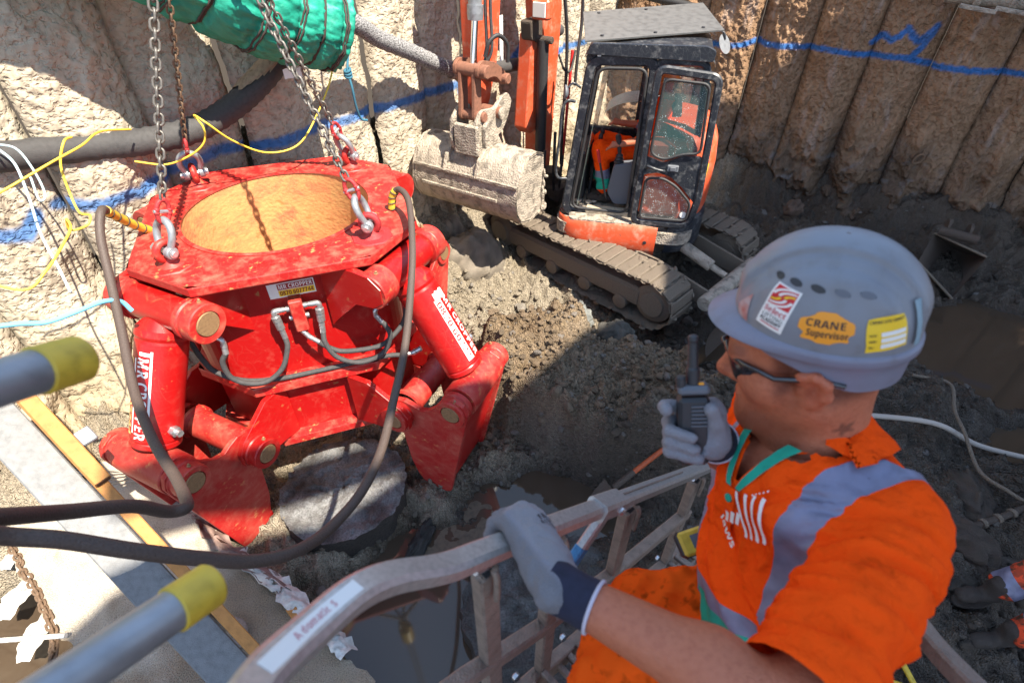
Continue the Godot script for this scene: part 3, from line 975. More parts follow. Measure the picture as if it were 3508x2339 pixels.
# ---------- dusty concrete ledge, front left ----------
func build_platform() -> void:
	var top := 0.42
	var ol := poly([Vector2(-4.6, -2.2), Vector2(-3.95, -2.62), Vector2(-2.88, -2.66), Vector2(-2.45, -2.32), Vector2(-2.1, -2.02), Vector2(-1.83, -1.75), Vector2(-1.36, -1.47), Vector2(-1.02, -1.22), Vector2(-0.72, -0.98), Vector2(-0.9, 0.4), Vector2(-1.9, 0.4), Vector2(-2.36, -1.12), Vector2(-2.62, -1.34), Vector2(-2.98, -1.62), Vector2(-3.2, -1.78), Vector2(-3.7, -2.0)])
	var nn := noise(301, 3.0, 4)
	# densified ragged outline
	var rg := PackedVector2Array()
	for i in ol.size():
		var a := ol[i]
		var b := ol[(i + 1) % ol.size()]
		var k := int(a.distance_to(b) / 0.04) + 1
		for j in k:
			var p := a.lerp(b, float(j) / k)
			rg.append(p + Vector2(nn.get_noise_2d(p.x * 4.0, p.y * 4.0), nn.get_noise_2d(p.x * 4.0 + 50.0, p.y * 4.0)) * 0.035)
	var mb := MB.new()
	var x0 := -4.7
	var z0 := -2.8
	var st := 0.028
	var nu := int(4.1 / st)
	var nv := int(3.3 / st)
	var H := func(x: float, z: float) -> float:
		return top + nn.get_noise_2d(x * 0.5, z * 0.5) * 0.02 + nn.get_noise_2d(x * 2.5, z * 2.5) * 0.008
	var col := func(x: float, z: float) -> Color:
		var a := nn.get_noise_2d(x * 0.7 + 9.0, z * 0.7) * 0.5 + 0.5
		var b := nn.get_noise_2d(x * 2.0, z * 2.0 + 33.0) * 0.5 + 0.5
		var pale := Color(0.60, 0.54, 0.45)
		var dirt := Color(0.30, 0.235, 0.165)
		var k := sstep(-0.35, 0.1, (x + 1.75) * 0.75 + (z + 1.30) * 0.55 + (a - 0.5) * 1.0)
		var cc := pale.lerp(dirt, k * (0.75 + b * 0.25))
		return cc.lerp(Color(0.42, 0.32, 0.22), clampf(b * 2.2 - 1.25, 0, 0.8))
	# solid body: ragged side skirt and a gridded top clipped to the outline
	var closed := ol.duplicate()
	closed.append(ol[0])
	var sd := func(p: Vector3) -> float:
		var q := Vector2(p.x, p.z)
		var d := seg_dist(q, closed)
		if Geometry2D.is_point_in_polygon(q, ol):
			d = -d
		return d + nn.get_noise_2d(q.x * 1.6, q.y * 1.6) * 0.06 + nn.get_noise_2d(q.x * 7.0, q.y * 7.0) * 0.03
	mb.grid(nu, nv, func(i: int, j: int): return V(x0 + i * st, H.call(x0 + i * st, z0 + j * st), z0 + j * st), func(_i: int, _j: int, p: Vector3): return col.call(p.x, p.z), false, Vector3.UP)
	mb = split(mb, sd)[0]
	for i in rg.size():
		var a := rg[i]
		var b := rg[(i + 1) % rg.size()]
		mb.col = Color(0.30, 0.24, 0.17)
		var d := (b - a).normalized()
		a += Vector2(-d.y, d.x) * 0.04
		b += Vector2(-d.y, d.x) * 0.04
		mb.flat([V(a.x, top - 0.02, a.y), V(b.x, top - 0.02, b.y), V(b.x + d.y * 0.05, -0.3, b.y - d.x * 0.05), V(a.x + d.y * 0.05, -0.3, a.y - d.x * 0.05)])
	var o := structure("concrete_ledge", mb, M.concrete)

# ---------- site deck high above, out of the picture, that shades the right of the pit ----------
func build_overhead() -> void:
	var T := thing("site_deck", "timber site deck on steel columns spanning high over the right of the pit", "deck", V(8, 5, 2))
	var ol := poly([Vector2(1.2, 3.4), Vector2(1.80, 2.25), Vector2(2.15, 2.02), Vector2(2.6, 1.82), Vector2(2.95, 1.78), Vector2(3.2, 1.56), Vector2(3.5, 1.25), Vector2(3.83, 0.99), Vector2(4.11, 0.63), Vector2(4.55, 0.09), Vector2(5.25, -0.4), Vector2(5.5, -1.8), Vector2(5.75, -4.4), Vector2(10.5, -4.4), Vector2(10.5, 4.7), Vector2(1.2, 4.7)])
	var mb := MB.new()
	mb.prism(ol, V(0, 9.1, 0), Vector3.RIGHT, Vector3.BACK, 0.12, 0.01)
	obj("deck_board", mb, mat(Color(0.42, 0.32, 0.21), 0.85), T)
	mb = MB.new()
	mb.bar(arr([V(1.7, 9.0, 1.72), V(2.6, 9.0, 1.42), V(3.7, 9.0, 1.0)]), 0.26, 0.2, Vector3.UP, 0.01)
	obj("edge_girder", mb, M.rustorange, T)
	for p in [V(10.2, 0, -4), V(10.2, 0, 1), V(10.2, 0, 4.4), V(5, 0, 4.4)]:
		mb = MB.new()
		mb.rod(p, p + V(0, 9.0, 0), 0.15, 12)
		obj("column", mb, M.rustorange, T)

# ---------- hydraulic pile cropper ----------
var CC := Vector3(-1.4465, 0, -3.0664)
func cd(a: float) -> Vector3:
	return Vector3(cos(deg_to_rad(a)), 0, -sin(deg_to_rad(a)))
func FP(u: float, y: float, a: float) -> Vector3:
	return CC + cd(-70) * a + cd(20) * u + Vector3.UP * y
func octa(ap: float, half: float) -> PackedVector2Array:
	var o := PackedVector2Array()
	var r := Vector2(ap, half).length()
	var da := rad_to_deg(atan2(half, ap))
	for f in [-70.0, 20.0, 110.0, 200.0]:
		for s in [-1, 1]:
			var a := deg_to_rad(f + s * da)
			o.append(Vector2(cos(a), sin(a)) * r)
	return o
func rsquare(ap: float, rad: float, k := 8) -> PackedVector2Array:
	var o := PackedVector2Array()
	for f in [-70.0, 20.0, 110.0, 200.0]:
		var c := Vector2(cos(deg_to_rad(f + 45)), sin(deg_to_rad(f + 45))) * (ap - rad) * sqrt(2.0)
		for i in k + 1:
			var a := deg_to_rad(f + 90.0 * i / k)
			o.append(c + Vector2(cos(a), sin(a)) * rad)
	return o
func slab(mb: MB, pl: PackedVector2Array, y0: float, y1: float, bev := 0.006, hole := PackedVector2Array()) -> void:
	mb.prism(pl, CC + Vector3.UP * y0, Vector3.RIGHT, Vector3.FORWARD, y1 - y0, bev, hole)
func torus(mb: MB, c: Vector3, ax: Vector3, R: float, r: float, k := 20, a0 := 0.0, a1 := TAU, up := Vector3.UP, sides := 8) -> void:
	var e1 := (up - ax * up.dot(ax)).normalized()
	var e2 := ax.cross(e1)
	var p := PackedVector3Array()
	var closed := a1 - a0 > TAU - 0.01
	for i in (k if closed else k + 1):
		var a := a0 + (a1 - a0) * i / k
		p.append(c + (e1 * cos(a) + e2 * sin(a)) * R)
	mb.tube(p, r, sides, true, closed, 1.0, ax)
var eye_at := {}
func build_cropper() -> void:
	var T := thing("pile_cropper", "big red hydraulic pile cropper hanging on four chains over the sawn pile head", "pile cropper", CC + V(0, 0.17, 0), Basis(Vector3.UP, deg_to_rad(20)))
	var mb := MB.new()
	slab(mb, octa(0.77, 0.449), 1.945, 2.0, 0.007, circ(0.552, 56))
	var top := obj("top_plate", mb, M.red_top, T)
	mb = MB.new()
	mb.lathe(CC, Vector3.UP, [[0.572, 2.001], [0.572, 2.008], [0.548, 2.010], [0.546, 2.0]], 56)
	obj("weld_rim", mb, M.red_top, top)
	mb = MB.new()
	letters(mb, "2300KG", 0.05, func(u: float, v: float): return [FP(u - 0.02, 2.0035, 0.655 - v), Vector3.UP])
	obj("raised_weight_mark", mb, M.red_top, top)
	mb = MB.new()
	mb.lathe(CC, Vector3.UP, [[0.552, 1.999], [0.548, 1.6], [0.545, 1.2], [0.545, 0.70]], 56, false, false, true)
	obj("inner_liner", mb, M.liner, T)
	mb = MB.new()
	slab(mb, rsquare(0.605, 0.19), 1.195, 1.944, 0.0, circ(0.56, 48))
	obj("drum", mb, M.red, T)
	# rounded front panel standing proud of the drum, with weld bead
	mb = MB.new()
	slab(mb, octa(0.70, 0.375), 1.135, 1.205, 0.006, circ(0.56, 48))
	var fl := obj("middle_flange", mb, M.red_top, T)
	mb = MB.new()
	slab(mb, octa(0.625, 0.35), 0.72, 1.134, 0.0, circ(0.56, 48))
	obj("lower_skirt", mb, M.red, T)
	mb = MB.new()
	slab(mb, octa(0.70, 0.33), 0.655, 0.719, 0.006, circ(0.56, 48))
	obj("bottom_flange", mb, M.red_top, T)
	# ---- four jaws at the corners ----
	var side_plate := poly([Vector2(1.435, 1.06), Vector2(1.41, 1.13), Vector2(1.34, 1.165), Vector2(1.26, 1.13), Vector2(1.20, 1.04), Vector2(1.14, 0.985), Vector2(1.08, 0.965), Vector2(1.03, 0.985), Vector2(0.97, 1.0), Vector2(0.89, 0.985), Vector2(0.83, 0.92), Vector2(0.82, 0.85), Vector2(0.86, 0.78), Vector2(0.915, 0.68), Vector2(0.93, 0.55), Vector2(0.945, 0.40), Vector2(0.985, 0.26), Vector2(1.03, 0.19), Vector2(1.21, 0.165), Vector2(1.25, 0.19), Vector2(1.42, 0.98)])
	for q: int in 4:
		var ang := -115.0 + 90.0 * q
		var R := cd(ang)
		var Tn := cd(ang + 90.0)
		var J := func(a: float, u: float, y: float) -> Vector3: return CC + R * a + Tn * u + Vector3.UP * y
		# lugs carrying the upper pin under the plate corner
		for s: float in [-1.0, 1.0]:
			mb = MB.new()
			mb.prism(poly([Vector2(0.56, 1.944), Vector2(0.80, 1.944), Vector2(0.90, 1.93), Vector2(0.97, 1.87), Vector2(0.97, 1.78), Vector2(0.90, 1.73), Vector2(0.78, 1.72), Vector2(0.60, 1.55), Vector2(0.56, 1.5)]), CC + Tn * (s * 0.265 - 0.02), R, Vector3.UP, 0.04, 0.004)
			obj("upper_lug", mb, M.red, T)
		for s: float in [-1.0, 1.0]:
			mb = MB.new()
			mb.prism(poly([Vector2(0.60, 1.13), Vector2(0.76, 1.13), Vector2(0.99, 0.985), Vector2(1.035, 0.92), Vector2(1.035, 0.83), Vector2(0.98, 0.77), Vector2(0.9, 0.755), Vector2(0.74, 0.74), Vector2(0.60, 0.72)]), CC + Tn * (s * 0.315 - 0.018), R, Vector3.UP, 0.036, 0.004)
			obj("hinge_bracket", mb, M.red, T)
		# hydraulic ram
		var U: Vector3 = J.call(0.89, 0.0, 1.83)
		var Lo: Vector3 = J.call(1.325, 0.0, 1.05)
		var d := (Lo - U).normalized()
		var ln := (Lo - U).length()
		mb = MB.new()
		mb.lathe(U, d, [[0.060, 0.02], [0.125, 0.10], [0.130, 0.135], [0.122, 0.155], [0.126, 0.17], [0.126, ln - 0.175], [0.122, ln - 0.165], [0.126, ln - 0.158], [0.126, ln - 0.135], [0.118, ln - 0.125], [0.06, ln - 0.125]], 36)
		var ram := obj("ram_cylinder", mb, M.red, T)
		mb = MB.new()
		mb.lathe(U - Tn * 0.24, Tn, [[0.05, 0.0], [0.088, 0.0], [0.092, 0.01], [0.092, 0.47], [0.088, 0.48], [0.05, 0.48]], 28)
		obj("trunnion_tube", mb, M.red, ram)
		mb = MB.new()
		mb.lathe(U + d * 0.3, d, [[0.055, 0.2], [0.055, ln - 0.3 - 0.05]], 18)
		obj("piston_rod", mb, M.steel, ram)
		mb = MB.new()
		var px := (d.cross(Tn)).normalized() * (1.0 if q != 9 else 1.0)
		for s in [1.0]:
			var pc := U + d * (ln - 0.24) + Tn * 0.12
			mb.lathe(pc, Tn, [[0.03, 0.0], [0.03, 0.035], [0.018, 0.036], [0.018, 0.045], [0.02, 0.047], [0.02, 0.065]], 6, false, true)
		obj("bleed_plug", mb, M.zinc, ram)
		# pins with collars
		for pin in [[0.89, 1.83, 0.108, 0.066, 0.245, 0.325, "upper_pin"], [1.325, 1.05, 0.100, 0.062, 0.262, 0.325, "claw_pin"], [0.93, 0.88, 0.098, 0.060, 0.335, 0.395, "hinge_pin"]]:
			var pc: Vector3 = J.call(pin[0], 0.0, pin[1])
			for s: float in [-1.0, 1.0]:
				mb = MB.new()
				var x: Vector3 = Tn * s
				var r: float = pin[2]
				var a0: float = pin[4]
				var a1: float = pin[5]
				mb.lathe(pc, x, [[r * 0.75, a0 - 0.055], [r * 1.02, a0 - 0.05], [r * 1.04, a0 - 0.02], [r * 0.97, a0 - 0.012], [r * 0.97, a0], [r * 1.0, a0 + 0.006], [r, a1 - 0.012], [r * 0.96, a1 - 0.004], [pin[3] + 0.004, a1 - 0.004], [pin[3] + 0.002, a1 - 0.014]], 32)
				var col := obj(pin[6] + "_collar", mb, M.red_top if pin[6] != "hinge_pin" else M.red, T)
				mb = MB.new()
				mb.lathe(pc, x, [[pin[3], 0.1], [pin[3], pin[5] - 0.008], [pin[3] * 0.94, pin[5] - 0.001]], 28, false, true)
				obj("pin_end", mb, M.pin, col)
				mb = MB.new()
				var gd := (Vector3.UP * 0.75 - R * 0.2 * s).normalized()
				mb.lathe(pc + x * (a0 + 0.03) + gd * (r * 0.98), gd, [[0.011, -0.004], [0.011, 0.008], [0.007, 0.009], [0.007, 0.018], [0.004, 0.021]], 8, false, true)
				obj("grease_nipple", mb, M.pin, col)
		# claw
		mb = MB.new()
		mb.prism(side_plate, CC - Tn * 0.266, R, Vector3.UP, 0.034, 0.005)
		obj("claw_plate", mb, M.red_top, T)
		mb = MB.new()
		mb.prism(side_plate, CC + Tn * 0.232, R, Vector3.UP, 0.034, 0.005)
		var cl := obj("claw_plate", mb, M.red_top, T)
		mb = MB.new()
		# outer web, set back between the side plates, and the cutting edge
		mb.flat([J.call(1.385, -0.232, 0.95), J.call(1.385, 0.232, 0.95), J.call(1.215, 0.232, 0.19), J.call(1.215, -0.232, 0.19)])
		mb.flat([J.call(1.355, -0.232, 0.95), J.call(1.355, 0.232, 0.95), J.call(1.185, 0.232, 0.19), J.call(1.185, -0.232, 0.19)])
		mb.flat([J.call(1.385, -0.232, 0.95), J.call(1.385, 0.232, 0.95), J.call(1.355, 0.232, 0.95), J.call(1.355, -0.232, 0.95)])
		obj("claw_web", mb, M.red, cl)
		mb = MB.new()
		mb.box(J.call(1.09, 0.0, 0.215), V(0.22, 0.04, 0.46), 0.006, Basis(R, Vector3.UP, Tn))
		obj("cutting_edge", mb, M.red, cl)
		mb = MB.new()
		mb.lathe(J.call(0.93, -0.231, 0.88), Tn, [[0.10, 0.0], [0.115, 0.01], [0.112, 0.03], [0.092, 0.045], [0.090, 0.41], [0.112, 0.43], [0.115, 0.45], [0.10, 0.462]], 28)
		obj("hinge_barrel", mb, M.red_top, cl)
		mb = MB.new()
		mb.lathe(J.call(1.325, -0.2, 1.05), Tn, [[0.06, 0.0], [0.112, 0.003], [0.116, 0.012], [0.116, 0.388], [0.112, 0.397], [0.06, 0.4]], 30)
		obj("rod_eye", mb, M.red_top, ram)
		# lifting eye on the plate corner
		mb = MB.new()
		var ea := ang + (-3.0 if q != 2 else 1.0)
		var E := CC + cd(ea) * 0.735 + Vector3.UP * 2.0
		var ax := cd(ea + 90.0) if q == 0 or q == 2 else cd(ea + 60.0)
		if q == 1:
			ax = cd(-25.0 - 68.0)
		if q == 2:
			ax = cd(-30.0)
		mb.lathe(E, Vector3.UP, [[0.075, 0.0005], [0.07, 0.006], [0.045, 0.018], [0.034, 0.035], [0.028, 0.05]], 20, false, false, true)
		torus(mb, E + V(0, 0.082, 0), ax, 0.046, 0.021, 22)
		mb.lathe(E, Vector3.UP, [[0.12, 0.0004], [0.115, 0.007], [0.07, 0.008]], 8)
		var eye := obj("lifting_eye", mb, M.redlink if q == 1 else M.red_top, T)
		eye_at[q] = [E + V(0, 0.082, 0), ax]
	# stickers
	mb = MB.new()
	var put := func(u: float, v: float): return [FP(u, v, 0.6085), cd(-70)]
	var rect := func(m: MB, x0: float, y0: float, x1: float, y1: float, pf: Callable, nx := 6):
		m.grid(nx, 2, func(i: int, j: int): return pf.call(lerpf(x0, x1, float(i) / (nx - 1)), y0 if j == 0 else y1)[0], null, false, pf.call(x0, y0)[1])
	rect.call(mb, -0.125, 1.748, 0.125, 1.842, put)
	var st := obj("maker_sticker", mb, M.white, T)
	mb = MB.new()
	put = func(u: float, v: float): return [FP(u, v, 0.6098), cd(-70)]
	rect.call(mb, -0.073, 1.756, 0.119, 1.794, put)
	obj("yellow_band", mb, M.stick_yellow, st)
	mb = MB.new()
	rect.call(mb, -0.073, 1.798, 0.119, 1.836, put)
	obj("red_band", mb, mat(Color(0.30, 0.03, 0.03), 0.6), st)
	mb = MB.new()
	letters(mb, "MR CROPPER", 0.027, func(u: float, v: float): return [FP(u + 0.023, v + 1.817, 0.6110), cd(-70)], true, -0.180)
	obj("sticker_name", mb, M.white, st)
	mb = MB.new()
	letters(mb, "0870 6077744", 0.027, func(u: float, v: float): return [FP(u + 0.023, v + 1.775, 0.6110), cd(-70)], true, -0.180)
	obj("sticker_number", mb, mat(Color(0.22, 0.02, 0.02), 0.6), st)
	# lettering down the two front rams: arc position th, run s from the top
	for q: int in [0, 1]:
		var ang := -115.0 + 90.0 * q
		var R := cd(ang)
		var Tn := cd(ang + 90.0)
		var U := CC + R * 0.89 + Vector3.UP * 1.83
		var Lo := CC + R * 1.325 + Vector3.UP * 1.05
		var d := (Lo - U).normalized()
		var e1 := (R - d * R.dot(d)).normalized()
		var dirw := 1.0 if q == 1 else -1.0
		var mid := 0.15 if q == 1 else 0.02
		var ramput := func(off: float, r: float): return func(u: float, v: float):
			var th := mid + (v + off) / 0.127
			var n := e1 * cos(th) + Tn * sin(th)
			return [U + d * (0.475 + u) + n * r, n]
		if q == 1:
			mb = MB.new()
			var pf: Callable = ramput.call(-0.035, 0.1272)
			mb.grid(20, 8, func(i: int, j: int): return pf.call(-0.22 + 0.44 * i / 19.0, -0.016 - 0.022 + 0.048 * j / 7.0)[0], null, false, e1)
			obj("ram_sticker", mb, M.white, T)
			mb = MB.new()
			letters(mb, "0870 60777", 0.036, ramput.call(-0.052, 0.1279), true, -0.40)
			obj("ram_number", mb, M.inkred, T)
			mb = MB.new()
			letters(mb, "MR CROPPER", 0.040, ramput.call(0.016, 0.1275), true, -0.43)
			obj("ram_name", mb, M.white, T)
			mb = MB.new()
			pf = ramput.call(0.0, 0.1272)
			mb.grid(5, 8, func(i: int, j: int): return pf.call(-0.265 + 0.05 * i / 4.0 + 0.006 * sin(j * 2.1), -0.06 + 0.095 * j / 7.0)[0], null, false, e1)
			obj("ram_sticker_end", mb, M.white, T)
		else:
			mb = MB.new()
			letters(mb, "MR CROPPER", 0.060, ramput.call(0.03, 0.1275), true, -0.46)
			obj("ram_name", mb, M.white, T)
			mb = MB.new()
			var pf: Callable = ramput.call(0.03, 0.1272)
			for b in [[-0.27, 0.20, 0.038, 0.05], [-0.26, -0.24, -0.02, 0.05], [-0.22, 0.2, -0.05, -0.04]]:
				mb.grid(20, 3, func(i: int, j: int): return pf.call(lerpf(b[0], b[1], i / 19.0), lerpf(b[2], b[3], j / 2.0))[0], null, false, e1)
			obj("ram_sticker", mb, M.white, T)
			mb = MB.new()
			letters(mb, "0870 607744", 0.042, ramput.call(-0.052, 0.1275), true, -0.44)
			obj("ram_number", mb, mat(Color(0.75, 0.55, 0.2), 0.6), T)
	# valve block with fittings and short hoses on the front panel
	mb = MB.new()
	mb.box(FP(0.0, 1.65, 0.648), V(0.072, 0.21, 0.08), 0.006, Basis(cd(20), Vector3.UP, cd(-70)))
	var vb := obj("valve_block", mb, M.red_top, T)
	var hexes := func(_m: MB, a: Vector3, b: Vector3, r: float):
		var dd := (b - a)
		var m := MB.new()
		m.lathe(a, dd, [[r * 0.75, 0.0], [r, 0.003], [r, dd.length() * 0.36], [r * 0.7, dd.length() * 0.37], [r * 0.7, dd.length() * 0.44], [r * 0.95, dd.length() * 0.45], [r * 0.95, dd.length() * 0.97], [r * 0.6, dd.length()]], 6, true, true)
		obj("hose_nut", m, M.zinc, vb)
	mb = null
	hexes.call(mb, FP(-0.036, 1.70, 0.66), FP(-0.10, 1.705, 0.665), 0.017)
	mb = MB.new()
	mb.tube(curve([FP(-0.085, 1.705, 0.665), FP(-0.118, 1.705, 0.668), FP(-0.124, 1.69, 0.67), FP(-0.122, 1.655, 0.67)], 5), 0.016, 10)
	obj("hose_elbow", mb, M.zinc, vb)
	hexes.call(mb, FP(-0.122, 1.675, 0.67), FP(-0.113, 1.585, 0.672), 0.027)
	hexes.call(mb, FP(-0.113, 1.587, 0.672), FP(-0.108, 1.515, 0.675), 0.019)
	hexes.call(mb, FP(0.036, 1.705, 0.66), FP(0.10, 1.71, 0.665), 0.017)
	mb = MB.new()
	mb.tube(curve([FP(0.08, 1.708, 0.665), FP(0.115, 1.708, 0.668), FP(0.122, 1.69, 0.67), FP(0.118, 1.65, 0.67)], 5), 0.016, 10)
	obj("hose_elbow", mb, M.zinc, vb)
	hexes.call(mb, FP(0.118, 1.675, 0.67), FP(0.109, 1.585, 0.672), 0.027)
	hexes.call(mb, FP(0.109, 1.587, 0.672), FP(0.101, 1.505, 0.68), 0.019)
	hexes.call(mb, FP(-0.01, 1.545, 0.665), FP(0.022, 1.495, 0.685), 0.017)
	hexes.call(mb, FP(0.018, 1.50, 0.683), FP(0.068, 1.455, 0.70), 0.016)
	mb = MB.new()
	mb.lathe(FP(0.036, 1.63, 0.65), cd(20), [[0.016, 0], [0.016, 0.018]], 6, false, true)
	obj("valve_bolt", mb, M.zinc, vb)
	mb = MB.new()
	mb.lathe(FP(-0.036, 1.63, 0.65), -cd(20), [[0.016, 0], [0.016, 0.018]], 6, false, true)
	obj("valve_bolt", mb, M.zinc, vb)
	hexes.call(mb, FP(-0.41, 1.61, 0.735), FP(-0.415, 1.545, 0.748), 0.019)
	mb = MB.new()
	mb.tube(curve([FP(-0.47, 1.64, 0.69), FP(-0.43, 1.645, 0.72), FP(-0.408, 1.63, 0.735), FP(-0.408, 1.60, 0.74)], 5), 0.015, 10)
	obj("hose_elbow", mb, M.zinc, vb)
	hexes.call(mb, FP(0.415, 1.58, 0.72), FP(0.445, 1.525, 0.73), 0.017)
	mb = MB.new()
	mb.tube(curve([FP(0.50, 1.635, 0.70), FP(0.46, 1.635, 0.70), FP(0.42, 1.61, 0.715), FP(0.415, 1.575, 0.72)], 5), 0.014, 10)
	obj("hose_elbow", mb, M.zinc, vb)
	hexes.call(mb, FP(0.52, 1.20, 0.68), FP(0.60, 1.195, 0.68), 0.016)
	hexes.call(mb, FP(0.60, 1.195, 0.68), FP(0.66, 1.225, 0.69), 0.020)
	var hz := [
		[[-0.108, 1.52, 0.675], [-0.112, 1.46, 0.70], [-0.17, 1.35, 0.735], [-0.27, 1.29, 0.75], [-0.37, 1.31, 0.755], [-0.44, 1.38, 0.755], [-0.45, 1.49, 0.75], [-0.416, 1.55, 0.748]],
		[[0.101, 1.51, 0.68], [0.10, 1.44, 0.71], [0.15, 1.33, 0.73], [0.27, 1.265, 0.74], [0.41, 1.30, 0.745], [0.475, 1.42, 0.745], [0.46, 1.50, 0.735], [0.44, 1.53, 0.73]],
		[[0.065, 1.457, 0.70], [0.12, 1.40, 0.71], [0.20, 1.36, 0.72], [0.39, 1.35, 0.73], [0.49, 1.38, 0.70], [0.58, 1.45, 0.66], [0.62, 1.55, 0.6]],
		[[0.52, 1.20, 0.68], [0.45, 1.225, 0.69], [0.29, 1.235, 0.695], [0.01, 1.228, 0.685], [-0.23, 1.245, 0.695], [-0.41, 1.29, 0.69], [-0.53, 1.37, 0.66], [-0.58, 1.46, 0.62], [-0.62, 1.58, 0.55]]]
	for h in hz:
		mb = MB.new()
		var ps := []
		for q in h:
			ps.append(FP(q[0], q[1], q[2]))
		mb.tube(curve(ps, 8), 0.0155, 10)
		obj("short_hose", mb, M.rubber_dusty, vb)

# ---------- chains ----------
var APEX := Vector3(-1.4465, 3.93, -3.0664)
func link_mesh(pitch: float, r: float, w: float) -> ArrayMesh:
	var p := PackedVector3Array()
	var hl := pitch * 0.5 + r - w * 0.5
	for i in 8:
		var a := PI * i / 7.0
		p.append(V(cos(a) * w * 0.5, hl + sin(a) * w * 0.5, 0))
	for i in 8:
		var a := PI + PI * i / 7.0
		p.append(V(cos(a) * w * 0.5, -hl + sin(a) * w * 0.5, 0))
	var mb := MB.new()
	mb.tube(p, r, 8, false, true, 1.0, Vector3.BACK)
	return mb.mesh()
func build_chains() -> void:
	var big := link_mesh(0.0400, 0.0068, 0.034)
	var small := link_mesh(0.0355, 0.0056, 0.028)
	var names := {0: "grey lifting chain at the front left corner of the red plate", 1: "grey lifting chain crossing the cropper opening to its front right corner", 2: "lifting chain to the back right corner with a red connecting link", 3: "thinner brown lifting chain at the back left corner of the red plate"}
	for q: int in 4:
		var E: Vector3 = eye_at[q][0]
		var ax: Vector3 = eye_at[q][1]
		var T := thing("lifting_chain", names[q], "chain", E, Basis.IDENTITY, "four chains holding the cropper")
		var d := (APEX - E).normalized()
		# shackle: pin through the eye, bow leaning along the chain
		var up := (d - ax * d.dot(ax)).normalized()
		var side := ax
		var mb := MB.new()
		var bow := curve([E - side * 0.046 - up * 0.004, E - side * 0.048 + up * 0.03, E - side * 0.060 + up * 0.085, E - side * 0.046 + up * 0.135, E + up * 0.160, E + side * 0.046 + up * 0.135, E + side * 0.060 + up * 0.085, E + side * 0.048 + up * 0.03, E + side * 0.046 - up * 0.004], 5)
		var rr := []
		for i in bow.size():
			rr.append(0.0165 + 0.003 * sin(PI * i / (bow.size() - 1.0)))
		mb.tube(bow, rr, 10)
		var bo := obj("shackle_bow", mb, M.galv, T)
		for s: float in [-1.0, 1.0]:
			mb = MB.new()
			mb.lathe(E + side * s * 0.030, side * s, [[0.018, 0.0], [0.033, 0.002], [0.033, 0.030], [0.029, 0.034]], 18, true, true)
			obj("shackle_ear", mb, M.galv, bo)
		mb = MB.new()
		mb.rod(E - side * 0.075, E + side * 0.082, 0.0165, 14, 0.003)
		mb.lathe(E - side * 0.062, -side, [[0.026, 0.0], [0.026, 0.022], [0.018, 0.026]], 6, true, true)
		mb.lathe(E + side * 0.066, side, [[0.022, 0.0], [0.022, 0.008], [0.014, 0.010]], 16, true, true)
		obj("shackle_pin", mb, M.zinc, bo)
		# red two-part connecting link
		var P := E + up * 0.150
		var dd := (APEX - P).normalized()
		var sx := dd.cross(side).normalized()
		var sz := sx.cross(dd).normalized()
		var cl: MeshInstance3D
		for s: float in [-1.0, 1.0]:
			mb = MB.new()
			var w := PackedVector3Array()
			for i in 13:
				var a := -PI * 0.5 + PI * i / 12.0
				w.append(P + dd * (0.052 + s * 0.010) + (sx * sin(a) * 0.031 + dd * s * (cos(a) * 0.048)))
			mb.tube(w, 0.0115, 8)
			for e: float in [-1.0, 1.0]:
				mb.ball(P + dd * 0.052 + dd * s * 0.008 + sx * e * 0.032, V(0.015, 0.015, 0.015), 10)
			cl = obj("connecting_link", mb, M.redlink, T)
		mb = MB.new()
		mb.rod(P + dd * 0.052 - sx * 0.047, P + dd * 0.052 + sx * 0.047, 0.010, 10, 0.002)
		obj("link_bolt", mb, M.zinc, cl)
		# links
		var me := big if q != 3 else small
		var pitch := 0.0400 if q != 3 else 0.0355
		var A := P + dd * 0.112
		var ln := (APEX - A).length()
		var cnt := int(ln / pitch)
		var sag := 0.012
		for k in cnt:
			var t := (k + 0.5) / cnt
			var c := A.lerp(APEX, t) + V(rnd(-1, 1), 0, rnd(-1, 1)) * 0.0012 - Vector3.UP * sag * sin(PI * t)
			var bs := along(A, APEX, sx.rotated(dd, 0.5 + t * 1.4 * (1 if q % 2 == 0 else -1)))
			bs = bs.rotated(dd, (PI * 0.5 if k % 2 == 1 else 0.0) + rnd(-0.16, 0.16))
			shared("chain_link", me, M.chain if q != 3 else M.chain_rust, T, Transform3D(bs, c))
	# the crane hook and master ring that all four hang on, above the picture
	var H := thing("crane_hook", "steel crane hook and master ring above the red cropper", "hook", APEX)
	var hb := MB.new()
	torus(hb, APEX + V(0, 0.07, 0), V(0.9, 0, 0.43).normalized(), 0.08, 0.014, 24)
	obj("master_ring", hb, M.chain, H)
	hb = MB.new()
	torus(hb, APEX + V(0, 0.20, 0), V(0.43, 0, -0.9).normalized(), 0.07, 0.028, 20, PI * 0.25, PI * 1.75)
	hb.rod(APEX + V(0, 0.25, 0), APEX + V(0, 0.6, 0), 0.09, 16, 0.02)
	obj("hook_block", hb, M.yellow, H)
	hb = MB.new()
	hb.rod(APEX + V(0.03, 0.5, 0), APEX + V(0.03, 16, 0), 0.012, 8)
	hb.rod(APEX + V(-0.03, 0.5, 0), APEX + V(-0.03, 16, 0), 0.012, 8)
	obj("hoist_rope", hb, M.wire, H)

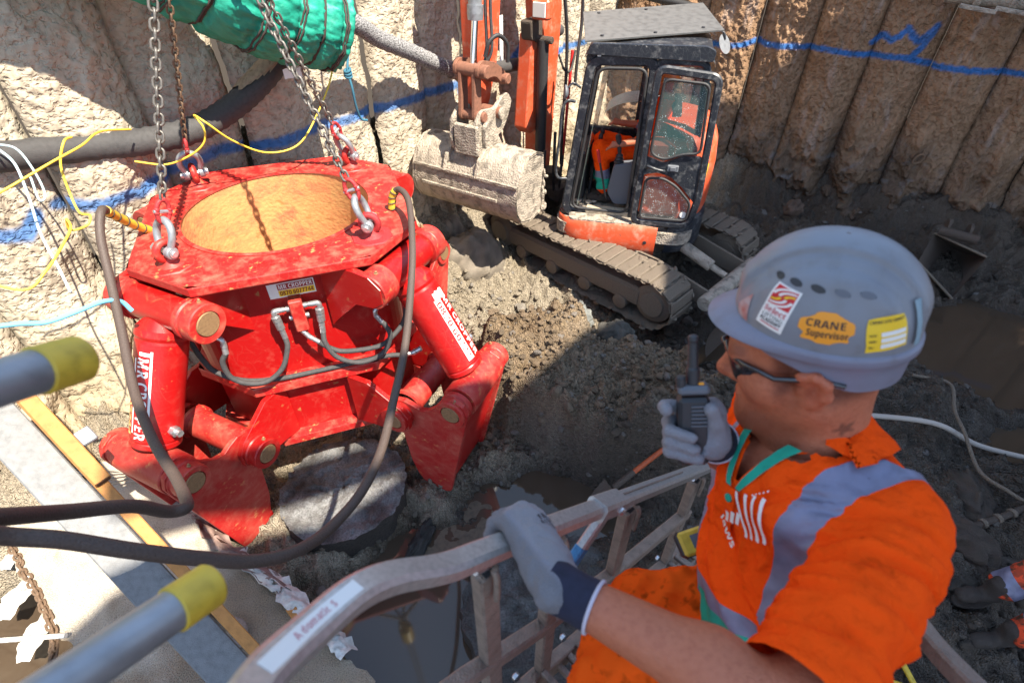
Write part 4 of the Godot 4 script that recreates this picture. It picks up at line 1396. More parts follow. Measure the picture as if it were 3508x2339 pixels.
# ---------- small excavator ----------
var XP := Vector3(0.5, 0, -5.0)
var XB := Vector3(0.9714, 0, 0.2373)
var XL := Vector3(-0.2373, 0, 0.9714)
func X(s: float, y: float, l: float) -> Vector3:
	return XP + XB * s + XL * l + Vector3.UP * y
var AB := Vector3(0.37, 0, -6.0)
var AE := Vector3(-0.535, 0, 0.845)
var AN := Vector3(0.845, 0, 0.535)
func Y(s: float, y: float, o: float) -> Vector3:
	return AB + AE * s + AN * o + Vector3.UP * y
func rounded(ps: Array, r: float, k := 4) -> PackedVector2Array:
	var o := PackedVector2Array()
	var m := ps.size()
	for i in m:
		var p: Vector2 = ps[i]
		var a: Vector2 = ps[(i - 1 + m) % m]
		var b: Vector2 = ps[(i + 1) % m]
		var rr := minf(r, minf(p.distance_to(a), p.distance_to(b)) * 0.45)
		var q0 := p + (a - p).normalized() * rr
		var q1 := p + (b - p).normalized() * rr
		for j in k + 1:
			var t := float(j) / k
			o.append(q0.lerp(p, t).lerp(p.lerp(q1, t), t))
	return o
func loop3(pl: PackedVector2Array, f: Callable) -> PackedVector3Array:
	var o := PackedVector3Array()
	for p in pl:
		o.append(f.call(p))
	return o
func speckle(key: String, sd: int, thr: float, base: Color, fleck: Color) -> ImageTexture:
	var size := 256
	var a := noise(sd, 0.09, 3).get_seamless_image(size, size, false, false, 0.15, true)
	var b := noise(sd + 3, 0.012, 3).get_seamless_image(size, size, false, false, 0.15, true)
	a.convert(Image.FORMAT_L8)
	b.convert(Image.FORMAT_L8)
	var da := a.get_data()
	var db := b.get_data()
	var dst := PackedByteArray()
	dst.resize(size * size * 4)
	for i in size * size:
		var x := da[i] / 255.0 + (db[i] / 255.0 - 0.5) * 0.35
		var k := clampf((x - thr) * 14.0, 0, 1)
		var cc := base.lerp(fleck, k).linear_to_srgb()
		dst[i * 4] = int(cc.r * 255)
		dst[i * 4 + 1] = int(cc.g * 255)
		dst[i * 4 + 2] = int(cc.b * 255)
		dst[i * 4 + 3] = int(lerpf(base.a, fleck.a, k) * 255)
	return ImageTexture.create_from_image(Image.create_from_data(size, size, false, Image.FORMAT_RGBA8, dst))
func build_excavator() -> void:
	var UC := V(1.14, 0, -5.28)
	var T := thing("mini_excavator", "orange-red mini excavator with black cab and open door on muddy tracks", "excavator", UC + V(0, 0.36, 0), Basis(XB, Vector3.UP, XL))
	var mb: MB
	# --- undercarriage ---
	var H := V(0.711, 0, 0.703)
	var S := V(0.703, 0, -0.711)
	var nn := noise(401, 5.0, 4)
	for side: int in [0, 1]:
		var o0 := V(0.535, 0, -4.665) + S * (0.19 if side == 0 else 1.54)
		var hl := 1.0
		var r := 0.225
		var yc := 0.36 + r
		var pth := []
		for i in 9:
			var a := PI * 0.5 - PI * i / 8.0
			pth.append(Vector2(hl + cos(a) * r, sin(a) * r))
		for i in 9:
			var a := -PI * 0.5 - PI * i / 8.0
			pth.append(Vector2(-hl + cos(a) * r, sin(a) * r))
		# resample evenly
		var loop := PackedVector2Array(pth)
		loop.append(loop[0])
		var tot := 0.0
		for i in loop.size() - 1:
			tot += loop[i].distance_to(loop[i + 1])
		var at := func(t: float):
			var d := fposmod(t, 1.0) * tot
			for i in loop.size() - 1:
				var l := loop[i].distance_to(loop[i + 1])
				if d <= l:
					return [loop[i].lerp(loop[i + 1], d / l), (loop[i + 1] - loop[i]).normalized()]
				d -= l
			return [loop[0], Vector2(1, 0)]
		mb = MB.new()
		var nu := 220
		mb.grid(nu, 13, func(i: int, j: int):
			var q: Array = at.call(float(i) / nu)
			var n2 := Vector2(-q[1].y, q[1].x)
			var w := (j - 6) / 6.0
			var p: Vector3 = o0 + H * q[0].x + Vector3.UP * (yc + q[0].y) + S * w * 0.19
			var tread := 0.0
			return p + (H * n2.x + Vector3.UP * n2.y) * (tread + nn.get_noise_3dv(p * 3.0) * 0.03 + (0.02 * absf(nn.get_noise_3dv(p * 7.0)) if absf(w) > 0.9 else 0.0)) + S * w * nn.get_noise_3dv(p * 5.0) * 0.02, null, true)
		var belt: MeshInstance3D = obj("track_belt", mb, M.mudtrack, T)
		var shoe := MB.new()
		shoe.box(Vector3.ZERO, V(0.365, 0.022, 0.105), 0.009)
		var sm := shoe.mesh()
		for k in 44:
			var q: Array = at.call((k + 0.25) / 44.0)
			if q[0].y < -0.1:
				continue
			var n2 := Vector2(-q[1].y, q[1].x)
			var up: Vector3 = H * n2.x + Vector3.UP * n2.y
			var fw: Vector3 = H * q[1].x + Vector3.UP * q[1].y
			shared("track_shoe", sm, M.mudtrack, belt, Transform3D(Basis(S, up, S.cross(up)), o0 + H * q[0].x + Vector3.UP * (yc + q[0].y) + up * 0.012))
		mb = MB.new()
		for k in 150:
			var q: Array = at.call(rng.randf())
			if q[0].y < -0.15 and rng.randf() < 0.7:
				continue
			var n2 := Vector2(-q[1].y, q[1].x)
			var w: float = rng.randf_range(-1, 1)
			w = sign(w) * sqrt(absf(w))
			mb.ball(o0 + H * (q[0].x + n2.x * 0.02) + Vector3.UP * (yc + q[0].y + n2.y * 0.02) + S * w * 0.19, V(rnd(0.01, 0.04), rnd(0.008, 0.024), rnd(0.01, 0.04)), 10, Basis.IDENTITY, 0.6, nn)
		obj("caked_mud", mb, M.mudtrack, belt).set_meta("kind", "stuff")
		mb = MB.new()
		mb.box(o0 + Vector3.UP * (yc - 0.01), V(1.75, 0.20, 0.26), 0.03, Basis(H, Vector3.UP, -S))
		obj("track_frame", mb, M.mudtrack, T)
		for e: float in [-1.0, 1.0]:
			mb = MB.new()
			mb.lathe(o0 + H * hl * e + Vector3.UP * yc - S * 0.13, S, [[0.05, -0.02], [0.12, -0.02], [0.13, 0.0], [0.19, 0.02], [0.19, 0.24], [0.05, 0.26]], 20, true, true)
			obj("idler_wheel", mb, M.mudtrack, T)
		for k in 4:
			mb = MB.new()
			mb.lathe(o0 + H * (-0.66 + 0.44 * k) + Vector3.UP * (yc - 0.13) - S * 0.15, S, [[0.04, 0.0], [0.075, 0.01], [0.075, 0.28], [0.04, 0.3]], 14, true, true)
			obj("track_roller", mb, M.mudtrack, T)
	mb = MB.new()
	mb.box(UC + V(0, 0.62, 0), V(1.0, 0.22, 1.0), 0.04, Basis(H, Vector3.UP, -S))
	mb.lathe(UC, Vector3.UP, [[0.42, 0.6], [0.42, 0.80], [0.3, 0.82]], 28)
	obj("slew_ring", mb, M.mudtrack, T)
	for e: float in [-1.0, 1.0]:
		mb = MB.new()
		mb.prism(poly([Vector2(0.4, 0.78), Vector2(0.75, 0.78), Vector2(1.42, 0.66), Vector2(1.46, 0.55), Vector2(1.4, 0.50), Vector2(0.4, 0.6)]), UC + S * (0.36 * e) , H, Vector3.UP, 0.03, 0.004)
		obj("blade_arm", mb, M.mudtrack, T)
	mb = MB.new()
	mb.rod(UC + H * 1.36 + V(0, 0.61, 0) - S * 0.5, UC + H * 1.36 + V(0, 0.61, 0) + S * 0.5, 0.075, 18, 0.01)
	obj("blade_cross_tube", mb, M.mudmetal, T)
	mb = MB.new()
	mb.rod(UC + H * 0.78 + V(0, 0.80, 0), UC + H * 1.14 + V(0, 0.70, 0), 0.06, 16, 0.01)
	mb.rod(UC + H * 1.12 + V(0, 0.705, 0), UC + H * 1.30 + V(0, 0.66, 0), 0.032, 12)
	obj("blade_cylinder", mb, M.mudmetal, T)
	mb = MB.new()
	mb.grid(16, 10, func(i: int, j: int):
		var w := -0.72 + 1.44 * i / 15.0
		var a := -0.7 + 1.5 * j / 9.0
		return UC + H * (1.72 - cos(a) * 0.16) + Vector3.UP * (0.42 + sin(a) * 0.26) + S * w, null)
	obj("dozer_blade", mb, M.darkmud, T)
	# --- upper body ---
	mb = MB.new()
	var fl := rounded([Vector2(-0.04, -1.02), Vector2(-0.04, 0.15), Vector2(1.25, 0.15), Vector2(1.35, -0.2), Vector2(1.35, -0.9), Vector2(1.2, -1.05)], 0.16)
	mb.prism(fl, X(0, 0.985, 0), XB, XL, 0.12, 0.004)
	obj("deck_floor", mb, M.mudmetal, T)
	# side skirt with a rounded nose
	var skirt := []
	mb = MB.new()
	var sk := curve([V(0.45, 0, -1.0), V(0.05, 0, -0.55), V(-0.02, 0, -0.05), V(0.02, 0, 0.10), V(0.16, 0, 0.165), V(0.5, 0, 0.175), V(0.96, 0, 0.175)], 8)
	mb.grid(sk.size(), 7, func(i: int, j: int):
		var q := sk[i]
		var yv: float = [1.035, 1.02, 0.97, 0.90, 0.80, 0.735, 0.715][j]
		var ins: float = [0.03, 0.004, 0.0, -0.008, 0.0, 0.02, 0.06][j]
		var front := sstep(0.35, -0.05, q.x) * (0.0 if j < 4 else 0.06 * (j - 3))
		return X(q.x + front, yv - 0.02 * sstep(0.5, 0.0, q.x) * (0 if j < 4 else -1), q.z - ins), null)
	obj("side_skirt", mb, M.orange_red, T)
	mb = MB.new()
	mb.lathe(X(0.86, 0.88, 0.178), XL, [[0.02, 0.0], [0.018, 0.006], [0.008, 0.007]], 12, false, true)
	obj("skirt_bolt", mb, M.blackplain, T)
	mb = MB.new()
	var tread := rounded([Vector2(0.10, 0.155), Vector2(0.08, 0.02), Vector2(0.70, 0.0), Vector2(0.72, 0.13), Vector2(0.5, 0.16)], 0.05)
	mb.prism(tread, X(0, 1.045, 0), XB, XL, 0.02, 0.003)
	obj("step_mat", mb, M.mudmetal, T)
	mb = MB.new()
	mb.box(X(0.45, 1.065, -0.04), V(0.42, 0.05, 0.10), 0.008, Basis(XB, Vector3.UP, XL))
	obj("sill_board", mb, mat(Color(0.45, 0.38, 0.28), 0.9, {"tex": texs["mottle"], "scale": 4.0}), T)
	# tail: black bumper and orange engine hood
	var tail := func(rows: Array, nm: String, m: Material, a0: float, a1: float):
		var t := MB.new()
		t.grid(40, rows.size(), func(i: int, j: int):
			var a: float = lerpf(a0, a1, i / 39.0)
			var cs := cos(a)
			var sn := sin(a)
			var ss: float = 0.50 + rows[j][0] * sign(cs) * pow(absf(cs), 0.75) * 0.90
			var ll: float = -0.46 + rows[j][0] * sign(sn) * pow(absf(sn), 0.55) * 0.645
			return X(ss, rows[j][1], ll), null)
		return obj(nm, t, m, T)
	tail.call([[0.90, 0.73], [0.98, 0.755], [1.0, 0.83], [1.0, 1.0], [1.0, 1.09], [0.985, 1.12], [0.95, 1.125]], "rear_bumper", M.black, 1.02, -1.3)
	var hood: MeshInstance3D = tail.call([[0.965, 1.12], [0.985, 1.2], [0.99, 1.35], [0.985, 1.6], [0.96, 1.78], [0.90, 1.87], [0.7, 1.92], [0.3, 1.94]], "engine_hood", M.orange_red, 0.93, -1.3)
	mb = MB.new()
	mb.grid(6, 4, func(i: int, j: int):
		var a := lerpf(0.70, 0.52, i / 5.0)
		return X(0.5 + 0.995 * pow(cos(a), 0.75) * 0.9, 1.50 + j * 0.045, -0.46 + 0.995 * pow(sin(a), 0.55) * 0.645), null, false, XL)
	obj("warning_label", mb, M.stick_yellow, hood)
	mb = MB.new()
	mb.box(X(0.98, 1.45, -0.05), V(0.5, 0.72, 0.16), 0.04, Basis(XB, Vector3.UP, XL))
	obj("engine_side_panel", mb, M.orange_red, T)
	# --- cab: frames left and right, roof, screens ---
	var cabp := [Vector2(0.02, 1.02), Vector2(0.165, 2.44), Vector2(0.70, 2.46), Vector2(0.70, 1.02)]
	var fr := func(l: float, nm: String, pts: Array, w: float, h: float, rad := 0.09):
		var t := MB.new()
		var rp := rounded(pts, rad, 6)
		var pth := PackedVector3Array()
		for p in rp:
			pth.append(X(p.x, p.y, l))
		pth.append(pth[0])
		pth.append(pth[1])
		t.bar(pth, w, h, XL, 0.012)
		return obj(nm, t, M.black, T)
	fr.call(-0.035, "door_frame", [Vector2(0.03, 1.03), Vector2(0.175, 2.42), Vector2(0.70, 2.44), Vector2(0.70, 1.03)], 0.085, 0.075, 0.10)
	var seal := MB.new()
	var sp := PackedVector3Array()
	for p in rounded([Vector2(0.10, 1.085), Vector2(0.235, 2.365), Vector2(0.645, 2.38), Vector2(0.645, 1.085)], 0.09, 6):
		sp.append(X(p.x, p.y, 0.004))
	seal.tube(sp, 0.014, 8, false, true)
	obj("door_seal", seal, M.rubber, T)
	fr.call(-0.035, "rear_frame", [Vector2(0.72, 1.1), Vector2(0.72, 2.44), Vector2(1.12, 2.44), Vector2(1.16, 1.7), Vector2(1.16, 1.1)], 0.06, 0.07, 0.08)
	fr.call(-0.96, "window_frame", [Vector2(0.03, 1.55), Vector2(0.175, 2.42), Vector2(1.12, 2.44), Vector2(1.16, 1.55)], 0.07, 0.07, 0.08)
	mb = MB.new()
	mb.bar(arr([X(0.60, 1.55, -0.96), X(0.62, 2.42, -0.96)]), 0.045, 0.05, XL, 0.008)
	obj("window_post", mb, M.black, T)
	mb = MB.new()
	mb.bar(arr([X(0.17, 2.42, -0.03), X(0.17, 2.42, -0.96)]), 0.09, 0.07, Vector3.UP, 0.01)
	obj("front_header", mb, M.black, T)
	mb = MB.new()
	mb.bar(arr([X(0.03, 1.02, -0.03), X(0.03, 1.02, -0.96)]), 0.09, 0.08, Vector3.UP, 0.01)
	obj("front_sill", mb, M.black, T)
	mb = MB.new()
	mb.bar(arr([X(0.02, 1.02, -0.95), X(0.17, 2.42, -0.95)]), 0.07, 0.07, XL, 0.01)
	obj("front_post", mb, M.black, T)
	mb = MB.new()
	mb.bar(arr([X(1.14, 1.75, -0.96), X(1.14, 1.75, -0.03)]), 0.07, 0.10, Vector3.UP, 0.01)
	obj("rear_sill", mb, M.black, T)
	mb = MB.new()
	mb.box(X(0.6, 1.27, -0.96), V(1.12, 0.54, 0.05), 0.01, Basis(XB, Vector3.UP, XL))
	obj("right_side_wall", mb, M.black, T)
	mb = MB.new()
	mb.box(X(1.13, 1.35, -0.5), V(0.05, 0.75, 0.92), 0.01, Basis(XB, Vector3.UP, XL))
	obj("rear_wall", mb, M.black, T)
	# roof: rounded black moulding
	mb = MB.new()
	mb.grid(30, 12, func(i: int, j: int):
		var u := float(i) / 29
		var w := float(j) / 11
		var l := lerpf(0.02, -1.0, u)
		var a := PI * w
		var sx: float = 0.64 - cos(a) * 0.53
		var ed := pow(sin(PI * u), 0.25)
		return X(sx, 2.44 + 0.105 * pow(maxf(0.0, sin(a)), 0.3) * (0.35 + 0.65 * ed), l), null, false, Vector3.UP)
	obj("cab_roof", mb, M.black, T)
	mb = MB.new()
	mb.prism(rounded([Vector2(0.13, 2.465), Vector2(0.16, 2.555), Vector2(1.08, 2.575), Vector2(1.16, 2.54), Vector2(1.15, 2.455)], 0.03), X(0, 0, -0.02), XB, Vector3.UP, 0.05, 0.012)
	obj("roof_side_moulding", mb, M.black, T)
	# guard plate bolted over the roof
	mb = MB.new()
	var g0 := X(0.105, 2.545, -0.02)
	var g1 := X(1.235, 2.575, -0.60)
	var g2 := X(1.06, 2.66, -1.44)
	var g3 := X(-0.02, 2.645, -0.74)
	var up := (g1 - g0).cross(g3 - g0).normalized()
	if up.y < 0:
		up = -up
	for k in [0.0, 0.012]:
		mb.flat([g0 + up * k, g1 + up * k, g2 + up * k, g3 + up * k])
	for e: Variant in [[g0, g1], [g1, g2], [g2, g3], [g3, g0]]:
		mb.flat([e[0], e[1], e[1] + up * 0.012, e[0] + up * 0.012])
	var gp := obj("roof_guard_plate", mb, M.roofgrey, T)
	for q in [[0.12, 0.12], [0.12, 0.9], [0.5, 0.08], [0.5, 0.9], [0.86, 0.12]]:
		mb = MB.new()
		var p: Vector3 = g0.lerp(g1, q[0]).lerp(g3.lerp(g2, q[0]), q[1]) + up * 0.012
		mb.lathe(p, up, [[0.016, 0.0], [0.016, 0.007], [0.006, 0.009]], 6, false, true)
		obj("guard_bolt", mb, M.blackplain, gp)
	# panes
	for w in [[[Vector2(0.20, 1.6), Vector2(0.30, 2.38), Vector2(0.58, 2.39), Vector2(0.57, 1.6)], -0.95], [[Vector2(0.63, 1.6), Vector2(0.645, 2.39), Vector2(1.08, 2.39), Vector2(1.11, 1.6)], -0.95]]:
		mb = MB.new()
		mb.prism(poly(w[0]), X(0, 0, w[1]), XB, Vector3.UP, 0.005)
		obj("side_pane", mb, M.glass, T)
	mb = MB.new()
	mb.prism(poly([Vector2(0.07, 1.08), Vector2(0.90, 1.08), Vector2(0.90, 2.38), Vector2(0.07, 2.38)]), X(0.03, 0, 0.0), -XL, Vector3.UP + XB * 0.105, 0.005)
	obj("windscreen", mb, M.glass, T)
	# --- open door, swung right back against the cab side ---
	var dl := 0.12
	var D := func(p: Vector2, l: float) -> Vector3: return X(p.x, p.y, l)
	var dout := rounded([Vector2(0.715, 1.07), Vector2(0.735, 2.415), Vector2(1.215, 2.375), Vector2(1.265, 1.36), Vector2(1.23, 1.08)], 0.07, 6)
	mb = MB.new()
	var dp := PackedVector3Array()
	for p in dout:
		dp.append(X(p.x, p.y, dl))
	dp.append(dp[0])
	dp.append(dp[1])
	mb.bar(dp, 0.062, 0.05, XL, 0.012)
	var door := obj("open_door", mb, M.black, T)
	mb = MB.new()
	mb.prism(rounded([Vector2(0.735, 1.53), Vector2(0.735, 1.70), Vector2(0.80, 1.69), Vector2(0.90, 1.655), Vector2(0.98, 1.69), Vector2(1.06, 1.73), Vector2(1.22, 1.74), Vector2(1.245, 1.30), Vector2(1.20, 1.345), Vector2(1.10, 1.45), Vector2(0.98, 1.54), Vector2(0.86, 1.565)], 0.03), X(0, 0, dl - 0.02), XB, Vector3.UP, 0.03, 0.004)
	obj("door_middle_panel", mb, M.black, door)
	mb = MB.new()
	var wp := PackedVector3Array()
	for p in rounded([Vector2(0.775, 1.735), Vector2(0.795, 2.345), Vector2(1.15, 2.325), Vector2(1.195, 1.77), Vector2(1.05, 1.755), Vector2(0.90, 1.69)], 0.06, 5):
		wp.append(X(p.x, p.y, dl + 0.022))
	mb.tube(wp, 0.012, 8, false, true)
	obj("upper_window_seal", mb, M.rubber, door)
	mb = MB.new()
	wp = PackedVector3Array()
	for p in rounded([Vector2(0.77, 1.125), Vector2(0.775, 1.51), Vector2(0.92, 1.525), Vector2(1.05, 1.46), Vector2(1.205, 1.31), Vector2(1.195, 1.135)], 0.05, 5):
		wp.append(X(p.x, p.y, dl + 0.022))
	mb.tube(wp, 0.012, 8, false, true)
	obj("lower_window_seal", mb, M.rubber, door)
	var sg := mat(Color(1, 1, 1), 0.08)
	sg.albedo_texture = speckle("splash", 55, 0.80, Color(0.08, 0.15, 0.15, 0.42), Color(0.75, 0.74, 0.72, 0.95))
	sg.uv1_triplanar = true
	sg.uv1_scale = V(3.0, 3.0, 3.0)
	sg.transparency = BaseMaterial3D.TRANSPARENCY_ALPHA
	mb = MB.new()
	mb.prism(poly([Vector2(0.77, 1.71), Vector2(0.785, 2.35), Vector2(1.16, 2.33), Vector2(1.20, 1.765), Vector2(1.05, 1.74), Vector2(0.90, 1.67)]), X(0, 0, dl), XB, Vector3.UP, 0.005)
	obj("upper_pane", mb, sg, door)
	var sg2 := mat(Color(1, 1, 1), 0.2)
	sg2.albedo_texture = speckle("splash2", 58, 0.72, Color(0.25, 0.25, 0.24, 0.16), Color(0.78, 0.74, 0.70, 0.97))
	sg2.uv1_triplanar = true
	sg2.uv1_scale = V(3.6, 3.6, 3.6)
	sg2.transparency = BaseMaterial3D.TRANSPARENCY_ALPHA
	mb = MB.new()
	mb.prism(poly([Vector2(0.76, 1.12), Vector2(0.765, 1.52), Vector2(0.92, 1.535), Vector2(1.05, 1.47), Vector2(1.21, 1.315), Vector2(1.20, 1.13)]), X(0, 0, dl), XB, Vector3.UP, 0.005)
	obj("lower_pane", mb, sg2, door)
	mb = MB.new()
	mb.lathe(X(1.165, 1.185, dl + 0.008), XL, [[0.032, 0.0], [0.031, 0.002]], 20, false, true)
	obj("round_sticker", mb, M.white, door)
	mb = MB.new()
	mb.box(X(0.99, 1.62, dl + 0.02), V(0.10, 0.06, 0.03), 0.008, Basis(XB, Vector3.UP, XL))
	mb.box(X(0.99, 1.62, dl + 0.037), V(0.05, 0.035, 0.012), 0.004, Basis(XB, Vector3.UP, XL))
	obj("door_latch", mb, M.greyplastic, door)
	mb = MB.new()
	mb.tube(curve([X(0.77, 1.60, dl + 0.02), X(0.775, 1.63, dl + 0.05), X(0.84, 1.615, dl + 0.06), X(0.91, 1.60, dl + 0.05), X(0.92, 1.59, dl + 0.02)], 5), 0.014, 8)
	obj("door_pull", mb, M.black, door)
	# stickers on the cab
	mb = MB.new()
	mb.box(X(0.235, 2.475, 0.006), V(0.03, 0.045, 0.006), 0, Basis(XB, Vector3.UP, XL))
	obj("cab_sticker", mb, M.white, T)
	# grab rail and mirrors
	mb = MB.new()
	mb.tube(curve([X(0.06, 2.08, -0.01), X(-0.01, 2.09, 0.03), X(-0.045, 2.0, 0.04), X(-0.055, 1.75, 0.04), X(-0.075, 1.5, 0.04), X(-0.05, 1.39, 0.03), X(0.03, 1.37, -0.01)], 6), 0.014, 10)
	obj("grab_rail", mb, M.black, T)
	mb = MB.new()
	mb.tube(curve([X(0.10, 2.2, -0.0), X(0.04, 2.24, 0.03), X(-0.01, 2.20, 0.05)], 5), 0.010, 8)
	var mir := obj("front_mirror", mb, M.black, T)
	mb = MB.new()
	mb.lathe(X(-0.03, 2.17, 0.05), (-XB + XL * 0.3).normalized(), [[0.03, -0.03], [0.055, -0.015], [0.058, 0.0]], 18, true, true)
	obj("mirror_head", mb, M.greyplastic, mir)
	mb = MB.new()
	mb.tube(curve([X(1.12, 2.56, -0.75), X(1.24, 2.55, -0.72), X(1.27, 2.49, -0.72)], 5), 0.010, 8)
	mir = obj("rear_mirror", mb, M.black, T)
	mb = MB.new()
	mb.lathe(X(1.275, 2.46, -0.70), (XB * 0.75 + XL * 0.5 + Vector3.UP * 0.5).normalized(), [[0.05, -0.02], [0.085, -0.004], [0.085, 0.0]], 22, true, true)
	obj("mirror_head", mb, M.galv, mir)
	# cab inside: seat, console, levers, floor mat
	mb = MB.new()
	mb.box(X(0.72, 1.38, -0.5), V(0.46, 0.12, 0.46), 0.04, Basis(XB, Vector3.UP, XL))
	mb.box(X(0.97, 1.72, -0.5), V(0.12, 0.62, 0.44), 0.04, Basis(XB, Vector3.UP, XL).rotated(XL, 0.12))
	mb.box(X(0.75, 1.18, -0.5), V(0.42, 0.3, 0.4), 0.02, Basis(XB, Vector3.UP, XL))
	obj("driver_seat", mb, M.blackplain, T)
	mb = MB.new()
	mb.prism(rounded([Vector2(0.42, 1.22), Vector2(0.46, 1.50), Vector2(0.72, 1.54), Vector2(0.74, 1.12), Vector2(0.5, 1.10)], 0.04), X(0, 0, -0.24), XB, Vector3.UP, 0.12, 0.015)
	var con := obj("side_console", mb, M.greyplastic, T)
	mb = MB.new()
	mb.lathe(X(0.50, 1.50, -0.18), Vector3.UP, [[0.045, 0.0], [0.05, 0.02], [0.036, 0.03], [0.042, 0.045], [0.03, 0.06], [0.034, 0.075], [0.022, 0.09]], 14, false, true)
	mb.tube(curve([X(0.50, 1.58, -0.18), X(0.48, 1.70, -0.175), X(0.46, 1.77, -0.17)], 4), [0.016, 0.018, 0.02, 0.022, 0.024, 0.026, 0.028, 0.026, 0.02], 8)
	obj("control_lever", mb, M.blackplain, con)
	mb = MB.new()
	mb.tube(curve([X(0.48, 1.14, -0.14), X(0.42, 1.18, -0.11), X(0.36, 1.40, -0.10), X(0.31, 1.58, -0.10)], 5), 0.010, 8)
	obj("lock_lever", mb, M.blackplain, con)
	mb = MB.new()
	mb.rod(X(0.325, 1.52, -0.10), X(0.295, 1.64, -0.10), 0.015, 10, 0.004)
	obj("lever_grip", mb, M.inkred, con)
	mb = MB.new()
	mb.box(X(0.13, 1.30, -0.5), V(0.10, 0.5, 0.5), 0.02, Basis(XB, Vector3.UP, XL))
	obj("dashboard", mb, M.blackplain, T)
	for e: float in [-0.42, -0.58]:
		mb = MB.new()
		mb.tube(curve([X(0.22, 1.05, e), X(0.24, 1.35, e), X(0.28, 1.62, e)], 4), 0.012, 8)
		mb.ball(X(0.285, 1.65, e), V(0.024, 0.04, 0.024), 10)
		obj("travel_lever", mb, M.blackplain, T)
	mb = MB.new()
	mb.box(X(0.38, 1.005, -0.48), V(0.56, 0.03, 0.85), 0.006, Basis(XB, Vector3.UP, XL))
	obj("floor_mat", mb, M.mudmetal, T)
	for k in 5:
		mb = MB.new()
		mb.ball(X(rnd(0.12, 0.3), 1.04, rnd(-0.35, -0.1)), V(rnd(0.04, 0.08), 0.025, rnd(0.04, 0.07)), 12, Basis.IDENTITY, 0.5, nn)
		obj("mud_lump", mb, M.mudmetal, T)
	# rounded grey cover seen through the far window
	mb = MB.new()
	mb.grid(20, 8, func(i: int, j: int):
		var a := PI * i / 19.0
		return X(0.66 - cos(a) * 0.42, 1.64 + sin(a) * 0.20, -1.02 - 0.06 * j), null)
	obj("side_tank_cover", mb, M.galv, T)
	# --- boom in its own swung plane ---
	mb = MB.new()
	mb.prism(rounded([Vector2(-0.30, 0.78), Vector2(-0.36, 1.6), Vector2(-0.43, 2.6), Vector2(-0.30, 3.3), Vector2(0.15, 3.72), Vector2(0.9, 3.85), Vector2(1.08, 3.72), Vector2(1.0, 3.52), Vector2(0.38, 3.38), Vector2(0.02, 3.0), Vector2(-0.06, 2.4), Vector2(-0.05, 1.6), Vector2(-0.08, 0.78)], 0.06), Y(0, 0, -0.10), AE, Vector3.UP, 0.20, 0.012)
	var boom := obj("boom", mb, M.orange_red, T)
	mb = MB.new()
	mb.prism(rounded([Vector2(-0.02, 1.52), Vector2(0.03, 2.44), Vector2(0.20, 2.45), Vector2(0.30, 1.58), Vector2(0.2, 1.5)], 0.02), Y(0, 0, -0.075), AE, Vector3.UP, 0.15, 0.015)
	obj("ram_guard", mb, M.orange_red, boom)
	mb = MB.new()
	mb.rod(Y(0.12, 2.4, 0), Y(0.10, 0.72, 0), 0.058, 16)
	obj("boom_ram", mb, M.rubber, boom)
	mb = MB.new()
	mb.rod(Y(0.13, 2.40, -0.09), Y(0.13, 2.40, 0.11), 0.035, 12, 0.005)
	mb.prism(rounded([Vector2(0.02, 2.35), Vector2(0.05, 2.57), Vector2(0.26, 2.57), Vector2(0.24, 2.40)], 0.03), Y(0, 0, -0.06), AE, Vector3.UP, 0.12, 0.01)
	obj("ram_bracket", mb, M.darkmud, boom)
	mb = MB.new()
	var lb := Basis(AN, Vector3.UP, -AN.cross(Vector3.UP) * -1.0)
	mb.box(Y(0.18, 2.66, 0.01), V(0.19, 0.17, 0.10), 0.02, Basis(AN, Vector3.UP, AE))
	var lamp := obj("work_lamp", mb, M.orange_red, boom)
	mb = MB.new()
	mb.box(Y(0.235, 2.66, 0.01), V(0.14, 0.125, 0.012), 0.02, Basis(AN, Vector3.UP, AE))
	obj("lamp_lens", mb, M.lens, lamp)
	var hs := [[[0.02, 2.9, 0.13], [-0.10, 2.45, 0.14], [-0.12, 2.0, 0.15], [-0.10, 1.6, 0.15], [-0.14, 1.1, 0.14]], [[-0.40, 2.9, 0.13], [-0.42, 2.5, 0.14], [-0.36, 2.2, 0.15], [-0.34, 1.9, 0.15]], [[-0.03, 2.25, 0.1], [-0.10, 2.1, 0.14], [-0.22, 2.08, 0.15], [-0.30, 2.25, 0.15]], [[0.0, 1.5, 0.12], [0.05, 1.2, 0.15], [0.0, 0.95, 0.13], [-0.08, 0.75, 0.1]], [[0.18, 1.35, 0.10], [0.22, 1.05, 0.12], [0.12, 0.8, 0.12], [0.0, 0.7, 0.12]], [[0.10, 1.25, -0.10], [0.14, 0.95, -0.12], [0.05, 0.72, -0.1]], [[-0.15, 1.2, 0.15], [-0.08, 0.95, 0.17], [-0.12, 0.74, 0.14]]]
	for h in hs.size():
		mb = MB.new()
		var ps := []
		for q in hs[h]:
			ps.append(Y(q[0], q[1], q[2]))
		mb.tube(curve(ps, 7), 0.017 if h != 2 else 0.012, 8)
		obj("boom_hose", mb, M.rubber if h != 2 else M.rubber_dusty, boom)
	mb = MB.new()
	mb.rod(Y(-0.28, 2.25, 0.125), Y(-0.20, 1.05, 0.125), 0.016, 10)
	obj("boom_pipe", mb, M.inkred, boom)
	# swing post in front of the cab
	mb = MB.new()
	mb.rod(Y(-0.18, 0.55, 0), Y(-0.18, 1.0, 0), 0.12, 18, 0.01)
	mb.box(Y(-0.22, 0.75, 0), V(0.36, 0.2, 0.36), 0.03, Basis(AN, Vector3.UP, AE))
	obj("swing_post", mb, M.darkmud, T)
	# dipper arm
	mb = MB.new()
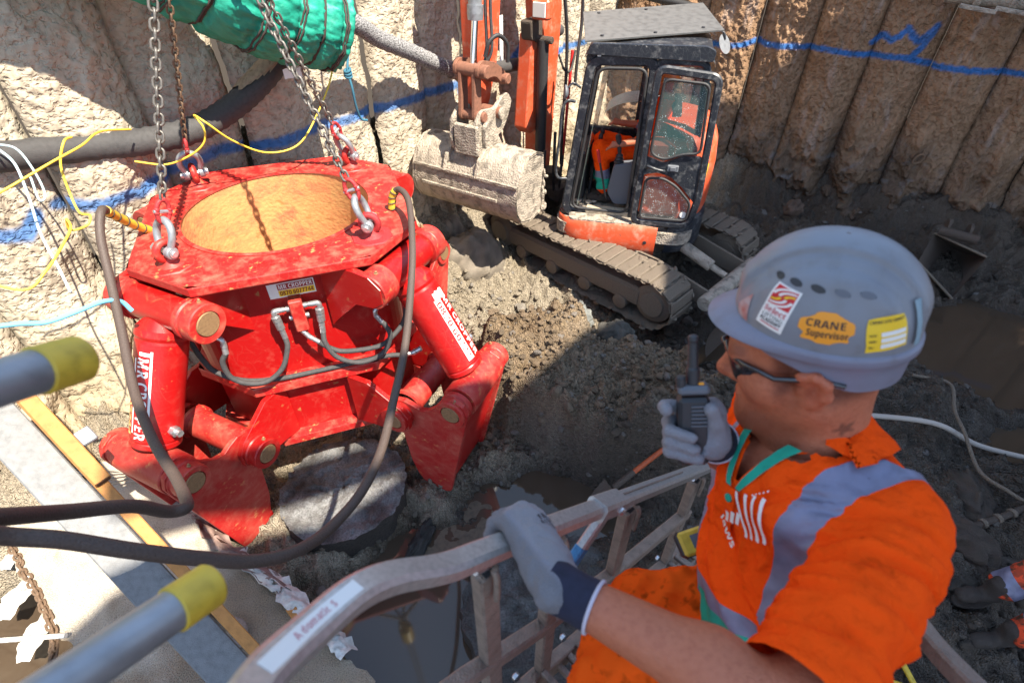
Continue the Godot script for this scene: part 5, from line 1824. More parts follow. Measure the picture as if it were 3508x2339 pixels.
	mb.prism(rounded([Vector2(1.04, 1.94), Vector2(0.96, 2.02), Vector2(0.82, 2.35), Vector2(0.74, 2.9), Vector2(0.70, 3.6), Vector2(0.80, 3.95), Vector2(1.05, 3.95), Vector2(1.14, 3.6), Vector2(1.14, 2.4), Vector2(1.18, 2.02), Vector2(1.12, 1.93)], 0.03), Y(0, 0, -0.075), AE, Vector3.UP, 0.15, 0.01)
	var arm := obj("dipper_arm", mb, mat(Color(0.9, 0.85, 0.8), 0.6, {"tex": texs["kub"], "scale": 2.0}), T)
	mb = MB.new()
	mb.box(Y(0.985, 2.55, 0.078), V(0.004, 0.34, 0.05), 0, Basis(AN, Vector3.UP, AE))
	obj("arm_sticker", mb, M.white, arm)
	mb = MB.new()
	mb.rod(Y(1.22, 3.75, 0), Y(1.24, 2.78, 0), 0.055, 18, 0.006)
	mb.lathe(Y(1.24, 2.76, 0), (Y(1.24, 2.78, 0) - Y(1.25, 2.6, 0)).normalized(), [[0.03, -0.05], [0.062, -0.045], [0.066, 0.0], [0.066, 0.06]], 18, true, true)
	var bc := obj("bucket_ram", mb, M.galv, arm)
	mb = MB.new()
	mb.rod(Y(1.243, 2.75, 0), Y(1.30, 2.38, 0), 0.028, 16)
	obj("ram_rod", mb, M.chrome, bc)
	for k in 2:
		mb = MB.new()
		mb.tube(curve([Y(1.16, 3.3, 0.05 + 0.05 * k), Y(1.17, 2.8, 0.05 + 0.05 * k), Y(1.18, 2.5, 0.06 + 0.05 * k), Y(1.22, 2.38, 0.05)], 6), 0.013, 8)
		obj("arm_hose", mb, M.rubber_dusty, arm)
	mb = MB.new()
	mb.tube(curve([Y(1.22, 2.45, 0.07), Y(1.20, 2.56, 0.10), Y(1.12, 2.60, 0.14), Y(1.02, 2.52, 0.16), Y(1.0, 2.38, 0.15)], 6), 0.018, 8)
	obj("arm_hose", mb, M.rubber, arm)
	# bucket link: cross pins, curved guide links and the tipping link
	var clay_red := mat(Color(0.30, 0.13, 0.08), 0.75, {"tex": texs["mottle"], "scale": 5.0, "bump": texs["grit_h"], "bs": 0.3})
	for pn in [[1.31, 2.36, 0.16, 0.055], [0.98, 2.24, 0.15, 0.045], [1.33, 2.0, 0.13, 0.045], [1.09, 1.98, 0.14, 0.05]]:
		mb = MB.new()
		mb.rod(Y(pn[0], pn[1], -pn[2]), Y(pn[0], pn[1], pn[2]), pn[3], 16, 0.008)
		obj("link_pin", mb, clay_red, arm)
	for e: float in [-0.115, 0.115]:
		mb = MB.new()
		mb.prism(rounded([Vector2(1.37, 2.40), Vector2(1.30, 2.44), Vector2(1.12, 2.40), Vector2(0.97, 2.31), Vector2(0.92, 2.23), Vector2(0.98, 2.18), Vector2(1.10, 2.28), Vector2(1.28, 2.30), Vector2(1.37, 2.32)], 0.03), Y(0, 0, e - 0.017), AE, Vector3.UP, 0.034, 0.005)
		obj("guide_link", mb, clay_red, arm)
		mb = MB.new()
		mb.prism(rounded([Vector2(1.26, 2.38), Vector2(1.36, 2.38), Vector2(1.375, 2.15), Vector2(1.39, 1.98), Vector2(1.34, 1.94), Vector2(1.28, 1.98)], 0.03), Y(0, 0, e * 0.62 - 0.016), AE, Vector3.UP, 0.032, 0.005)
		obj("tipping_link", mb, clay_red, arm)
	# quick hitch
	for e: float in [-0.125, 0.125]:
		mb = MB.new()
		mb.prism(rounded([Vector2(0.86, 2.03), Vector2(0.93, 2.12), Vector2(1.02, 2.10), Vector2(1.14, 2.03), Vector2(1.34, 2.06), Vector2(1.43, 1.98), Vector2(1.47, 1.80), Vector2(1.42, 1.68), Vector2(1.28, 1.66), Vector2(1.18, 1.76), Vector2(1.02, 1.80), Vector2(0.93, 1.90)], 0.04), Y(0, 0, e - 0.018), AE, Vector3.UP, 0.036, 0.008)
		obj("hitch_plate", mb, M.mudmetal, T)
		mb = MB.new()
		mb.lathe(Y(1.09, 1.98, e + (0.018 if e > 0 else -0.018)), AN * sign(e), [[0.055, 0.0], [0.055, 0.016], [0.045, 0.02]], 16, false, true)
		obj("hitch_boss", mb, M.mudmetal, T)
	mb = MB.new()
	mb.box(Y(1.44, 1.82, 0), V(0.25, 0.26, 0.05), 0.01, Basis(AN, Vector3.UP, AE))
	obj("hitch_front", mb, M.mudmetal, T)
	# bucket
	var bo := -0.60
	var bw := 1.16
	var prof := [Vector2(1.02, 1.68), Vector2(1.16, 1.735), Vector2(1.30, 1.725), Vector2(1.42, 1.64), Vector2(1.49, 1.50), Vector2(1.515, 1.37), Vector2(1.49, 1.25), Vector2(1.42, 1.15), Vector2(1.25, 1.10), Vector2(1.0, 1.12)]
	for k in 2:
		pass
	mb = MB.new()
	mb.grid(34, prof.size(), func(i: int, j: int):
		var q: Vector2 = prof[j]
		var p := Y(q.x, q.y, bo + bw * i / 33.0)
		var edge := 0.02 if j == 0 or j == prof.size() - 1 else 0.006
		return p + Vector3.UP * nn.get_noise_3dv(p * 4.0) * edge + AE * nn.get_noise_3dv(p * 6.0) * 0.008, null)
	mb.grid(34, prof.size(), func(i: int, j: int):
		var q: Vector2 = Vector2(1.2, 1.42).lerp(prof[j], 0.95)
		return Y(q.x, q.y, bo + bw * i / 33.0), null)
	var bk := obj("bucket", mb, M.mudmetal, T)
	for e: float in [bo - 0.012, bo + bw - 0.012]:
		mb = MB.new()
		var pp := PackedVector2Array(prof)
		pp.append(Vector2(0.965, 1.16))
		pp.append(Vector2(0.99, 1.45))
		mb.prism(pp, Y(0, 0, e), AE, Vector3.UP, 0.024, 0.005)
		obj("bucket_side", mb, M.mudmetal, bk)
	mb = MB.new()
	mb.bar(arr([Y(1.50, 1.515, bo), Y(1.50, 1.515, bo + bw)]), 0.03, 0.02, AE, 0.004)
	obj("wear_strip", mb, M.mudmetal, bk)
	mb = MB.new()
	mb.bar(arr([Y(1.525, 1.36, bo + 0.1), Y(1.525, 1.36, bo + bw - 0.2)]), 0.03, 0.02, AE, 0.004)
	obj("wear_strip", mb, M.mudmetal, bk)
	for e: float in [-0.19, 0.17]:
		mb = MB.new()
		var ear := []
		for k in 9:
			var a := PI * k / 8.0
			ear.append(Vector2(1.28 + cos(a) * 0.085, 1.90 + sin(a) * 0.075))
		ear.append_array([Vector2(1.15, 1.80), Vector2(1.10, 1.72), Vector2(1.52, 1.52), Vector2(1.46, 1.66), Vector2(1.36, 1.74)])
		mb.prism(PackedVector2Array(ear), Y(0, 0, e - 0.02), AE, Vector3.UP, 0.04, 0.008)
		obj("bucket_ear", mb, M.mudmetal, bk)
	for k in 9:
		mb = MB.new()
		var q: Vector2 = prof[rng.randi_range(0, prof.size() - 1)]
		var p := Y(q.x, q.y, (bo + bw) if k < 10 else bo + rnd(0, bw))
		if k < 10:
			p = Y(rnd(0.98, 1.05), rnd(1.10, 1.5), bo + bw + 0.005)
		mb.ball(p, V(rnd(0.010, 0.022), rnd(0.015, 0.05), rnd(0.008, 0.018)), 12, Basis.IDENTITY, 0.6, nn)
		obj("caked_mud", mb, M.mudmetal, bk)

# ---------- sawn pile heads standing out of the mud ----------
func build_pile_heads() -> void:
	var nn := noise(501, 4.0, 4)
	var n2 := noise(502, 16.0, 3)
	for k in 2:
		var c: Vector3 = [V(-1.20, 0.26, -2.26), V(0.20, 0.20, -1.46)][k]
		var R: float = [0.44, 0.50][k]
		var mb := MB.new()
		var rim := func(a: float) -> float: return R * (1.0 + nn.get_noise_3d(cos(a) * 1.5, sin(a) * 1.5, k * 9.0) * 0.06 + n2.get_noise_3d(cos(a) * 0.9, sin(a) * 0.9, k * 5.0) * 0.04)
		var topy := func(p: Vector3) -> float: return nn.get_noise_3dv(p * 1.2) * 0.05 + n2.get_noise_3dv(p) * 0.03 + n2.get_noise_3dv(p * 3.0) * 0.008
		var colr := func(i: int, j: int, p: Vector3):
			var a := n2.get_noise_3dv(p * 0.5) * 0.5 + 0.5
			var b := nn.get_noise_3dv(p * 0.8 + V(3, 0, 0)) * 0.5 + 0.5
			var cc := Color(0.17, 0.168, 0.165).lerp(Color(0.42, 0.425, 0.43), a)
			return cc.lerp(Color(0.085, 0.075, 0.068), clampf(b * 3.0 - (1.35 if k == 0 else 0.35), 0, 1) * 0.95)
		mb.grid(96, 20, func(i: int, j: int):
			var a := TAU * i / 96.0
			var p: Vector3 = c + V(cos(a), 0, sin(a)) * (rim.call(a) * j / 19.0)
			return p + Vector3.UP * topy.call(p), colr, true, Vector3.UP)
		for i in mb.n.size():
			if mb.n[i].y < 0.0:
				mb.n[i] = -mb.n[i]
		mb.col = Color(0.085, 0.068, 0.055)
		mb.grid(96, 8, func(i: int, j: int):
			var a := TAU * i / 96.0
			var o := V(cos(a), 0, sin(a))
			var p: Vector3 = c + o * rim.call(a)
			return p + Vector3.UP * (topy.call(p) - 0.065 * j) + o * (nn.get_noise_3dv(p + V(0, j * 0.2, 0)) * 0.03 * minf(j, 1)), null, true)
		# the side must face outwards
		single("concrete_pile", mb, M.pilehead, "round grey concrete pile head in the puddle below the red cropper" if k == 0 else "dark wet concrete pile head under the aluminium stair", "pile", "sawn concrete pile heads")

# ---------- bag, suction pipes, ropes and cables on the left wall ----------
func build_duct_and_pipes() -> void:
	var nn := noise(511, 3.0, 4)
	var n2 := noise(512, 9.0, 3)
	var ax := curve([V(-2.45, 3.75, -3.02), V(-1.98, 3.38, -3.36), V(-1.74, 3.19, -3.56), V(-1.52, 3.00, -3.76), V(-1.34, 2.90, -3.96), V(-1.17, 2.82, -4.14)], 14)
	var T := thing("wrapped_pipe_bag", "fat green tarpaulin wrap with dark cords around the pipe, above the cropper", "tarpaulin", V(-1.5, 2.62, -3.8))
	var m := ax.size()
	var bands := [0.30, 0.43, 0.56, 0.68, 0.80, 0.90]
	var fr := func(t: float):
		var x := clampf(t, 0, 1) * (m - 1)
		var i := mini(int(x), m - 2)
		var p := ax[i].lerp(ax[i + 1], x - i)
		var d := (ax[i + 1] - ax[i]).normalized()
		var e1 := (Vector3.UP - d * d.y).normalized()
		return [p, d, e1, d.cross(e1)]
	var rad := func(t: float, a: float, p: Vector3):
		var r := 0.285
		for b: float in bands:
			r -= 0.022 * exp(-pow((t - b) / 0.012, 2))
			r += 0.010 * exp(-pow((t - b - 0.05) / 0.03, 2))
		r *= sqrt(clampf((1.0 - t) / 0.05, 0.06, 1.0))
		var wr := absf(nn.get_noise_3d(cos(a) * 2.2 + t * 1.5, sin(a) * 2.2, t * 1.2))
		return r + wr * 0.034 + n2.get_noise_3d(cos(a) * 0.5, sin(a) * 0.5 + t * 0.7, t * 0.6) * 0.012
	var mb := MB.new()
	mb.grid(120, 110, func(i: int, j: int):
		var t := j / 109.0
		var a := TAU * i / 120.0
		var f: Array = fr.call(t)
		return f[0] + (f[2] * cos(a) + f[3] * sin(a)) * rad.call(t, a, f[0]), null, true)
	obj("tarpaulin", mb, M.green, T)
	for b: float in bands:
		mb = MB.new()
		for k in 2:
			var p := PackedVector3Array()
			for i in 60:
				var a := TAU * i / 60.0
				var t: float = b + 0.008 * k + 0.012 * sin(a + b * 20.0)
				var f: Array = fr.call(t)
				p.append(f[0] + (f[2] * cos(a) + f[3] * sin(a)) * (rad.call(t, a, f[0]) + 0.004))
			mb.tube(p, 0.0065, 6, false, true)
		obj("cord", mb, M.band, T)
	mb = MB.new()
	mb.grid(6, 4, func(i: int, j: int): return V(-1.47, 2.57, -3.90) + V(0.79, 0, -0.61) * (i - 2.5) * 0.024 + V(0.05, -1, 0.05) * (j - 1.5) * 0.02 + V(0, 0.006 * sin(i * 1.3), 0), null)
	var tg := obj("paper_tag", mb, M.white, T)
	# big black suction pipe coming from the left into the bag, with a torn tape patch
	var pp := curve([V(-3.45, 2.52, -2.05), V(-3.05, 2.44, -2.60), V(-2.60, 2.32, -3.22), V(-2.32, 2.30, -3.38), V(-2.08, 2.31, -3.58), V(-1.90, 2.38, -3.82), V(-1.74, 2.50, -4.06), V(-1.60, 2.66, -4.30), V(-1.50, 2.80, -4.40)], 16)
	var P := thing("suction_pipe", "thick black taped suction pipe sagging along the pile wall behind the chains", "pipe", V(-2.2, 2.2, -3.4))
	mb = MB.new()
	var rr := PackedFloat32Array()
	for i in pp.size():
		rr.append(0.080 + 0.004 * sin(i * 1.9) + 0.003 * nn.get_noise_1d(i * 3.0))
	mb.tube(pp, rr, 20)
	obj("pipe", mb, M.rubber_dusty, P)
	for k in 5:
		mb = MB.new()
		var q := pp[88 + k * 3]
		var d := (pp[89 + k * 3] - q).normalized()
		var e1 := (Vector3.UP - d * d.y).normalized()
		var e2 := d.cross(e1)
		mb.grid(12, 4, func(i: int, j: int):
			var a := -1.7 + 2.3 * i / 11.0 + k * 0.12
			return q + d * (j - 1.5) * 0.035 * (1.0 + 0.3 * sin(i * 2.0 + k)) + (e1 * cos(a) + e2 * sin(a)) * (0.090 + 0.008 * j / 3.0 + 0.006 * sin(i * 3.1 + j)), null)
		obj("torn_tape", mb, mat(Color(0.34, 0.25, 0.17), 0.85, {"tex": texs["mottle"], "scale": 5.0}), P)
	# lighter pipe leaving the bag to the right with a clamped coupling
	var P2 := thing("discharge_pipe", "dusty grey hose with clamped coupling running right from the green wrap", "pipe", V(-0.8, 2.2, -4.9))
	var p2 := curve([V(-1.30, 2.83, -4.28), V(-1.16, 2.75, -4.55), V(-1.05, 2.62, -4.75), V(-0.85, 2.46, -5.05), V(-0.64, 2.30, -5.30), V(-0.50, 2.20, -5.48)], 12)
	mb = MB.new()
	rr = PackedFloat32Array()
	for i in p2.size():
		rr.append(0.066 + 0.003 * sin(i * 2.3))
	mb.tube(p2, rr, 18)
	obj("hose", mb, mat(Color(0.36, 0.36, 0.37), 0.8, {"tex": ntex("flaky", 61, 0.05, [[0.0, G(0.08)], [0.45, G(0.15)], [0.52, G(0.9)], [1.0, G(1)]], 512, 5), "scale": 2.5, "bump": texs["grit_h"], "bs": 0.3}), P2)
	var e0 := V(-0.55, 2.235, -5.42)
	var ed := V(0.42, -0.10, -0.50).normalized()
	mb = MB.new()
	mb.lathe(e0, ed, [[0.067, -0.04], [0.078, -0.02], [0.078, 0.04], [0.09, 0.06], [0.115, 0.10], [0.118, 0.14], [0.108, 0.15], [0.108, 0.17], [0.118, 0.18], [0.115, 0.22], [0.085, 0.24], [0.082, 0.36], [0.09, 0.38], [0.09, 0.42]], 22)
	var cp := obj("coupling", mb, mat(Color(0.46, 0.36, 0.29), 0.8, {"tex": texs["mottle"], "scale": 4.0, "bump": texs["grit_h"], "bs": 0.3}), P2)
	mb = MB.new()
	torus(mb, e0 + ed * 0.16, ed, 0.122, 0.012, 26)
	obj("clamp_ring", mb, M.steel, cp)
	mb = MB.new()
	mb.tube(curve([e0 + V(0.0, 0.06, 0.06), e0 + V(0.09, 0.09, 0.06), e0 + V(0.19, 0.16, 0.0), e0 + V(0.26, 0.34, -0.05), e0 + V(0.36, 0.36, -0.08), e0 + V(0.40, 0.24, -0.10), e0 + V(0.40, 0.12, -0.1)], 7), 0.017, 8)
	obj("clamp_lever", mb, M.rubber_dusty, cp)
	mb = MB.new()
	mb.tube(curve([e0 + ed * 0.42, e0 + ed * 0.8 + V(0, 0.02, 0), e0 + ed * 1.3 + V(0.05, 0.1, 0), V(0.35, 2.30, -6.65), V(0.55, 2.27, -7.1)], 10), 0.062, 16)
	obj("far_hose", mb, M.rubber_dusty, P2)
	# hanging bits
	var ropes := [
		["yellow_cable", "yellow cable looping over the black suction pipe at the far left", "cable", M.cable_yellow, 0.0058, [V(-2.55, 2.36, -2.24), V(-2.36, 2.44, -2.36), V(-2.25, 2.49, -2.55), V(-2.22, 2.50, -2.76), V(-2.27, 2.49, -3.0), V(-2.27, 2.42, -3.25)]],
		["yellow_cable", "yellow cable hanging down the wall left of the cropper in a loop", "cable", M.cable_yellow, 0.0058, [V(-2.28, 2.53, -2.80), V(-2.25, 2.54, -2.70), V(-2.28, 2.44, -2.64), V(-2.27, 2.30, -2.59), V(-2.22, 2.24, -2.53), V(-2.15, 2.24, -2.50), V(-2.15, 2.21, -2.45), V(-2.22, 2.20, -2.42), V(-2.19, 2.27, -2.40), V(-2.13, 2.26, -2.33), V(-2.10, 2.24, -2.21), V(-2.09, 2.20, -2.04), V(-2.15, 2.16, -1.95), V(-2.32, 2.24, -1.93)]],
		["yellow_cable", "yellow cable sagging between the chains in front of the blue line", "cable", M.cable_yellow, 0.0058, [V(-2.27, 2.26, -3.16), V(-2.14, 2.21, -3.24), V(-1.98, 2.26, -3.26), V(-1.88, 2.33, -3.28), V(-1.85, 2.42, -3.28), V(-1.88, 2.49, -3.28), V(-1.80, 2.46, -3.24), V(-1.73, 2.32, -3.34), V(-1.61, 2.19, -3.49), V(-1.45, 2.19, -3.63), V(-1.36, 2.31, -3.86), V(-1.29, 2.50, -4.15), V(-1.30, 2.66, -4.28)]],
		["pale_rope", "frayed pale blue rope knotted round the pipe and hanging at the left edge", "rope", M.rope_pale, 0.0065, [V(-2.80, 2.46, -2.92), V(-2.78, 2.50, -2.84), V(-2.70, 2.47, -2.80), V(-2.62, 2.40, -2.76), V(-2.52, 2.28, -2.62), V(-2.42, 2.16, -2.46), V(-2.30, 2.05, -2.32), V(-2.22, 1.96, -2.22)]],
		["pale_rope", "short pale rope tail hanging in a bight from the knotted pipe", "rope", M.rope_pale, 0.0055, [V(-2.74, 2.48, -2.84), V(-2.62, 2.46, -2.82), V(-2.54, 2.36, -2.76), V(-2.50, 2.26, -2.70), V(-2.53, 2.24, -2.68), V(-2.56, 2.34, -2.74)]],
		["blue_rope", "light blue rope tied to the left ram of the cropper", "rope", M.rope_blue, 0.011, [V(-2.20, 2.10, -1.76), V(-2.12, 2.08, -1.81), V(-2.01, 2.08, -1.82), V(-1.93, 2.08, -1.89), V(-1.88, 2.06, -2.00), V(-1.86, 2.01, -2.07), V(-1.84, 1.95, -2.08)]],
		["dark_rope", "dark blue rope hanging with a knot at the right end of the green wrap", "rope", M.rope_dark, 0.009, [V(-1.22, 3.05, -4.40), V(-1.20, 2.90, -4.36), V(-1.17, 2.66, -4.26), V(-1.17, 2.53, -4.16), V(-1.15, 2.42, -4.12), V(-1.15, 2.28, -4.14), V(-1.14, 2.19, -4.18), V(-1.10, 2.17, -4.20)]]]
	for r in ropes:
		mb = MB.new()
		mb.tube(curve(r[5], 10), r[4], 8)
		single(r[0], mb, r[3], r[1], r[2])
	mb = MB.new()
	for k in 3:
		torus(mb, V(-1.17, 2.53 - k * 0.018, -4.15), V(0.3 * k - 0.3, 1, 0.4).normalized(), 0.022, 0.010, 14)
	single("rope_knot", mb, M.rope_dark, "dark blue knot in the rope beside the green wrap", "knot")
	# hydraulic supply hoses with yellow spiral guards
	var hoses := [
		["supply_hose", "black supply hose with yellow guard arching from the plate's left edge, upper strand", [V(-2.10, 1.99, -2.80), V(-2.10, 2.10, -2.68), V(-2.07, 2.23, -2.54), V(-2.02, 2.30, -2.43), V(-2.00, 2.22, -2.32), V(-1.92, 2.09, -2.15), V(-1.79, 1.96, -1.91), V(-1.62, 1.86, -1.62), V(-1.41, 1.85, -1.36), V(-1.23, 1.87, -1.18), V(-1.10, 1.93, -1.04), V(-1.065, 1.965, -0.985), V(-1.085, 2.01, -0.945), V(-1.10, 2.14, -0.88), V(-1.13, 2.30, -0.76), V(-1.10, 2.47, -0.64), V(-1.08, 2.68, -0.49), V(-1.0, 3.0, -0.2)], 0.02],
		["supply_hose", "black supply hose from the plate's right edge sweeping low to the left, lower strand", [V(-0.74, 2.01, -3.05), V(-0.72, 2.10, -3.05), V(-0.67, 2.14, -3.03), V(-0.60, 2.12, -2.90), V(-0.54, 2.04, -2.56), V(-0.52, 1.94, -2.28), V(-0.51, 1.84, -1.93), V(-0.53, 1.76, -1.66), V(-0.535, 1.75, -1.40), V(-0.56, 1.79, -1.17), V(-0.61, 1.87, -0.97), V(-0.65, 1.98, -0.83), V(-0.72, 2.08, -0.745), V(-0.80, 2.20, -0.69), V(-0.89, 2.32, -0.645), V(-0.98, 2.42, -0.615), V(-1.05, 2.50, -0.58), V(-1.08, 2.69, -0.50), V(-1.0, 3.0, -0.25)], 0.019]]
	for h in hoses:
		var HT := thing(h[0], h[1], "hose", h[2][0], Basis.IDENTITY, "two supply hoses of the cropper")
		var hp := curve(h[2], 12)
		mb = MB.new()
		mb.tube(hp, h[3], 14)
		obj("hose", mb, M.hose_brown, HT)
		mb = MB.new()
		var sp := PackedVector3Array()
		var lim := 30 if h[3] > 0.0195 else 18
		mb.tube(hp.slice(0, lim), h[3] + 0.004, 12)
		obj("guard_sleeve", mb, M.yellow, HT)
		mb = MB.new()
		for i in lim * 3:
			var x := i / 3.0
			var i0 := int(x)
			var q := hp[i0].lerp(hp[i0 + 1], x - i0)
			var d := (hp[i0 + 1] - hp[i0]).normalized()
			var e1 := (V(0.3, 0.2, 0.9) - d * d.dot(V(0.3, 0.2, 0.9))).normalized()
			var e2 := d.cross(e1)
			var a := i * 0.42
			sp.append(q + (e1 * cos(a) + e2 * sin(a)) * (h[3] + 0.005))
		mb.tube(sp, 0.0035, 5)
		obj("spiral_groove", mb, M.band, HT)

# ---------- aluminium access stair ----------
func build_stair() -> void:
	var P1 := V(-0.0322, 2.6912, -0.4440)
	var P2 := V(0.7167, 1.9462, -1.1765)
	var D := P2 - P1
	var lat := V(0.6992, 0, 0.7149)
	var up := lat.cross(D.normalized()).normalized()
	if up.y < 0:
		up = -up
	var R := func(t: float, dy := 0.0, l := 0.0) -> Vector3: return P1 + D * t + Vector3.UP * dy + lat * l
	var T := thing("access_stair", "grubby aluminium stair with handrails that the supervisor stands on", "stair", V(0.9, 0.1, -1.2))
	var mb := MB.new()
	mb.bar(curve([V(-0.20, 3.06, -0.02), V(-0.225, 3.00, -0.10), V(-0.233, 2.945, -0.175), V(-0.215, 2.895, -0.24), V(-0.188, 2.860, -0.295), V(-0.155, 2.82, -0.335), R.call(-0.085), P1, R.call(0.3)], 8), 0.041, 0.032, up, 0.007)
	var hr := obj("handrail", mb, M.alu, T)
	mb = MB.new()
	mb.bar(arr([R.call(0.29), R.call(1.0)]), 0.040, 0.030, up, 0.006)
	obj("lower_handrail", mb, M.alu, T)
	mb = MB.new()
	mb.bar(arr([R.call(0.285), R.call(0.375)]), 0.052, 0.042, up, 0.007)
	obj("rail_sleeve", mb, M.alu, T)
	mb = MB.new()
	mb.box(R.call(0.5) + up * 0.0165, V(0.006, 0.003, 0.55), 0, along(P1, P2, up) * Basis(Vector3.RIGHT, -PI / 2))
	obj("scratch_line", mb, M.alu_mud, T)
	mb = MB.new()
	mb.lathe(R.call(0.345) + lat * 0.026, lat, [[0.011, 0.0], [0.011, 0.006], [0.006, 0.01]], 10, false, true)
	obj("rail_bolt", mb, M.zinc, T)
	# sticker on the bend
	mb = MB.new()
	var sc := curve([V(-0.233, 2.945, -0.175), V(-0.215, 2.895, -0.24), V(-0.188, 2.860, -0.295)], 8)
	mb.bar(sc, 0.030, 0.0332, up, 0.0065)
	var stk := obj("rail_sticker", mb, M.white, hr)
	mb = MB.new()
	letters(mb, "A domatic  S", 0.009, func(u: float, v: float):
		var x := clampf(u / 0.16 + 0.5, 0, 0.999) * (sc.size() - 1)
		var i := int(x)
		var q := sc[i].lerp(sc[i + 1], x - i)
		var d := (sc[i + 1] - sc[i]).normalized()
		var uu := (up - d * up.dot(d)).normalized()
		return [q + uu * 0.0170 + uu.cross(d) * v, uu], true, 1.0)
	obj("sticker_words", mb, mat(Color(0.55, 0.25, 0.27), 0.7), stk)
	var posts := [[-0.017, -0.78], [0.155, -0.86], [0.433, -0.62], [0.86, -0.72]]
	for p in posts:
		mb = MB.new()
		var a: Vector3 = R.call(p[0], -0.055)
		mb.bar(arr([a, a + Vector3.UP * (p[1] + 0.055)]), 0.042, 0.030, lat, 0.004)
		var po := obj("rail_post", mb, M.alu_mud, T)
		mb = MB.new()
		mb.bar(arr([a + Vector3.UP * 0.001, a + Vector3.UP * 0.0]), 0.03, 0.018, lat, 0.002) if false else mb.box(a + Vector3.UP * 0.0015, V(0.026, 0.004, 0.018), 0, Basis(lat, Vector3.UP, lat.cross(Vector3.UP)))
		obj("post_mouth", mb, M.blackplain, po)
		mb = MB.new()
		mb.tube(curve([a + lat * 0.028 - Vector3.UP * 0.06, a + lat * 0.030 + Vector3.UP * 0.01, a + lat * 0.024 + Vector3.UP * 0.032], 4), 0.006, 6)
		obj("bracket", mb, M.alu_mud, po)
		mb = MB.new()
		mb.rod(a - D.normalized() * 0.024 + Vector3.UP * 0.006, a + D.normalized() * 0.024 + Vector3.UP * 0.006, 0.006, 8)
		obj("bracket_pin", mb, M.zinc, po)
	mb = MB.new()
	mb.bar(arr([R.call(0.325, -0.03, 0.0), R.call(0.17, -0.27, 0.0)]), 0.034, 0.022, lat, 0.004)
	var br := obj("brace", mb, M.alu, T)
	mb = MB.new()
	mb.bar(arr([R.call(0.255, -0.138, 0.0), R.call(0.215, -0.20, 0.0)]), 0.036, 0.024, lat, 0.004)
	obj("blue_paint_patch", mb, mat(Color(0.05, 0.22, 0.45), 0.6, {"tex": texs["mottle"], "scale": 14.0}), br)
	mb = MB.new()
	mb.bar(arr([R.call(-0.35, -0.50), R.call(-0.09, -0.445), R.call(0.147, -0.44), R.call(0.463, -0.385), R.call(0.84, -0.28), R.call(0.9, -0.265)]), 0.034, 0.036, up, 0.004)
	obj("middle_rail", mb, M.alu_mud, T)
	for l: float in [0.0, 0.58]:
		mb = MB.new()
		mb.bar(arr([R.call(-0.5, -0.90, l), R.call(0.18, -0.765, l), R.call(0.71, -0.66, l), R.call(1.5, -0.55, l)]), 0.035, 0.08, up, 0.004)
		obj("stringer", mb, M.alu_mud, T)
	for k in 8:
		var t := -0.30 + k * 0.19
		var sy := -0.80 + 0.19 * (t + 0.3) - 0.02
		var ctr: Vector3 = R.call(t, sy, 0.29)
		for j in 4:
			mb = MB.new()
			mb.box(ctr + lat.cross(Vector3.UP) * (j - 1.5) * 0.042, V(0.55, 0.022, 0.018), 0.003, Basis(lat, Vector3.UP, lat.cross(Vector3.UP)))
			obj("tread_bar", mb, M.alu_mud, T)
		for s in 5:
			mb = MB.new()
			mb.box(ctr + lat * (s - 2) * 0.11 + Vector3.DOWN * 0.004, V(0.010, 0.018, 0.15), 0.002, Basis(lat, Vector3.UP, lat.cross(Vector3.UP)))
			obj("tread_cross_bar", mb, M.alu_mud, T)
		mb = MB.new()
		mb.lathe(R.call(t, sy + 0.01, -0.02), -lat, [[0.012, 0.0], [0.012, 0.01], [0.006, 0.014]], 6, false, true)
		obj("tread_bolt", mb, M.zinc, T)
	# right-hand rail, bent outwards at its foot
	var ra := V(0.82, 2.365, -0.535)
	mb = MB.new()
	mb.bar(curve([V(1.00, 2.18, -0.76), V(0.90, 2.28, -0.62), V(0.82, 2.365, -0.50), V(0.79, 2.42, -0.40), V(0.77, 2.50, -0.28)], 6), 0.036, 0.036, Vector3.UP, 0.005)
	obj("right_handrail", mb, M.alu_mud, T)
	mb = MB.new()
	mb.bar(arr([V(0.775, 2.355, -0.44), V(0.70, 2.27, -0.44), V(0.55, 2.12, -0.42)]), 0.05, 0.034, V(0.5, 0.5, 0.6), 0.004)
	obj("right_brace", mb, M.alu_mud, T)
	mb = MB.new()
	mb.tube(curve([V(0.745, 2.33, -0.46), V(0.757, 2.38, -0.47), V(0.785, 2.40, -0.475), V(0.80, 2.38, -0.47)], 4), 0.005, 6)
	obj("bracket", mb, M.alu_mud, T)
	for s: float in [0.05, 0.4]:
		mb = MB.new()
		mb.bar(arr([R.call(1.0 + s, -0.75, 0.0), R.call(1.0 + s, -1.9, 0.0)]), 0.05, 0.05, lat, 0.004)
		obj("support_leg", mb, M.alu_mud, T)
		mb = MB.new()
		mb.bar(arr([R.call(1.0 + s, -0.75, 0.58), R.call(1.0 + s, -1.9, 0.58)]), 0.05, 0.05, lat, 0.004)
		obj("support_leg", mb, M.alu_mud, T)

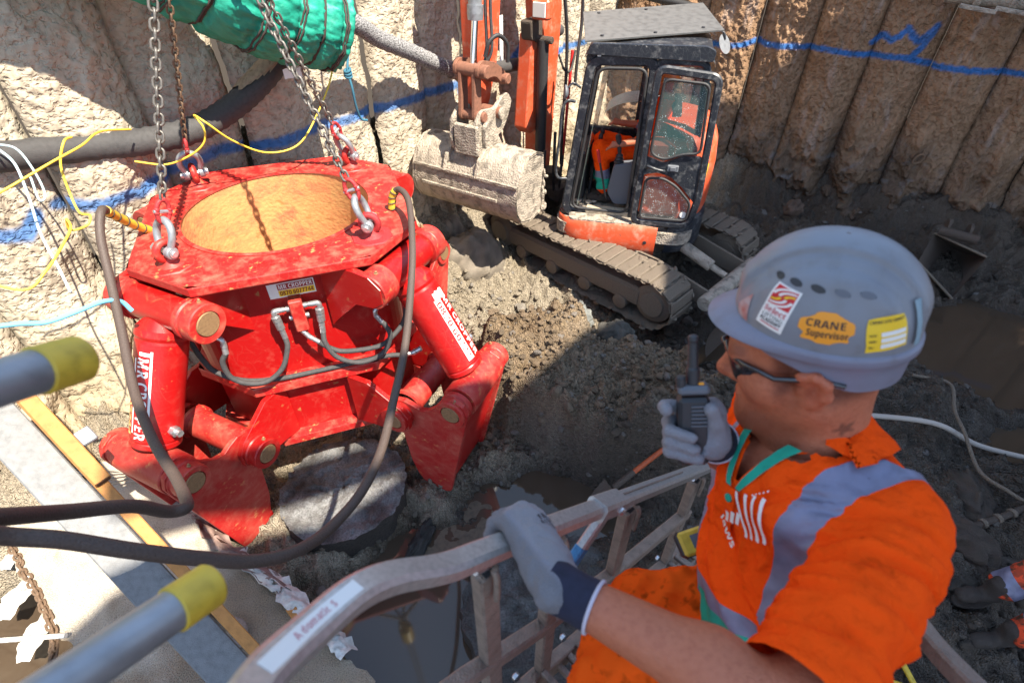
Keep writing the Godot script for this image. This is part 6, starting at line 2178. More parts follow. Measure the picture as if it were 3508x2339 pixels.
# ---------- guard-rail tubes close to the camera, sloping beam and prop on the ledge ----------
func build_foreground_rails() -> void:
	var tubes := [[V(-0.53, 3.19, -0.25), V(-0.4915, 3.093, -0.456), "blurred scaffold tube with yellow end cap at the left edge"], [V(-0.47, 3.00, -0.06), V(-0.357, 2.8685, -0.304), "blurred scaffold tube with yellow end cap at the bottom left"]]
	for t in tubes:
		var a: Vector3 = t[0]
		var b: Vector3 = t[1]
		var d := (b - a).normalized()
		var ln := (b - a).length()
		var T := thing("scaffold_tube", t[2], "tube", a)
		var mb := MB.new()
		mb.lathe(a, d, [[0.02, 0.0], [0.0238, 0.002], [0.0238, ln]], 32, true, true)
		obj("tube", mb, M.galv, T)
		mb = MB.new()
		mb.lathe(a, d, [[0.0245, ln - 0.052], [0.0268, ln - 0.050], [0.0268, ln - 0.004], [0.0235, ln]], 32, true, true, false)
		obj("end_cap", mb, M.yellow, T)
	var E1 := V(-2.62, 1.83, -1.98)
	var E2 := V(-1.18, 0.62, -0.98)
	var d := (E2 - E1).normalized()
	var side := V(d.z, 0, -d.x).normalized()
	if side.x > 0.0:
		side = -side
	var upv := side.cross(d).normalized()
	if upv.y < 0:
		upv = -upv
	var B := thing("edge_beam", "sloping grey steel beam with rusty orange angle along its edge over the ledge", "beam", V(-1.9, 0.9, -1.5))
	var mb := MB.new()
	mb.bar(arr([E1 + side * 0.125 - upv * 0.03, E2 + side * 0.125 - upv * 0.03]), 0.18, 0.03, upv, 0.006)
	obj("grey_web", mb, mat(Color(0.20, 0.205, 0.21), 0.6, {"tex": texs["mottle"], "scale": 4.0, "bump": texs["grit_h"], "bs": 0.1}), B)
	mb = MB.new()
	mb.bar(arr([E1, E2]), 0.055, 0.05, upv, 0.004)
	obj("orange_angle", mb, M.rustorange, B)
	mb = MB.new()
	mb.bar(arr([E1 + upv * 0.056 - side * 0.01, E1.lerp(E2, 0.44) + upv * 0.056 - side * 0.01]), 0.07, 0.06, upv, 0.004)
	var ob := obj("orange_box_section", mb, M.rustorange, B)
	mb = MB.new()
	mb.box(E1.lerp(E2, 0.4402) + upv * 0.056 - side * 0.01, V(0.058, 0.048, 0.006), 0, Basis(side, upv, side.cross(upv)))
	obj("open_end", mb, mat(Color(0.09, 0.04, 0.02), 0.9), ob)
	mb = MB.new()
	mb.box(E1.lerp(E2, 0.33) - side * 0.08 + upv * 0.05, V(0.07, 0.03, 0.08), 0.006, Basis(side, upv, side.cross(upv)))
	obj("bolt_clip", mb, M.galv, B)
	var PR := thing("steel_prop", "short steel prop with round base plate standing on the dusty ledge", "prop", V(-1.53, 0.43, -1.18))
	var b0 := V(-1.53, 0.435, -1.18)
	mb = MB.new()
	mb.lathe(b0, Vector3.UP, [[0.105, 0.0], [0.105, 0.012], [0.10, 0.016]], 28, false, true)
	obj("base_plate", mb, mat(Color(0.34, 0.28, 0.24), 0.85, {"tex": texs["mottle"], "scale": 5.0}), PR)
	mb = MB.new()
	mb.rod(b0 + V(0, 0.012, 0), b0 + V(0, 0.42, 0), 0.043, 20)
	obj("outer_tube", mb, M.mudmetal, PR)
	mb = MB.new()
	mb.lathe(b0, Vector3.UP, [[0.046, 0.20], [0.046, 0.215]], 20)
	obj("tube_ring", mb, M.galv, PR)

# ---------- everything small ----------
func lump_thing(nm: String, at: Vector3, size: Vector3, col: Color, label: String, cat: String, sd: int, rough := 0.5, group := "") -> void:
	var mb := MB.new()
	mb.col = col
	var n1 := noise(sd, 1.4, 4)
	var bs := Basis.from_euler(V(0, sd * 1.3, 0))
	mb.ball(Vector3.ZERO, Vector3.ONE, 40, Basis.IDENTITY)
	var nv := PackedVector3Array()
	for i in mb.v.size():
		var p := mb.v[i]
		var k := 1.0 + rough * n1.get_noise_3dv(p) + rough * 0.3 * n1.get_noise_3dv(p * 4.0)
		mb.v[i] = at + bs * (p * k * size)
	for i in mb.n.size():
		mb.n[i] = Vector3.ZERO
	for i in range(0, mb.ix.size(), 3):
		var a := mb.v[mb.ix[i]]
		var g := (mb.v[mb.ix[i + 2]] - a).cross(mb.v[mb.ix[i + 1]] - a)
		for k in 3:
			mb.n[mb.ix[i + k]] += g
	# weld the seam of the ball
	var acc := {}
	for i in mb.v.size():
		var key := (mb.v[i] * 5000.0).round()
		acc[key] = acc.get(key, Vector3.ZERO) + mb.n[i]
	for i in mb.v.size():
		mb.n[i] = acc[(mb.v[i] * 5000.0).round()].normalized()
		mb.c[i] = col * (0.85 + 0.5 * n1.get_noise_3dv(mb.v[i] * 6.0))
	single(nm, mb, M.rock, label, cat, group)
func build_small_things() -> void:
	var mb: MB
	# torn membrane along the ledge
	var edge := curve([V(-2.75, 0, -2.60), V(-2.40, 0, -2.28), V(-2.08, 0, -2.0), V(-1.82, 0, -1.74), V(-1.40, 0, -1.49), V(-1.05, 0, -1.24), V(-0.80, 0, -1.05)], 12)
	var nn := noise(601, 2.4, 4)
	var strips := [[0, 30, M.membrane, 0.08, "white torn membrane curling over the back part of the ledge edge"], [26, 52, M.membrane_brown, 0.10, "brown torn membrane strip hanging from the ledge below the left claw"], [40, 70, M.membrane, 0.11, "pale torn membrane strip at the front end of the ledge edge"]]
	for s in strips:
		mb = MB.new()
		var i0: int = s[0]
		var nu: int = s[1] - i0
		mb.grid(nu, 7, func(i: int, j: int):
			var p := edge[i0 + i]
			var w := j / 6.0
			var f := nn.get_noise_2d((i0 + i) * 0.16, j * 0.2 + i0)
			var g := nn.get_noise_2d((i0 + i) * 0.4, 30.0 + j * 0.5)
			return p + V(0.62, 0, -0.75) * ((w - 0.45) * (s[3] + g * 0.09)) + Vector3.UP * (0.455 + f * 0.05 + 0.06 * absf(g) - maxf(0.0, w - 0.5) * 0.16), null)
		single("torn_membrane", mb, s[2], s[4], "membrane")
	# flakes left of the ledge
	var fk := [[V(-2.95, 0.28, -1.50), 0.35, 0.10, 0.5, "pale torn sheet flap lying left of the ledge beside the rusty chain"], [V(-2.70, 0.27, -1.30), 0.38, 0.09, 0.6, "second pale torn sheet flap in the puddle at the lower left"], [V(-3.15, 0.28, -1.75), 0.25, 0.07, 0.35, "small pale torn flap at the far left edge"]]
	for k in fk.size():
		mb = MB.new()
		var c: Vector3 = fk[k][0]
		mb.grid(16, 8, func(i: int, j: int):
			var u := i / 15.0 - 0.5
			var w := (j / 7.0 - 0.5) * (1.0 - 1.2 * absf(u) + 0.25 * nn.get_noise_2d(i * 0.5, k * 9.0))
			return c + V(0.18, 0, 1.0).normalized() * (u * fk[k][1]) + V(1, 0, -0.2) * (w * fk[k][2] * 1.8) + Vector3.UP * (0.03 * sin(u * 5.0) + 0.02 * nn.get_noise_2d(i * 0.6, j * 0.6)), null)
		single("torn_flap", mb, M.membrane, fk[k][4], "membrane")
	# rusty chain along the ledge
	var T := thing("rusty_chain", "mud-caked rusty chain lying along the left edge of the dusty ledge", "chain", V(-2.8, 0.38, -1.5))
	var cp := curve([V(-3.12, 0.44, -1.76), V(-2.92, 0.43, -1.58), V(-2.72, 0.43, -1.42), V(-2.58, 0.43, -1.30), V(-2.46, 0.43, -1.18), V(-2.40, 0.43, -1.05), V(-2.44, 0.43, -0.98)], 8)
	var me := link_mesh(0.036, 0.007, 0.032)
	for i in cp.size() - 1:
		var a := cp[i]
		var b := cp[i + 1]
		var bs := along(a, b).rotated((b - a).normalized(), (PI * 0.5 if i % 2 else 0.0) + rnd(-0.4, 0.4))
		shared("chain_link", me, M.chain_rust, T, Transform3D(bs, a.lerp(b, 0.5) + V(rnd(-0.008, 0.008), 0, rnd(-0.008, 0.008))))
	mb = MB.new()
	mb.rod(V(-2.95, 0.46, -1.14), V(-2.36, 0.49, -1.17), 0.013, 10)
	single("steel_bar", mb, M.membrane, "thin whitish steel bar across the bottom left corner", "bar")
	mb = MB.new()
	mb.box(V(-1.88, 0.436, -1.28), V(0.11, 0.012, 0.03), 0.002, Basis(Vector3.UP, -0.5))
	single("rusty_strip", mb, M.rustorange, "small rusty strip on the ledge left of the prop", "strip")
	mb = MB.new()
	mb.box(V(-1.16, 0.46, -1.26), V(0.20, 0.02, 0.05), 0.003, Basis(Vector3.UP, -0.75))
	single("orange_offcut", mb, M.rustorange, "orange steel offcut at the front of the ledge right of the prop", "strip")
	mb = MB.new()
	for k in 5:
		var q := V(-3.3 + k * 0.03, 0.44, -2.25 + k * 0.012)
		mb.tube(curve([q, q + V(0.25, 0.03 + 0.01 * k, 0.06 - 0.02 * k), q + V(0.48, 0.02, 0.0 + 0.02 * k), q + V(0.72 + 0.03 * k, 0.0, 0.02 - 0.03 * k)], 6), 0.006, 6)
	single("root_bundle", mb, mat(Color(0.33, 0.28, 0.23), 0.9), "bundle of thin dry roots lying on the pale ledge at the left", "roots")
	# stones and lumps
	lump_thing("concrete_lump", V(0.64, 0.50, -3.92), V(0.17, 0.10, 0.09), Color(0.30, 0.31, 0.29), "pale grey-green concrete lump beside the near track", "rock", 11, 0.5)
	lump_thing("concrete_lump", V(0.92, 0.46, -3.72), V(0.17, 0.12, 0.13), Color(0.16, 0.15, 0.13), "dark greenish lump right of the pale one beside the near track", "rock", 12, 0.45)
	lump_thing("mud_slab", V(-0.64, 0.06, -1.93), V(0.19, 0.06, 0.055), Color(0.06, 0.055, 0.05), "long black mud slab in the puddle right of the pile head", "mud", 13, 0.5)
	lump_thing("mud_slab", V(-0.40, 0.04, -2.16), V(0.05, 0.03, 0.05), Color(0.07, 0.055, 0.045), "small dark mud clod on the puddle skin near the right claw", "mud", 14, 0.5)
	lump_thing("brown_stone", V(3.55, 0.45, -6.25), V(0.14, 0.10, 0.10), Color(0.17, 0.11, 0.08), "angular brown stone at the foot of the shaded wall behind the excavator", "rock", 15, 0.35)
	lump_thing("clay_block", V(2.95, 0.24, -1.86), V(0.24, 0.12, 0.17), Color(0.12, 0.09, 0.07), "large brown clay block behind the supervisor's back", "clay", 16, 0.4)
	lump_thing("clay_block", V(2.72, 0.20, -1.62), V(0.17, 0.09, 0.15), Color(0.10, 0.078, 0.06), "upright clay block just above the muddy boots", "clay", 17, 0.4)
	lump_thing("clay_block", V(3.20, 0.25, -2.15), V(0.25, 0.12, 0.14), Color(0.105, 0.08, 0.062), "long clay ridge block below the grey pipe at the right", "clay", 18, 0.45)
	lump_thing("clay_block", V(3.10, 0.18, -1.68), V(0.20, 0.07, 0.12), Color(0.115, 0.088, 0.068), "flat clay block above the red leg at the right edge", "clay", 19, 0.4)
	lump_thing("mud_mass", V(-0.42, 0.40, -5.05), V(0.32, 0.36, 0.34), Color(0.36, 0.31, 0.25), "pale dried mud mass under the bucket against the wall", "mud", 20, 0.3)
	lump_thing("mud_mass", V(-0.75, 0.42, -5.35), V(0.30, 0.40, 0.25), Color(0.38, 0.33, 0.26), "pale mud mass left of the one under the bucket", "mud", 21, 0.3)
	var cl := [[V(-0.62, 0.03, -1.02), 0.06, "largest brown clod in the puddle below the bent handrail"], [V(-0.48, 0.03, -0.92), 0.045, "round brown clod in the puddle right of the largest one"], [V(-0.35, 0.03, -1.08), 0.05, "flat brown clod in the puddle left of the first stair post"], [V(-0.28, 0.03, -0.90), 0.03, "small brown clod in the puddle nearest the first stair post"]]
	for k in cl.size():
		lump_thing("puddle_clod", cl[k][0], V(cl[k][1], 0.03, cl[k][1] * 0.8), Color(0.07, 0.05, 0.038), cl[k][2], "mud", 30 + k, 0.5, "clods in the puddle")
	# dried scum on the puddle
	# shovel
	var S := thing("shovel", "shovel with worn orange handle stuck in the mud beyond the handrail", "shovel", V(0.70, 0.15, -2.30))
	mb = MB.new()
	mb.rod(V(0.74, 0.30, -2.24), V(1.22, 0.62, -2.46), 0.019, 12)
	obj("handle", mb, mat(Color(0.50, 0.10, 0.03), 0.6, {"tex": texs["mottle"], "scale": 7.0}), S)
	mb = MB.new()
	mb.rod(V(0.72, 0.285, -2.23), V(0.86, 0.38, -2.295), 0.023, 12)
	obj("socket", mb, M.darkmud, S)
	mb = MB.new()
	mb.grid(10, 10, func(i: int, j: int):
		var u := i / 9.0 - 0.5
		var w := j / 9.0
		return V(0.70, 0.27, -2.22) + V(-0.55, -0.75, 0.2).normalized() * (w * 0.26) + V(0.35, 0.0, 0.93) * (u * 0.20 * (1.0 - 0.3 * w * w)) + V(0.5, -0.35, -0.2) * (0.10 * (0.25 - u * u)), null)
	obj("blade", mb, M.darkmud, S)
	# spare bucket on the right
	var SB := thing("spare_bucket", "spare brown digging bucket lying in the mud by the shaded wall", "bucket", V(5.0, 0.1, -5.4))
	var a0 := V(4.42, 0.42, -5.02)
	var b0 := V(4.78, 0.55, -5.42)
	var c0 := V(4.78, 0.12, -4.75)
	var d0 := V(5.10, 0.50, -4.98)
	var back := V(0.35, -0.28, -0.35)
	mb = MB.new()
	mb.grid(8, 9, func(i: int, j: int):
		var e := a0.lerp(b0, i / 7.0)
		var f := c0.lerp(d0, i / 7.0)
		var w := j / 8.0
		return e.lerp(f, w) + back * sin(PI * w) * 1.1, null)
	obj("shell", mb, M.darkmud, SB)
	for q in [[a0, c0], [b0, d0]]:
		mb = MB.new()
		var e: Vector3 = q[0]
		var f: Vector3 = q[1]
		var pts := []
		for k in 10:
			var w := k / 9.0
			pts.append(e.lerp(f, w) + back * sin(PI * w) * 1.1)
		for k in 9:
			mb.flat([e.lerp(f, 0.5), pts[k], pts[k + 1]])
		obj("side_plate", mb, M.darkmud, SB)
		mb = MB.new()
		mb.tube(arr([e, f]), 0.014, 6)
		obj("rim", mb, M.mudtrack, SB)
	mb = MB.new()
	mb.rod(b0 + V(0.0, 0.06, 0.04), d0.lerp(b0, 0.35) + V(0.06, 0.10, 0.0), 0.05, 14)
	obj("pin_tube", mb, M.darkmud, SB)
	for k in 2:
		mb = MB.new()
		mb.prism(circ(0.075, 14), b0 + V(0.06 + 0.16 * k, 0.11, 0.02 + 0.12 * k), V(0.4, 0, -0.9), Vector3.UP, 0.03, 0.004)
		obj("ear", mb, M.darkmud, SB)
	# pipes and cables on the right
	var lines := [
		["grey_pipe", "long pale grey pipe crossing the mud behind the supervisor's shoulder", "pipe", mat(Color(0.38, 0.34, 0.30), 0.75), 0.02, [V(2.7, 0.24, -2.85), V(3.16, 0.21, -2.68), V(3.52, 0.19, -2.58), V(3.95, 0.17, -2.44), V(4.5, 0.16, -2.3)]],
		["thin_cable", "thin mud-brown cable winding over the clay behind the shoulder", "cable", M.mudtrack, 0.013, [V(3.35, 0.20, -3.25), V(3.60, 0.24, -3.15), V(3.45, 0.23, -2.85), V(3.35, 0.22, -2.6), V(3.28, 0.28, -2.3), V(3.32, 0.26, -2.12), V(3.5, 0.22, -2.03), V(3.9, 0.2, -2.0)]],
		["thin_cable", "thin grey cable arching behind the helmet", "cable", mat(Color(0.3, 0.28, 0.26), 0.7), 0.010, [V(2.85, 0.22, -3.05), V(2.93, 0.34, -3.22), V(3.06, 0.38, -3.3), V(3.25, 0.28, -3.35)]],
		["yellow_hose", "mud-spotted yellow hose on the ground right of the supervisor's hip", "hose", M.yellow, 0.016, [V(1.75, 0.24, -1.42), V(1.98, 0.27, -1.38), V(2.10, 0.27, -1.28), V(2.16, 0.25, -1.14), V(2.2, 0.22, -0.95)]],
		["yellow_hose", "dirty yellow hose running under the right handrail at the bottom", "hose", M.yellow, 0.018, [V(1.65, 0.26, -1.2), V(1.86, 0.25, -1.13), V(2.02, 0.24, -1.06), V(2.3, 0.22, -0.95)]]]
	for l in lines:
		mb = MB.new()
		var cps: Array = l[5]
		for i in cps.size():
			var gg := 0.035
			for k in 9:
				gg = maxf(gg, gy(cps[i].x + (k % 3 - 1) * 0.12, cps[i].z + (k / 3 - 1) * 0.12))
			cps[i].y = maxf(cps[i].y - 0.06, gg + l[4] * 0.3)
		var lp := curve(cps, 10)
		mb.tube(lp, l[4], 10)
		single(l[0], mb, l[3], l[1], l[2])
	var LH := thing("air_hose", "black air hose with yellow bands and wired joint at the right edge", "hose", V(3.1, 0.15, -1.9))
	mb = MB.new()
	var ah := curve([V(2.62, 0.20, -1.88), V(2.84, 0.22, -1.85), V(3.05, 0.25, -1.92), V(3.30, 0.30, -1.98), V(3.55, 0.34, -2.06), V(3.9, 0.36, -2.2)], 10)
	for i in ah.size():
		ah[i].y += 0.05
	mb.tube(ah, 0.022, 12)
	obj("hose", mb, M.darkmud, LH)
	for k in [[8, 14], [36, 41]]:
		mb = MB.new()
		mb.tube(ah.slice(k[0], k[1]), 0.0235, 12)
		obj("yellow_band", mb, M.yellow, LH)
	for k: int in [18, 22, 26, 30]:
		mb = MB.new()
		mb.tube(ah.slice(k, k + 2), 0.031, 10)
		obj("joint_clip", mb, M.mudtrack, LH)
	# wall hook and pipe along the top right
	var EB := thing("wall_eye", "rusty steel lifting eye bolted to the shaded pile wall", "eye bolt", rw(1.08, 1.0, 0.2))
	mb = MB.new()
	var ec := rw(1.075, 1.03, 0.30)
	var ring := PackedVector3Array()
	for i in 20:
		var a := TAU * i / 20.0
		ring.append(ec + RD * cos(a) * 0.042 + Vector3.UP * sin(a) * 0.06 + RD * sin(a) * 0.02)
	mb.tube(ring, 0.011, 8, false, true)
	obj("eye_ring", mb, M.chain_rust, EB)
	mb = MB.new()
	mb.box(ec + Vector3.UP * 0.085 + RD * 0.035 - RN * 0.01, V(0.05, 0.06, 0.02), 0.004, Basis(RD, Vector3.UP, RN))
	obj("eye_plate", mb, M.chain_rust, EB)
	var TP := thing("wall_pipe", "dusty grey pipe with clamps along the top of the shaded wall", "pipe", rw(1.1, 2.55, 0.35))
	mb = MB.new()
	mb.rod(rw(0.62, 2.71, 0.42), rw(2.2, 2.66, 0.42), 0.085, 18)
	obj("pipe", mb, M.mudmetal, TP)
	for s: float in [0.86, 1.16]:
		mb = MB.new()
		mb.lathe(rw(s, 2.70, 0.42), RD, [[0.09, 0.0], [0.115, 0.005], [0.115, 0.06], [0.09, 0.065]], 18)
		obj("clamp", mb, M.mudmetal, TP)
		mb = MB.new()
		mb.bar(arr([rw(s - 0.1, 2.62, 0.52), rw(s + 0.22, 2.585, 0.54)]), 0.02, 0.04, Vector3.UP, 0.004)
		obj("clamp_arm", mb, M.mudmetal, TP)
	mb = MB.new()
	mb.tube(curve([rw(-3.0, 2.55, 0.3), rw(-2.6, 2.47, 0.3), rw(-2.2, 2.42, 0.3), rw(-1.8, 2.36, 0.32)], 8), 0.05, 12)
	single("black_sheet_roll", mb, M.rubber, "black rolled sheet against the wall behind the roof guard", "sheet")
	mb = MB.new()
	mb.tube(curve([V(0.12, 0.52, -3.62), V(0.18, 0.60, -3.68), V(0.30, 0.62, -3.72), V(0.36, 0.59, -3.74)], 6), 0.010, 8)
	single("bent_bar", mb, M.rubber, "short bent black bar sticking out of the sunlit soil", "bar")

# ---------- people: smooth distance fields meshed with surface nets ----------
class Blob:
	var A := PackedVector3Array()
	var B := PackedVector3Array()
	var inv := PackedFloat32Array()
	var ra := PackedFloat32Array()
	var dr := PackedFloat32Array()
	var kk := PackedFloat32Array()
	var W := PackedVector3Array()
	var q := PackedFloat32Array()
	var W2 := PackedVector3Array()
	var q2 := PackedFloat32Array()
	var wob: FastNoiseLite
	var wamp := 0.0
	var wfreq := Vector3.ONE
	var planes := []
	func bone(a: Vector3, b: Vector3, r0: float, r1: float, k := 0.03, w := Vector3.ZERO, sq := 1.0, w2 := Vector3.ZERO, sq2 := 1.0) -> void:
		A.append(a)
		B.append(b - a)
		inv.append(1.0 / maxf((b - a).length_squared(), 1e-9))
		ra.append(r0)
		dr.append(r1 - r0)
		kk.append(k)
		W.append(w)
		q.append(sq - 1.0)
		W2.append(w2)
		q2.append(sq2 - 1.0)
	func d(p: Vector3) -> float:
		var r := 1e3
		for i in A.size():
			var pa := p - A[i]
			var ba := B[i]
			var h := clampf(pa.dot(ba) * inv[i], 0.0, 1.0)
			var o := pa - ba * h
			var rr := ra[i] + dr[i] * h
			if q[i] != 0.0:
				o += W[i] * (o.dot(W[i]) * q[i])
			if q2[i] != 0.0:
				o += W2[i] * (o.dot(W2[i]) * q2[i])
			var di := o.length() - rr
			var k := kk[i]
			var m := absf(r - di)
			r = minf(r, di)
			if m < k:
				r -= (k - m) * (k - m) / (4.0 * k)
		if wamp > 0.0 and absf(r) < 0.06:
			r += wob.get_noise_3dv(p * wfreq) * wamp
		for pl in planes:
			r = maxf(r, pl[0].dot(p) - pl[1])
		return r

func net(bl: Blob, lo: Vector3, hi: Vector3, cell: float, mb: MB, colf = null) -> void:
	var nx := int((hi.x - lo.x) / cell) + 2
	var ny := int((hi.y - lo.y) / cell) + 2
	var nz := int((hi.z - lo.z) / cell) + 2
	var val := PackedFloat32Array()
	val.resize(nx * ny * nz)
	val.fill(1.0)
	var bs := 6
	var diag := cell * bs * 0.9 * 1.9
	var blocks := []
	for bz in range(0, nz, bs):
		for by in range(0, ny, bs):
			for bx in range(0, nx, bs):
				var c := lo + Vector3(bx + bs * 0.5, by + bs * 0.5, bz + bs * 0.5) * cell
				var dc := bl.d(c)
				var live := absf(dc) < diag
				if live:
					blocks.append(Vector3i(bx, by, bz))
				for z in range(bz, mini(bz + bs, nz)):
					for y in range(by, mini(by + bs, ny)):
						var row := (z * ny + y) * nx
						for x in range(bx, mini(bx + bs, nx)):
							val[row + x] = bl.d(lo + Vector3(x, y, z) * cell) if live else dc
	var vid := {}
	var base := mb.v.size()
	var cnt := 0
	var off := [0, 1, nx, nx + 1, nx * ny, nx * ny + 1, nx * ny + nx, nx * ny + nx + 1]
	var cx := [Vector3(0, 0, 0), Vector3(1, 0, 0), Vector3(0, 1, 0), Vector3(1, 1, 0), Vector3(0, 0, 1), Vector3(1, 0, 1), Vector3(0, 1, 1), Vector3(1, 1, 1)]
	var edges := [[0, 1], [0, 2], [0, 4], [1, 3], [1, 5], [2, 3], [2, 6], [3, 7], [4, 5], [4, 6], [5, 7], [6, 7]]
	var pts := PackedVector3Array()
	var cells := PackedInt32Array()
	for b in blocks:
		for z in range(maxi(b.z - 1, 0), mini(b.z + bs, nz - 1)):
			for y in range(maxi(b.y - 1, 0), mini(b.y + bs, ny - 1)):
				for x in range(maxi(b.x - 1, 0), mini(b.x + bs, nx - 1)):
					var g: int = (z * ny + y) * nx + x
					var s := 0
					for k in 8:
						if val[g + off[k]] < 0.0:
							s += 1
					if s == 0 or s == 8 or vid.has(g):
						continue
					var sum := Vector3.ZERO
					var n := 0
					for e in edges:
						var va := val[g + off[e[0]]]
						var vb := val[g + off[e[1]]]
						if (va < 0.0) != (vb < 0.0):
							sum += cx[e[0]].lerp(cx[e[1]], va / (va - vb))
							n += 1
					vid[g] = cnt
					cells.append(g)
					pts.append(lo + (Vector3(x, y, z) + sum / n) * cell)
					cnt += 1
	var nrm := PackedVector3Array()
	nrm.resize(cnt)
	var tri := PackedInt32Array()
	var dirs := [[1, nx, nx * ny], [nx, nx * ny, 1], [nx * ny, 1, nx]]
	for ci in cells.size():
		var g := cells[ci]
		for dd in dirs:
			var va := val[g]
			var vb := val[g + dd[0]]
			if (va < 0.0) == (vb < 0.0):
				continue
			var a: int = vid.get(g, -1)
			var b: int = vid.get(g - dd[1], -1)
			var c: int = vid.get(g - dd[1] - dd[2], -1)
			var e: int = vid.get(g - dd[2], -1)
			if a < 0 or b < 0 or c < 0 or e < 0:
				continue
			if va < 0.0:
				tri.append_array(PackedInt32Array([a, e, c, a, c, b]))
			else:
				tri.append_array(PackedInt32Array([a, b, c, a, c, e]))
	for i in range(0, tri.size(), 3):
		var p := pts[tri[i]]
		var gn := (pts[tri[i + 2]] - p).cross(pts[tri[i + 1]] - p)
		nrm[tri[i]] += gn
		nrm[tri[i + 1]] += gn
		nrm[tri[i + 2]] += gn
	var keep := mb.col
	for i in cnt:
		if colf != null:
			mb.col = colf.call(pts[i])
		mb.pt(pts[i], nrm[i])
	mb.col = keep
	for i in tri:
		mb.ix.append(base + i)
# pushes a cloth mesh into ridged creases; how() gives the stretched coordinates the creases follow
func wrinkle(mb: MB, ns: FastNoiseLite, how: Callable, amp: float) -> void:
	for i in mb.v.size():
		var c: Array = how.call(mb.v[i])
		var r := 1.0 - absf(ns.get_noise_3dv(c[0])) * 2.2
		mb.v[i] += mb.n[i] * (amp * c[1] * (maxf(r, 0.0) - 0.45))
	for i in mb.n.size():
		mb.n[i] = Vector3.ZERO
	for i in range(0, mb.ix.size(), 3):
		var a := mb.v[mb.ix[i]]
		var g := (mb.v[mb.ix[i + 2]] - a).cross(mb.v[mb.ix[i + 1]] - a)
		for k in 3:
			mb.n[mb.ix[i + k]] += g
	for i in mb.n.size():
		mb.n[i] = mb.n[i].normalized()
# splits a mesh along f = 0 into [f < 0, f > 0], cutting the triangles that straddle it
func split(mb: MB, f: Callable) -> Array:
	var out := [MB.new(), MB.new()]
	var val := PackedFloat32Array()
	for p in mb.v:
		val.append(f.call(p))
	var maps := [{}, {}]
	var get_v := func(s: int, i: int) -> int:
		if not maps[s].has(i):
			out[s].col = mb.c[i]
			maps[s][i] = out[s].pt(mb.v[i], mb.n[i])
		return maps[s][i]
	for t in range(0, mb.ix.size(), 3):
		var ids := [mb.ix[t], mb.ix[t + 1], mb.ix[t + 2]]
		var neg := 0
		for i in ids:
			if val[i] < 0.0:
				neg += 1
		if neg == 3 or neg == 0:
			var s := 0 if neg == 3 else 1
			for i in ids:
				out[s].ix.append(get_v.call(s, i))
			continue
		for s in 2:
			var pl := []
			for k in 3:
				var i: int = ids[k]
				var j: int = ids[(k + 1) % 3]
				var ins := (val[i] < 0.0) == (s == 0)
				if ins:
					pl.append(get_v.call(s, i))
				if (val[i] < 0.0) != (val[j] < 0.0):
					var w := val[i] / (val[i] - val[j])
					out[s].col = mb.c[i].lerp(mb.c[j], w)
					pl.append(out[s].pt(mb.v[i].lerp(mb.v[j], w), mb.n[i].lerp(mb.n[j], w)))
			for k in range(1, pl.size() - 1):
				out[s].ix.append_array(PackedInt32Array([pl[0], pl[k], pl[k + 1]]))
	return out
# walks from p along dir to the surface of a field
func onto(bl: Blob, p: Vector3, dir: Vector3, lift := 0.0015) -> Array:
	for k in 60:
		var dd := bl.d(p)
		if dd < 0.0006:
			break
		p += dir * minf(dd * 0.7, 0.02)
	var e := 0.004
	var n := Vector3(bl.d(p + V(e, 0, 0)) - bl.d(p - V(e, 0, 0)), bl.d(p + V(0, e, 0)) - bl.d(p - V(0, e, 0)), bl.d(p + V(0, 0, e)) - bl.d(p - V(0, 0, e))).normalized()
	return [p + n * lift, n]

